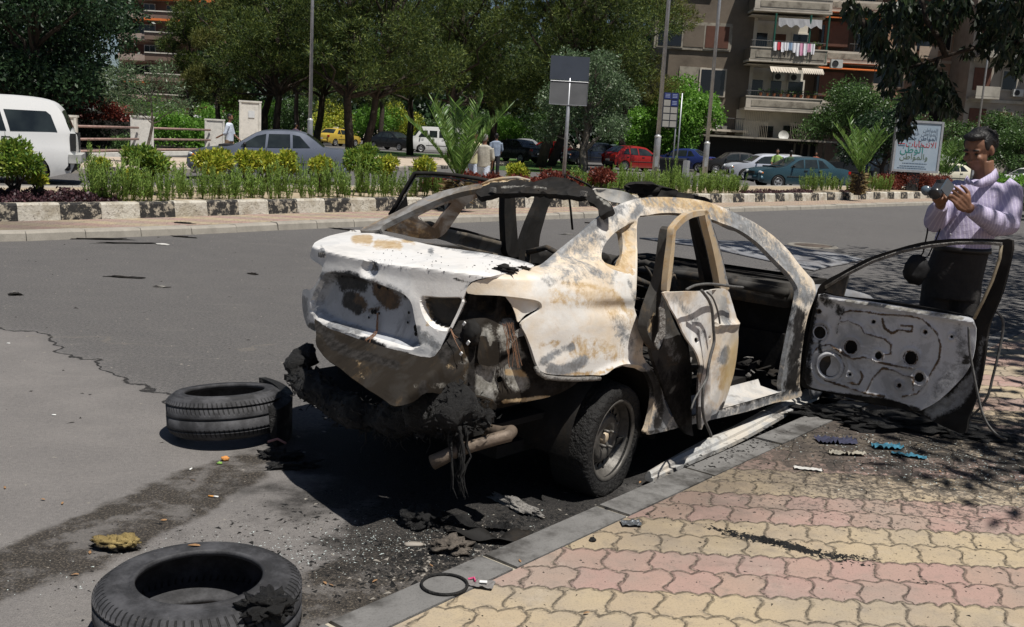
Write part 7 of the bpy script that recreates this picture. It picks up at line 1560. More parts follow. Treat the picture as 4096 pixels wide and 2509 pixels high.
def shellpts(r, cl, n, inner=.45):
    """points in a set of ellipsoid clumps (cx,cy,cz,rx,ry,rz), denser near the outside"""
    cl = np.asarray(cl, float); vol = (cl[:, 3]*cl[:, 4]*cl[:, 5])**.75; k = r.choice(len(cl), n, p=vol/vol.sum()); u = r.randn(n, 3); u /= np.linalg.norm(u, axis=1)[:, None]; rad = inner+(1-inner)*r.rand(n)**.6
    rad = rad*(1+.22*np.sin(u[:, 0]*7+k)*np.cos(u[:, 1]*6+k*2)+.1*r.randn(n)); return cl[k, :3]+u*cl[k, 3:]*rad[:, None], u
def limb(mb, a, b, r0, r1, seed, n=6, wob=.12):
    rr = random.Random(seed); a = Vector(a); b = Vector(b); L = (b-a).length; pts = [a.lerp(b, i/n)+Vector((rr.uniform(-1, 1), rr.uniform(-1, 1), rr.uniform(-.5, .5)))*L*wob*math.sin(math.pi*i/n)*.5 for i in range(n+1)]
    mb.tube(pts, [r0+(r1-r0)*i/n for i in range(n+1)], 8); return pts
M_bark = var('dark_bark', (.055, .042, .032), .5, 6, .95, bump=.04, bs=18); M_barkg = var('grey_bark', (.16, .14, .115), .4, 6, .95, bump=.03, bs=18)
M_pine = leafmat('pine_needles', (.009, .023, .005), (.036, .072, .012), (.19, .23, .05), .6, trans=.18)
M_pineY = leafmat('yellow_pine_needles', (.05, .065, .012), (.11, .125, .025), (.17, .165, .04), .6)
M_dkleaf = leafmat('dark_leaves', (.010, .024, .012), (.022, .05, .02), (.055, .10, .04), .4)
M_olive = leafmat('grey_green_leaves', (.035, .07, .028), (.09, .145, .06), (.2, .26, .16), .4)
M_lime = leafmat('bright_green_leaves', (.07, .17, .02), (.13, .28, .035), (.22, .40, .07), .5, trans=.4)
M_mid = leafmat('mid_green_leaves', (.03, .065, .018), (.06, .12, .03), (.12, .2, .06), .45)
M_yel = leafmat('yellow_green_leaves', (.13, .2, .02), (.32, .37, .035), (.56, .52, .08), .45)
M_ros = leafmat('rosemary_leaves', (.07, .13, .02), (.15, .25, .04), (.27, .36, .08), .6, trans=.1)
M_red = leafmat('red_barberry_leaves', (.07, .013, .012), (.16, .032, .022), (.27, .08, .05), .5)
M_pur = leafmat('purple_ground_leaves', (.022, .010, .014), (.055, .025, .03), (.12, .055, .06), .5, trans=.1)
M_shade = leafmat('shade_tree_leaves', (.006, .012, .005), (.012, .022, .008), (.03, .05, .016), .45, trans=.12)  # near-black greens put the backlit darkness into the leaf colour
def tree(name, label, x, y, H, tr, clumps, m, n, L, W, seed, kind='leaf', bark=None, lean=(0, 0), group=None, z0=0, fork=.35, cat='tree'):
    """clumps relative to the foot of the trunk"""
    e = empty(name, (x, y, z0), 0, label, cat, group); r = np.random.RandomState(seed); mb = MB()
    top = Vector((lean[0], lean[1], H*.75)); tp = limb(mb, (0, 0, -.1), top, tr, tr*.35, seed, 8, .06)
    for i, c_ in enumerate(clumps):
        t = min(.95, max(fork, (c_[2]-c_[5]*.6)/H)); k = tp[min(8, int(t*8))]; limb(mb, k, (c_[0], c_[1], c_[2]), tr*.38, tr*.07, seed+i, 5, .18)
    mb.build('trunk', bark or M_bark, e, True)
    P, u = shellpts(r, clumps, n)
    if kind == 'pine':
        n = len(P); nf_ = 9; P = np.repeat(P, nf_, 0)+r.randn(n*nf_, 3)*.06; D = np.repeat(u, nf_, 0)*.7+r.randn(n*nf_, 3)*.55+np.array([0, 0, .35]); leaves('crown', P, D, L, W, m, e, seed)
    else:
        D = u*.5+r.randn(n, 3)*.7+np.array([0, 0, -.25]); leaves('crown', P, D, L, W, m, e, seed)
    return e
def clump(r, n, R_, zlo, zhi, rc, sq=.7, cx=0, cy=0):
    out = []
    for i in range(n):
        a = 2*math.pi*(i*.381966+r.random()*.1); rad = R_*math.sqrt((i+.5)/n)*r.uniform(.8, 1.1); z = r.uniform(zlo, zhi)-.2*(zhi-zlo)*(rad/R_)**2; q = rc*r.uniform(.7, 1.25); out.append((cx+rad*math.cos(a), cy+rad*math.sin(a), z, q, q, q*sq))
    return out
rt = random.Random(7)
# big dark broadleaf tree on the left
cl_ = clump(rt, 20, 3.3, 3.0, 8.5, 1.5)+clump(rt, 8, 3.3, 2.6, 3.6, 1.1)
tree('broadleaf_tree', 'large dark leafy tree filling the top left corner', gx(150, 44), 44, 9, .3, cl_, M_dkleaf, 26000, .22, .06, 1, bark=M_bark, group=None)
tree('broadleaf_tree', 'second dark leafy tree behind and left of the off-road vehicle, at the left edge', gx(-260, 50), 50, 9, .3, clump(rt, 16, 3.6, 3, 8.5, 1.6), M_dkleaf, 14000, .24, .06, 2)
tree('broadleaf_tree', 'dark leafy tree standing right behind the corner tree beside the tower', gx(330, 56), 56, 9, .25, clump(rt, 12, 2.6, 2.6, 8.2, 1.4), M_dkleaf, 13000, .22, .06, 3)
# slim young tree in front of the piers
x = gx(590, 33); e = empty('young_tree', (x, 33, .15), 0, 'thin young tree with sparse olive-like leaves in front of the middle pier', 'tree'); mb = MB(); r_ = np.random.RandomState(3)
tp = [(0, 0, 0), (-.03, 0, .4), (.1, 0, .9), (.18, 0, 1.3), (.14, 0, 2.0), (.2, 0, 2.8)]; mb.tube(tp, [.06, .055, .05, .045, .03, .012], 8)
cls = [(-.9, 0, 2.2, .55, .5, .4), (-.35, .1, 1.75, .5, .45, .3), (.5, 0, 1.9, .6, .5, .32), (1.15, 0, 1.95, .55, .5, .28), (.0, 0, 2.5, .6, .5, .4), (-.6, 0, 3.0, .5, .4, .35), (.5, 0, 3.0, .5, .45, .35), (.9, 0, 2.5, .4, .4, .3), (-1.1, 0, 2.75, .4, .4, .3)]
for i, c_ in enumerate(cls): limb(mb, tp[3] if c_[2] < 2.1 else tp[4], c_[:3], .022, .006, i, 5, .2)
mb.build('trunk', M_barkg, e, True); P, u = shellpts(r_, cls, 3600, .1); leaves('crown', P, u*.6+r_.randn(len(P), 3)*.6+np.array([0, 0, .2]), .13, .016, M_olive, e, 5)
# pines
GP = 'tall pines of the park'
def pine(px, Y, H, tr, label, R_=3.4, zlo=4.2, n=2600, m=None, lean=(0, 0), seed=1, nc=24, rc=1.3, double=False):
    rr = random.Random(seed); k = Y/60; cl_ = clump(rr, nc, R_, zlo, H, rc, .62, lean[0]*.8, lean[1]*.8)
    return tree('pine_tree', label, gx(px, Y), Y, H, tr, cl_, m or M_pine, int(n*1.25), .2*k+.03, .017*k+.003, seed, 'pine', lean=lean, group=GP, fork=.4)
pine(1050, 62, 12, .26, 'pine with a trunk leaning left, left of the lamp post', 3.6, 5.0, 3000, seed=11, lean=(.9, 0))
pine(1110, 58, 11.5, .24, 'straight dark pine just left of the lamp post', 3.4, 4.8, 3000, seed=12)
pine(880, 66, 11, .2, 'shorter yellowish pine in front of the reddish tower', 2.2, 3.4, 2200, M_pineY, seed=13, nc=11, rc=1.0)
pine(760, 70, 9.5, .18, 'slender pine at the foot of the reddish tower', 2.0, 3.2, 1800, seed=14, nc=9, rc=1.0)
pine(1270, 64, 12.5, .25, 'pine directly right of the lamp post', 3.8, 5.2, 3200, seed=15)
pine(1400, 55, 12, .27, 'left trunk of the pair of big pines behind the grey saloon', 3.6, 5.0, 3400, seed=16, lean=(-.3, 0))
pine(1455, 56, 12, .24, 'right trunk of the pair of big pines, leaning right', 3.8, 5.2, 3400, seed=17, lean=(1.6, 0))
pine(1640, 68, 13, .25, 'pine behind the black saloon and minibus', 4.0, 4.8, 3200, seed=18)
pine(1800, 60, 12, .24, 'dark pine trunk standing before the white minibus', 3.8, 4.6, 3400, seed=19, lean=(.4, 0))
pine(1960, 66, 13, .24, 'pine above the two talking men', 4.0, 5.0, 3200, seed=20)
pine(2160, 57, 12.5, .3, 'pine with thick trunk leaning strongly right, left one of the leaning pair', 3.8, 5.0, 3200, seed=21, lean=(2.0, 0))
pine(2200, 61, 13, .28, 'second leaning pine, right one of the leaning pair', 4.0, 5.4, 3200, seed=22, lean=(2.6, .3))
pine(2335, 57, 13, .26, 'upright pine trunk just right of the road sign pole', 3.8, 5.6, 3200, seed=23)
pine(2480, 66, 13.5, .24, 'pine with yellow-green tips left of the apartment block', 2.9, 5.2, 3000, M_pineY, seed=24, nc=14)
pine(1190, 92, 16, .25, 'far pine in the second row above the lamp post', 5, 5.5, 2600, seed=25, rc=1.8)
pine(1520, 92, 17, .25, 'far pine in the second row above the minibus', 5.5, 5.5, 2600, seed=26, rc=1.9)
pine(1880, 95, 17, .25, 'far pine in the second row above the palm', 5.5, 5.5, 2600, seed=27, rc=1.9)
pine(2250, 92, 17, .25, 'far pine in the second row behind the leaning pair', 5.5, 5.5, 2600, seed=28, rc=1.9)
# broadleaf trees right of centre
tree('olive_tree', 'grey-green leafy tree behind the double road sign', gx(2330, 50), 50, 6.5, .2, [(q[0], q[1], q[2], q[3], q[4], q[5]) for q in clump(rt, 18, 2.1, 2.4, 6.3, .85)], M_olive, 15000, .16, .035, 31, bark=M_barkg)
tree('linden_tree', 'bright lime green tree behind the blue and cream notice board', gx(2690, 68), 68, 6.2, .16, clump(rt, 22, 2.4, 1.9, 5.6, .95, .8), M_lime, 16000, .2, .075, 32, bark=M_barkg)
tree('linden_tree', 'narrow bright green tree left of the notice board, behind the lamp post', gx(2560, 72), 72, 5.5, .14, clump(rt, 12, 1.4, 1.8, 4.2, .8, .8), M_lime, 7000, .2, .075, 33, bark=M_barkg)
tree('broadleaf_tree', 'rounded mid green tree before the brown-shuttered building', gx(3440, 72), 72, 8, .22, clump(rt, 24, 3.6, 2.0, 6.6, 1.4), M_mid, 22000, .2, .05, 34)
tree('broadleaf_tree', 'dark bushy tree left of the billboard', gx(3520, 60), 60, 5.5, .16, clump(rt, 14, 1.8, 1.5, 4.0, .9), M_dkleaf, 9000, .18, .05, 35)
tree('broadleaf_tree', 'mid green tree right of the billboard behind the head of the man', gx(3900, 74), 74, 5.8, .2, clump(rt, 16, 2.6, 1.8, 4.8, 1.1), M_mid, 14000, .18, .05, 36)
tree('broadleaf_tree', 'mid green tree at the right edge before the beige building', gx(4090, 70), 70, 5.6, .2, clump(rt, 16, 2.6, 1.6, 4.8, 1.1), M_mid, 12000, .18, .05, 37)
# sunlit shrubs and small trees under the pines
for i, (px, Y, H, m, lab) in enumerate(((1000, 98, 4.2, M_lime, 'bright green bush under the pines left of the tall pillar'), (1180, 100, 4.5, M_mid, 'green bush under the pines beside the lamp post'), (1330, 104, 4, M_yel, 'yellow flowering bush behind the taxi'), (1480, 100, 4.6, M_lime, 'bright green bush right of the taxi'), (1600, 104, 5, M_yel, 'yellow-green bush behind the black saloon'), (1730, 104, 5.2, M_mid, 'green bush behind the white minibus'), (1960, 104, 4.6, M_mid, 'green bush behind the talking men'), (2030, 100, 4.4, M_lime, 'bright bush right of the man with the shoulder strap'), (2140, 100, 4.4, M_mid, 'green bush behind the silver hatchback'), (2480, 94, 4.5, M_mid, 'green bush behind the parked red hatchback'), (840, 106, 3.6, M_lime, 'bright green bush beyond the right wall pier'), (640, 112, 4, M_lime, 'bright green bush beyond the young tree'), (480, 100, 4.2, M_mid, 'green bush above the dark river wall'))):
    tree('bush', lab, gx(px, Y), Y, H, .1, clump(rt, 9, 2.2, .9, H*.85, 1.1, .8), m, 4200, .26, .07, 50+i, fork=.1, cat='bush', group='bushes under the pines')
# a dark wood far behind everything, reads as one mass
r_ = np.random.RandomState(77); cl_ = []
for i in range(52): X0 = -115+i*3.1; cl_ += [(X0, 128+r_.uniform(-5, 5), r_.uniform(3, 6), 4.5, 3, 4.5), (X0, 131+r_.uniform(-5, 5), r_.uniform(10, 15), 5, 3, 4.5)]
cl_ = [c_ for c_ in cl_ if not (-62 < c_[0] < -38)]
P, u = shellpts(r_, cl_, 90000, .2); o = leaves('far_wood', P, u+r_.randn(len(P), 3)*.6, .7, .26, M_dkleaf, None, 7); tag(o, kind='stuff')
# ---- island planting
def bedpt(px, off):
    Lp = offs(OUT, off); best = None
    us = []
    for p in Lp:
        d = np.array([p[0], p[1], .33-CAMH]); z = d@_fw; us.append(PW/2+PF*(d@_r2)/z if z > .1 else -9e9)
    us = np.array(us); 
    for i in range(len(us)-1):
        if us[i] <= px <= us[i+1]: t = (px-us[i])/(us[i+1]-us[i]+1e-9); return Lp[i]+(Lp[i+1]-Lp[i])*t
    return Lp[0]
def protoshrub(seed, R_, H, m, n, L, W, trunk=.35, ncl=7, sq=.75, D0=(0, 0, .2)):
    rr = random.Random(seed); r = np.random.RandomState(seed); cl_ = clump(rr, ncl, R_*.62, trunk+(H-trunk)*.35, H-.12, R_*.42, sq); mb = MB()
    for i, c_ in enumerate(cl_): limb(mb, (rr.uniform(-.03, .03), 0, 0), c_[:3], .03, .008, seed+i, 5, .25)
    P, u = shellpts(r, cl_, n, .35); return mb, P, u*.8+r.randn(n, 3)*.45+np.array(D0), L, W, m
YG = 'clipped yellow-green shrubs on the island'
protos = {}
def shrub(px, off, R_, H, label, m=None, name='clipped_shrub', group=YG, n=None, seed=1, trunk=.35, L=.085, W=.02, z0=.3, cat='shrub', ncl=7):
    p = bedpt(px, off); H += .14 if name == 'clipped_shrub' and H > .5 else 0; e = empty(name, (p[0], p[1], z0), 0, label, cat, group); mb, P, D, L, W, m2 = protoshrub(seed, R_, H, m or M_yel, n or int(3200*R_*R_/.16), L, W, trunk, ncl)
    mb.build('stem', M_bark, e, True); leaves('foliage', P, D, L, W, m2, e, seed); return e
M_yg2 = leafmat('green_yellow_leaves', (.05, .12, .02), (.13, .22, .03), (.3, .36, .06), .45)
for i, a in enumerate(((58, 2.4, .42, .84, 'large leafy yellow-green shrub in front of the off-road vehicle wheel', M_yg2), (152, 2.3, .16, .45, 'small yellow shrub at the foot of the large left one'), (592, 3.0, .44, .82, 'round yellow-green shrub below the middle pier', M_yg2), (400, 3.0, .18, .6, 'thin yellowish sprig shrub left of the round shrub'), (855, 3.2, .42, .75, 'wide flat yellow shrub before the grey saloon bonnet'), (988, 3.2, .28, .74, 'yellow-green shrub before the front wheel of the grey saloon'), (1060, 3.3, .30, .76, 'yellow-green shrub before the front door of the grey saloon'), (1135, 3.3, .34, .74, 'yellow shrub before the rear door of the grey saloon'), (1280, 3.2, .28, .68, 'small yellow-green shrub before the tail of the grey saloon'), (1442, 3.0, .42, .98, 'round bright green shrub left of centre behind the car roof', M_yg2), (1540, 2.9, .26, .72, 'yellow globe shrub on a bent stem right of the bright green one'), (1690, 3.0, .30, .72, 'sparse yellow-brown shrub left of the palm'), (2062, 3.2, .34, .60, 'bright yellow shrub among the red leaved ones'))):
    shrub(a[0], a[1], a[2], a[3], a[4], a[5] if len(a) > 5 else None, seed=100+i)
shrub(530, 3.0, .2, .5, 'yellow-tipped small plant left of the round shrub', seed=130)
for i, (px, off, R_, H, lab) in enumerate(((1740, 3.4, .35, .5, 'red-leaved shrub left of the palm foot'), (1870, 2.0, .5, .6, 'red-leaved shrub right of the palm foot'), (1965, 1.95, .5, .55, 'red-leaved shrub before the standing men'), (2080, 1.95, .55, .5, 'red-leaved shrub below the bright yellow one'), (2180, 2.0, .55, .6, 'red-leaved shrub left of the road sign pole'), (2270, 2.1, .5, .6, 'red-leaved shrub at the foot of the road sign'), (2400, 1.95, .45, .75, 'tall reddish shrub between road sign and lamp post'), (3600, 3.0, .9, .75, 'red-leaved hedge piece below the billboard'), (3680, 2.6, .9, .75, 'red-leaved hedge piece right below the billboard'), (3760, 2.6, .8, .7, 'red-leaved hedge piece left of the camcorder'), (3540, 3.2, .7, .6, 'red-leaved shrub left below the billboard'))):
    shrub(px, off, R_, H, lab, M_red, 'barberry_shrub', 'red-leaved shrubs on the island', int(2600*R_/.45), 140+i, .05, .07, .02, ncl=8)
for i, (px, Y, R_, m, lab) in enumerate(((4000, 34, 1.0, M_lime, 'bright green low hedge at the right edge behind the man'), (4110, 33, 1.0, M_lime, 'bright green low hedge cut by the right edge'), (4060, 31, .8, M_olive, 'silvery low bush in front of the bright hedge at the right edge'))):
    e = empty('hedge', (gx(px, Y), Y, .3), 0, lab, 'hedge'); mb, P, D, L, W, m2 = protoshrub(160+i, R_, .95 if i < 2 else .6, m, 5200, .09, .03, .05, 9); mb.build('stem', M_bark, e, True); leaves('foliage', P, D, L, W, m2, e, 3+i)
# rosemary: four prototypes, copied along the bed
def rosemary(seed, H, wdt):
    e = empty('rosemary_plant', (0, -30, 0), 0, 'x', 'shrub', 'rosemary plants along the island'); r = np.random.RandomState(seed); P = []; D = []; mb = MB(); rr = random.Random(seed)
    for k in range(15):
        a, q = r.uniform(0, 6.28), wdt*math.sqrt(r.rand()); b = Vector((q*.6*math.cos(a), q*.6*math.sin(a), 0)); h = H*r.uniform(.6, 1.05); t = Vector((q*1.5*math.cos(a)+r.uniform(-.06, .06), q*1.5*math.sin(a)+r.uniform(-.06, .06), h)); mb.tube([b, b.lerp(t, .5)+Vector((r.uniform(-.03, .03), 0, 0)), t], [.005, .004, .002], 4)
        for j in range(60):
            s_ = r.uniform(.12, 1); P.append(b.lerp(t, s_)); D.append((r.randn()*.7, r.randn()*.7, .9))
    mb.build('stems', M_ros, e, True); leaves('foliage', np.array([tuple(p) for p in P]), np.array(D), .05, .006, M_ros, e, seed); return e
RP_ = [rosemary(201, .52, .12), rosemary(202, .62, .10), rosemary(203, .42, .14), rosemary(204, .56, .13)]; used = set(); k = 0; rr = random.Random(9)
spots = []
for px in list(range(365, 1660, 40)): spots.append((px+rr.uniform(-8, 8), rr.uniform(1.85, 2.3)))
for px in list(range(380, 1600, 90)): spots.append((px+rr.uniform(-20, 20), rr.uniform(2.7, 3.5)))
for px in list(range(2280, 2985, 21)): spots.append((px+rr.uniform(-6, 6), rr.uniform(1.9, 2.3)))
for px in list(range(2290, 2960, 36)): spots.append((px+rr.uniform(-9, 9), rr.uniform(2.6, 3.6)))
for px in list(range(3215, 3350, 19))+list(range(3400, 3560, 17)): spots.append((px+rr.uniform(-5, 5), rr.uniform(2.2, 2.8)))
for px in list(range(1660, 1790, 40)): spots.append((px, 2.2))
for px, off in spots:
    p = bedpt(px, off); i = rr.randrange(4); o = RP_[i] if i not in used else copy_tree(RP_[i]); used.add(i); o.location = (p[0], p[1], .32); o.rotation_euler = (0, 0, rr.uniform(0, 6.28)); s_ = rr.uniform(.75, 1.15)*(1.0 if px < 2000 else 1.15); o.scale = (s_, s_, s_*rr.uniform(.95, 1.3))
    o['label'] = ('feathery green rosemary plant in the island row left of the palm' if px < 1800 else 'feathery green rosemary plant in the island row between road sign and teal saloon' if px < 3100 else 'feathery green rosemary plant in the island row under the right-hand palm and billboard')
    o['group'] = ('rosemary plants left of the palm' if px < 1800 else 'rosemary plants right of the road sign' if px < 3100 else 'rosemary plants by the right-hand palm')
# purple creeping ground cover
r_ = np.random.RandomState(5); P = []
for k in range(15000):
    px = r_.uniform(-150, 470) if r_.rand() < .72 else (r_.uniform(2960, 3250) if r_.rand() < .8 else r_.uniform(3360, 3480)); off = r_.uniform(1.62, 2.9 if px < 2000 else 2.6)
    P.append((px, off))
PA = [];
grid = {}
for px in range(-160, 3500, 20): grid[px] = {o_: bedpt(px, o_) for o_ in (1.6, 2.9)}
for px, off in P:
    g0 = int((px+160)//20)*20-160; a, b = grid.get(g0), grid.get(g0+20)
    if a is None or b is None: continue
    t = (px-g0)/20; s_ = (off-1.6)/1.3; q = (a[1.6]*(1-t)+b[1.6]*t)*(1-s_)+(a[2.9]*(1-t)+b[2.9]*t)*s_; h = .16*(.6+.4*math.sin(px*.05+off*5))*min(1, (470-px)/90 if px < 2000 else .6); PA.append((q[0]+r_.uniform(-.05, .05), q[1]+r_.uniform(-.05, .05), .32+max(0, h)*r_.rand()))
PA = np.array(PA); tag(leaves('purple_ground_cover', PA, r_.randn(len(PA), 3)+np.array([0, 0, .6]), .06, .018, M_pur, None, 6), kind='stuff')
# ---- palms
M_frond = leafmat('palm_leaflets', (.06, .13, .025), (.12, .22, .04), (.24, .36, .1), .35)
def palm(px, Y, z0, nf_, Lf, label, seed, trunk=.5, tilt=(.9, .25), n_dead=26):
    x = gx(px, Y); e = empty('palm', (x, Y, z0), 0, label, 'palm'); r = np.random.RandomState(seed); rr = random.Random(seed)
    mb = MB(); mb.tube([(0, 0, 0), (0, 0, trunk*.5), (0, 0, trunk)], [.13, .17, .12], 12); mb.build('trunk', M_bark, e, True)
    for k in range(nf_):
        a = 2.4*k+rr.uniform(-.2, .2); up = tilt[0]+rr.uniform(-tilt[1], tilt[1]); d = Vector((math.cos(a)*math.cos(up), math.sin(a)*math.cos(up), math.sin(up))); pts = []; p = Vector((0, 0, trunk)); L = Lf*rr.uniform(.8, 1.08); dd = d.copy()
        for j in range(13): pts.append(p.copy()); p += dd*L/12; dd = (dd+Vector((0, 0, -.045))).normalized()
        mb = MB(); mb.tube(pts, [.014*(1-j/14)+.003 for j in range(13)], 5); sp = mb.build('frond', M_frond, e, True); P = []; D = []
        side = dd.cross(Vector((0, 0, 1))).normalized(); 
        for j in range(64):
            t = .14+.86*j/63; i0 = min(11, int(t*12)); q = pts[i0].lerp(pts[i0+1], t*12-i0) if t < 1 else pts[12]; ax = (pts[i0+1]-pts[i0]).normalized(); s_ = ax.cross(Vector((0, 0, 1))).normalized(); n_ = s_.cross(ax)
            for sg in (-1, 1): P.append(q); D.append(ax*.75+s_*sg*.8+n_*.35)
        lv = leaves('leaflets', np.array([tuple(p) for p in P]), np.array([tuple(p) for p in D]), .26*Lf/1.6*.9, .011*Lf/1.6, M_frond, sp, seed+k)
    P = []; D = []; q = r.uniform(0, 6.28, 220)
    z = r.uniform(.05, trunk*1.0, 220); P = np.stack([.14*np.cos(q), .14*np.sin(q), z], 1); D = np.stack([np.cos(q), np.sin(q), r.uniform(-.4, .5, 220)], 1)
    leaves('dead_leaf_bases', P, D, .24, .03, leafmat('dry_palm_bases', (.12, .08, .03), (.22, .16, .07), (.34, .27, .13), .7, trans=0) if 'dpb' not in MT else MT['dpb'], e, seed); return e
palm(1828, 20.5, .32, 13, 1.72, 'young palm with long arching green fronds in the middle of the island', 1, .42, (1.22, .24))
palm(3425, 35, .32, 12, 1.9, 'young palm left of the billboard on the island', 2, .75, (1.15, .22))
palm(3770, 60, .1, 12, 2.6, 'bushy palm right of and behind the billboard', 3, .4, (1.0, .3))
# ivy, red hedge above the river wall
r_ = np.random.RandomState(8)
def hang(name, label, px0, px1, Y, z0, z1, n, m, seed, L=.13, W=.035, dep=.9, cat='climber'):
    r = np.random.RandomState(seed); px = r.uniform(px0, px1, n); X = np.array([gx(p, Y) for p in np.linspace(px0, px1, 30)]); xx = np.interp(px, np.linspace(px0, px1, 30), X); z = z0+(z1-z0)*r.rand(n)**.7; z += .25*np.sin(xx*2.1+seed)*(z > z0+.3); P = np.stack([xx, Y-dep*r.rand(n), z], 1)
    return tag(leaves(name, P, r.randn(n, 3)+np.array([0, -.4, -.3]), L, W, m, None, seed), label, cat)
hang('red_hedge', 'reddish brown hedge on top of the dark river wall', 225, 540, 49.6, 1.35, 2.35, 5200, M_red, 1, .15, .04, 1.4, 'hedge')
hang('ivy', 'dark trailing ivy on the river wall below the red hedge', 230, 530, 49.6, -.6, 1.7, 2600, M_dkleaf, 2)
hang('ivy', 'green climber left of the middle pier behind the rails', 470, 530, 43, -.1, 1.0, 900, M_mid, 3)
hang('ivy', 'bright green ivy mound between the middle and right piers', 618, 850, 56.5, .1, 1.75, 5200, M_lime, 4, .17, .05, 2.2)
hang('ivy', 'green hedge between the right pier and the tall pillar', 900, 960, 56, .2, 1.9, 900, M_mid, 5)
# ---- shade tree row beside the camera: crowns are out of frame, branches hang into the top right corner
def inview(P, pad=60):
    d = P-np.array([0, 0, CAMH]); z = d@_fw; u = PW/2+PF*(d@_r2)/np.maximum(z, .05); v = PH/2-PF*(d@_u2)/np.maximum(z, .05)
    return (z > .1) & (u > -pad) & (u < PW+pad) & (v > -pad) & (v < PH+pad), u, v
BRZ = [(1330,40,60),(1400,110,80),(1450,210,90),(1500,300,80),(1560,390,60),(1600,470,60),(1560,560,45),(1700,60,110),(1800,130,100),(1950,60,110),(1900,170,80),(1680,200,70),(1650,350,70),(1750,420,80),(1850,480,85),(1900,560,90),(1820,600,90),(1950,640,85),(1980,710,50),(1750,640,80),(1680,700,60),(1700,790,55),(1690,850,32),(1640,860,25),(2100,320,40),(2200,300,50),(2060,20,60),(2250,190,80),(2350,100,100),(2420,200,100),(2430,320,80),(2340,290,60),(2420,30,100),(2300,390,30),(2420,420,50),(1500,170,70),(2240,20,70),(1600,60,80),(2160,120,40)]
def shade_tree(s_, off, label, R_=4.2, seed=1, z=(4.2, 7.2), n=11000, branch=False, hide=True):
    p = K0+KD*s_+KN*off; e = empty('street_tree', (p[0], p[1], .1), 0, label, 'tree', None); r = np.random.RandomState(seed); rr = random.Random(seed); cl_ = clump(rr, 18, R_, z[0], z[1], 1.5, .6); mb = MB()
    tpts = limb(mb, (0, 0, 0), (0, 0, 4.4), .19, .12, seed, 6, .04)
    for i, c_ in enumerate(cl_):
        if not inview(np.array([[c_[0]+p[0], c_[1]+p[1], c_[2]-.6]]))[0][0]: limb(mb, tpts[4+i % 3], c_[:3], .07, .02, seed+i, 5, .15)
    P, u = shellpts(r, cl_, n, .1); D = u*.3+r.randn(n, 3)*.5+np.array([0, 0, -.6]); Pw = P+np.array([p[0], p[1], .1]); iv, uu, vv = inview(Pw)
    k = ~iv
    P, D = P[k], D[k]; L = np.full(len(P), .24); Wd = np.full(len(P), .05)
    if branch:
        Q = []; off0 = np.array([p[0], p[1], .1])
        for (cx, cy, rad) in BRZ:
            m_ = int(rad*rad*.023)+10; Yc = rr.uniform(8.2, 9.6)
            for j in range(m_):
                a = r.uniform(0, 6.28); q = rad*math.sqrt(r.rand())*1.05; Q.append(at(2600+(cx+q*math.cos(a))/1.647, (cy+q*math.sin(a))/1.647, Yc+r.uniform(-.35, .35))-off0)
        Q = np.array(Q); DQ = r.randn(len(Q), 3)*.35+np.array([0, 0, -.8]); P = np.concatenate([P, Q]); D = np.concatenate([D, DQ]); L = np.concatenate([L, np.full(len(Q), .10)]); Wd = np.concatenate([Wd, np.full(len(Q), .0155)])
        for B in ([(2600, 262), (2464, 275), (2250, 285), (2120, 320), (1950, 370), (1760, 430), (1620, 470)], [(1950, 370), (1900, 250), (1820, 130), (1780, -60)], [(1900, 390), (1880, 500), (1830, 620), (1740, 720), (1700, 820)], [(2330, 283), (2360, 180), (2400, 60), (2420, -60)], [(1620, 470), (1540, 350), (1440, 220), (1380, 80)]):
            mb.tube([Vector(tuple(at(2600+q[0]/1.647, q[1]/1.647, 8.9)-off0)) for q in B], [.028-.003*i for i in range(len(B))], 6)
    mb.build('trunk', M_bark, e, True); leaves('crown', P, D, L, Wd, M_shade, e, seed); return e
shade_tree(8, 3.0, 'street tree on the near pavement whose dark branches hang into the top right corner', 4.4, 1, (4.4, 7.4), 16000, True)
shade_tree(16.5, 3.2, 'second street tree further along the near pavement, out of frame to the right', 4.6, 2, (4.4, 7.4), 11000)
shade_tree(24.5, 3.2, 'third street tree far along the near pavement, out of frame to the right', 4.8, 3, (4.6, 7.6), 9000)
# ================================================================= BUILDINGS
M_dwin = NT('dark_window_glass', .12, 0, .6).col((.012, .013, .016)).m; M_shut = var('brown_shutter', (.11, .045, .028), .25, 2, .7); M_rend = var('grey_brown_render', (.16, .13, .10), .3, .6, .95, bump=.01, bs=4)  # taupe render darkened in colour for the unlit wall
M_pale = var('pale_stone_render', (.5, .45, .38), .3, .9, .9); M_whitew = var('white_balcony_wall', (.62, .58, .5), .2, 1, .9); M_strk = var('streaked_concrete', (.3, .27, .22), .5, 1.6, .95, tint=(.12, .1, .08)); M_oraw = mk('orange_awning', (.75, .2, .05), .15, 2, .8); M_grn = mk('green_post', (.02, .1, .07), .1, 4, .5)
M_ac = mk('ac_unit_white', (.55, .55, .52), .15, 3, .6); M_iron = mk('iron_railing', (.03, .03, .03), .2, 9, .6); M_terr = mk('terracotta', (.35, .13, .06), .2, 9, .8)
def bparts(e):
    def B(nm, m, c, s, par=None, rz=0): mb = MB(); mb.box(c, s, rz); return mb.build(nm, m, par or e)
    return B
def bplace(px, py, Y, e): p = at(px, py, Y); return p[0]-e.location[0], p[2]-e.location[2]
def window_(B, e, x, y, z, w_, h_, m=None, frame=None):
    f = B('window', frame or M_strk, (x, y, z), (w_+.24, .12, h_+.24)); B('pane', m or M_dwin, (x, y-.07, z), (w_, .03, h_), f); return f
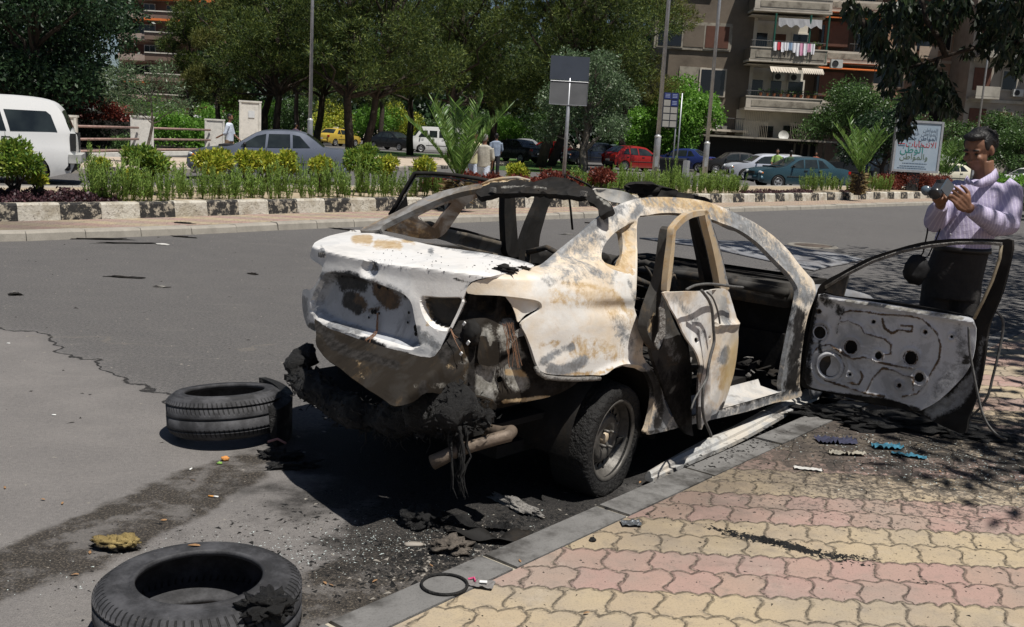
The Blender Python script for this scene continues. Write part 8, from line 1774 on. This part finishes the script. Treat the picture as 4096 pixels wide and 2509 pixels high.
def railing(e, x0, x1, y, z, h_=.9, step=.16, m=None):
    mb = MB(); x = x0
    while x <= x1: mb.tube([(x, y, z), (x, y, z+h_)], .014, 4); x += step
    mb.tube([(x0, y, z+h_), (x1, y, z+h_)], .025, 5); mb.build('railing', m or M_iron, e)
def ac(B, x, y, z): o = B('air_conditioner', M_ac, (x, y, z), (.85, .35, .6)); mb = MB(); mb.lathe([(0, 0), (.22, 0), (.23, .02)], 16, Matrix.Translation((x-.12, y-.18, z))@Matrix.Rotation(R(90), 4, 'X')); mb.build('fan_grille', M_iron, o)
def plants(B, e, x0, x1, y, z, n, seed):
    r = np.random.RandomState(seed)
    for i in range(n):
        x = x0+(x1-x0)*(i+.5)/n; mb = MB(); mb.lathe([(0, 0), (.1, 0), (.14, .22), (.0, .22)], 8, Matrix.Translation((x, y, z))); o = mb.build('flower_pot', M_terr, e); P = np.clip(r.randn(40, 3), -1.3, 1.3)*np.array([.12, .08, .1])+np.array([x, y, z+.36]); leaves('pot_plant', P, r.randn(40, 3), .12, .03, M_lime if i % 2 else M_mid, o, i)
# ---- apartment block with the laundry balcony
Y0 = 76; e = empty('apartment_block', (gx(2640, Y0), Y0, 0), 0, 'dark grey-brown apartment block with laundry hanging on a white balcony', 'building'); B = bparts(e)
W_ = gx(3180, Y0)-gx(2640, Y0); xs = gx(2930, Y0)-gx(2640, Y0)
B('wall', M_rend, (xs/2+.3, 6, 9), (xs+.6, 12, 18)); B('balcony_back_wall', M_whitew, (xs+(W_-xs)/2+.3, 7, 9), (W_-xs+.2, 10, 18)); B('side_return', M_whitew, (xs+.75, 1.3, 10), (.3, 2.2, 14))
fz = [4.55, 8.0, 11.5, 15.0]
for k, z in enumerate(fz):
    nm = 'balcony'; b = B(nm, M_pale, ((xs+W_)/2+.5, -.5, z), (W_-xs+.9, 2.9, .2)); x0, x1 = xs+.1, W_+.9
    B('parapet', M_pale if k != 1 else M_strk, ((x0+x1)/2, -1.9, z+.45), (x1-x0, .12, .8), b); B('parapet_panel', M_strk, ((x0+x1)/2+.1, -1.975, z+.42), (x1-x0-.6, .03, .42), b); B('parapet_side', M_rend, (x0, -.6, z+.45), (.12, 2.5, .8), b); B('coping', M_pale, ((x0+x1)/2, -1.9, z+.89), (x1-x0+.1, .2, .08), b)  # parapet side in dark render: shade of the left return put in colour
    if k < 3: railing(e, x0, x1, -1.9, z+.93, .35 if k != 1 else .45)
    for x_, w2, h2 in ((xs+1.6, 1.0, 2.1), (xs+3.1, .8, 2.1), (xs+4.6, 1.1, 2.2)):
        if x_ < W_: window_(B, e, x_, 2.0, z+1.25, w2, h2, M_shut if (k+int(x_)) % 3 == 0 else M_dwin, M_whitew)
    if k < 3: B('ceiling', M_pale, ((xs+W_)/2+.4, .2, z+3.2), (W_-xs+.6, 2.9, .06))
plants(B, e, xs+.9, W_+.6, -1.8, fz[0]+.95, 9, 3); plants(B, e, xs+4, W_+.5, -1.8, fz[1]+.95, 3, 4)
ac(B, xs+3.2, 1.7, fz[0]+2.6); ac(B, xs+4.4, 1.7, fz[0]+2.6); ac(B, xs-1.2, -.2, fz[0]-1.6); ac(B, W_+1.7, -1.0, fz[0]+.2); ac(B, W_+1.9, -1.0, fz[1]+.1); ac(B, xs-4, -.2, fz[3]-.1); ac(B, xs-2.6, -.2, fz[3]-.1)
for z, (xa, wa) in ((fz[1]+2.1-.35, ((-.2), 2.1)), (fz[2]-1.2+.2, (.0, 0))):
    pass
mb = MB(); zt = fz[1]+3.0; n = 16; P = [[(xs+1.9+(W_-xs-1.6)*i/n, -1.9-(.12 if j else 0), zt-.55*j-.12*math.sin(i*1.7)*j) for i in range(n+1)] for j in (0, 1)]; mb.add(P[0]+P[1], [(i, i+1, n+2+i, n+1+i) for i in range(n)]); mb.build('grey_awning', mk('grey_cloth', (.3, .3, .31), .2, 2, .9), e)
for a, b_ in ((xs+1.6, xs+3.6), (xs+3.9, W_+.7)):
    mb = MB(); zt = fz[0]+3.05; n = 20; P = [[(a+(b_-a)*i/n, -1.9-.5*j, zt-.35*j-(.1*(i % 2))*j) for i in range(n+1)] for j in (0, 1)]; mb.add(P[0]+P[1], [(i, i+1, n+2+i, n+1+i) for i in range(n)]); mb.build('scalloped_awning', M_pale, e)
for x_ in (xs+1.7, xs+4.2, W_+.8): mb = MB(); mb.tube([(x_, -1.9, fz[1]), (x_, -1.9, fz[1]+3.3)], .07, 6); mb.build('awning_post', M_grn, e)
r_ = random.Random(4); cm = [mk('laundry_white', (.75, .75, .78), .08, 3, .9), mk('laundry_pink', (.6, .3, .42), .2, 3, .9), mk('laundry_blue', (.25, .35, .5), .2, 3, .9), mk('laundry_red', (.5, .05, .07), .2, 3, .9)]
for i in range(11):
    x_ = xs+1.8+i*.27; h2 = r_.uniform(.5, .95); mb = MB(); mb.loft([[(x_+(q-.5)*.26*(1-.25*(j == 3)), -2.05-.04*math.sin(q*6+i)-.02*j, fz[1]+1.3-h2*j/3) for q in (0, .33, .66, 1)] for j in range(4)], caps=False, closed=False); mb.build('laundry', cm[[0, 3, 0, 0, 2, 0, 0, 1, 0, 1, 0][i]], e, solid=.01)
for z, w2, x_ in ((fz[1]+1.6, 3.0, xs-3.8), (fz[1]+1.6, 0, 0)):
    if w2: B('window_surround', M_strk, (x_, -.05, z), (5.7, .14, 2.0)); window_(B, e, x_-1.7, -.1, z, 1.7, 1.55); window_(B, e, x_+1.75, -.1, z, 1.7, 1.55, M_shut); B('infill', M_rend, (x_+.05, -.13, z), (1.5, .04, 1.55))
window_(B, e, xs-2.1, -.1, fz[0]+1.8, 1.75, 1.8, M_dwin, M_pale); B('window_surround', M_strk, (xs-3.6, -.04, fz[0]+1.8), (2.0, .06, 2.1))
window_(B, e, xs-3.6, -.1, fz[2]+1.8, 1.7, 1.6, M_dwin); mb = MB(); mb.box((xs+2.2, -.15, 3.0), (1.0, .1, .8)); mb.build('barred_window', M_dwin, e); mb = MB(); mb.box((xs+4.0, -.15, 3.0), (1.1, .1, 1.0)); mb.build('barred_window', M_dwin, e)
B('ground_floor_wall', M_whitew, ((xs+W_)/2+.2, .9, 3.2), (W_-xs+.6, 2, 2.6)); railing(e, xs+.2, xs+1.9, -1.7, 2.2, 2.2, .13, M_strk); railing(e, xs+3.6, xs+5.4, -1.7, 2.2, 2.2, .13, M_strk); mb = MB(); mb.lathe([(0, -.08), (.25, -.04), (.38, .04)], 18, Matrix.Translation((xs+3.1, -1.8, 2.75))@Matrix.Rotation(R(75), 4, 'X')); mb.build('satellite_dish', M_ac, e, True)
B('canopy', M_strk, ((xs+W_)/2-1.0, -2.2, 2.45), (W_+1.0-(xs-4), 4.6, .12)); B('shop_front', M_iron, ((xs+W_)/2-1.0, -.9, 1.45), (W_-xs+4.2, .3, 1.95)); B('shop_base', var('pale_brick', (.4, .36, .3), .2, 9, .9), ((xs+W_)/2-1.0, -1.2, .3), (W_-xs+4.4, .4, .62)); B('balcony_strip', M_pale, (xs-1.5, -.6, 2.9), (4.2, 1.2, .16)); railing(e, xs-3.4, xs+.3, -1.1, 3.0, .8, .15)
for q in range(5): B('door_pillar', M_strk, (W_-.6+.9*q*.6, -1.3, 1.2), (.14, .1, 2.1))
# ---- brown shuttered building with orange awnings
Y1 = 84; e = empty('apartment_block', (gx(3170, Y1), Y1, 0), 0, 'brown shuttered apartment block with thin orange awnings', 'building'); B = bparts(e); W_ = gx(3450, Y1)-gx(3170, Y1)
B('wall', var('dark_brown_render', (.085, .065, .052), .3, .7, .95), (W_/2, 6, 9.5), (W_, 12, 19))
for k, z in enumerate((5.0, 8.9, 12.8, 16.6)):
    b = B('balcony', M_pale, (W_/2+.6, -.9, z), (W_-.6, 2.2, .2)); B('parapet', M_pale, (W_/2+.6, -1.95, z+.42), (W_-.6, .12, .75), b); B('parapet_panel', M_strk, (W_/2+.7, -2.02, z+.4), (W_-1.2, .04, .45), b); B('shutter_box', M_shut, (1.9, -1.2, z+2.1), (1.9, 1.2, 1.9), b); B('window', M_dwin, (1.0, -1.3, z+2.0), (.5, .8, 1.5), b); railing(e, 3.0, W_+.2, -1.9, z+.8, .6, .2)
    mb = MB(); mb.add([(.0, -.6, z+3.5), (W_-.2, -.6, z+3.5), (W_-.2, -2.4, z+3.25), (.0, -2.4, z+3.25)], [(0, 1, 2, 3)]); mb.build('orange_awning', M_oraw, e, solid=.08); window_(B, e, 4.6, -.1, z+1.6, 1.2, 1.6)
# ---- tan block, beige block
def block(px0, px1, Y, H, mwall, label, rows, seed, bal=True, mp=None, oran=0, fl=3.4, z00=3.6):
    e = empty('apartment_block', (gx(px0, Y), Y, 0), 0, label, 'building'); B = bparts(e); W_ = gx(px1, Y)-gx(px0, Y); r = random.Random(seed); B('wall', mwall, (W_/2, 6, H/2), (W_, 12, H)); z = z00; k = 0
    while z < H-2:
        n = rows; 
        for i in range(n):
            x_ = W_*(i+.5)/n; t = (i+k) % 3 if bal else 2
            if t == 0 or (bal and i % 2 == 0):
                b = B('balcony', mp or M_pale, (x_, -.7, z), (W_/n*.86, 1.6, .2)); B('parapet', mp or M_pale, (x_, -1.45, z+.5), (W_/n*.86, .1, .85), b); B('recess', M_dwin if r.random() < .6 else M_shut, (x_, -.03, z+1.6), (W_/n*.62, .06, 1.9), b)
                if oran and r.random() < oran: mb = MB(); mb.add([(x_-W_/n*.45, -.1, z-.1), (x_+W_/n*.45, -.1, z-.1), (x_+W_/n*.45, -1.7, z-.35), (x_-W_/n*.45, -1.7, z-.35)], [(0, 1, 2, 3)]); mb.build('awning', M_oraw, e, solid=.06)
            else: window_(B, e, x_, -.05, z+1.6, min(1.5, W_/n*.5), 1.5, M_shut if r.random() < .55 else M_dwin, mp or M_pale)
            if r.random() < .3: ac(B, x_+W_/n*.3, -.3, z+.6)
        B('floor_band', mp or M_pale, (W_/2, -.06, z-.2), (W_, .16, .25)); z += fl; k += 1
    B('cornice', mp or M_pale, (W_/2, -.2, H), (W_+.4, 1, .4)); return e
block(3420, 3835, 92, 22, var('tan_render', (.36, .225, .15), .2, .7, .95), 'tan orange apartment block behind the hanging branches', 5, 1, mp=var('tan_trim', (.42, .33, .25), .2, 1, .9), oran=.15)
block(3820, 4250, 88, 19, var('beige_render', (.34, .3, .25), .25, .7, .95), 'beige grey apartment block with corner balconies at the right edge', 4, 2, mp=var('beige_trim', (.4, .37, .31), .3, 1, .9))
B2 = block(480, 900, 170, 34, var('reddish_stone', (.25, .155, .115), .2, .5, .95), 'tall reddish brown apartment tower with long white-railed balconies and orange awnings on the left', 3, 3, mp=var('pinkish_trim', (.42, .33, .28), .2, 1, .9), oran=.5, fl=3.3, z00=4)
e = B2; B = bparts(e); W_ = gx(900, 170)-gx(480, 170)
for k in range(9):
    z = 4+3.3*k; b = B('long_balcony', var('balc_brown', (.2, .14, .11), .2, .6, .9) if k == 0 else bpy.data.materials['balc_brown'], (W_*.62, -1.6, z+.5), (W_*.66, 1.4, 1.0)); B('rail', M_whitew, (W_*.62, -2.4, z+1.2), (W_*.66, .1, .18), b)
    if k in (4, 5, 6): B('orange_valance', M_oraw, (W_*.62, -2.42, z-.12), (W_*.66, .08, .35), b)
    for q in range(2): f = B('loggia_window', M_whitew, (W_*.30, -.3, z+1.5), (1.9, .3, 2.0)) if q == 0 else None
    for q in (-.5, .5): B('pane', M_dwin, (W_*.30+q*.9, -.48, z+1.5), (.8, .03, 1.8), f)
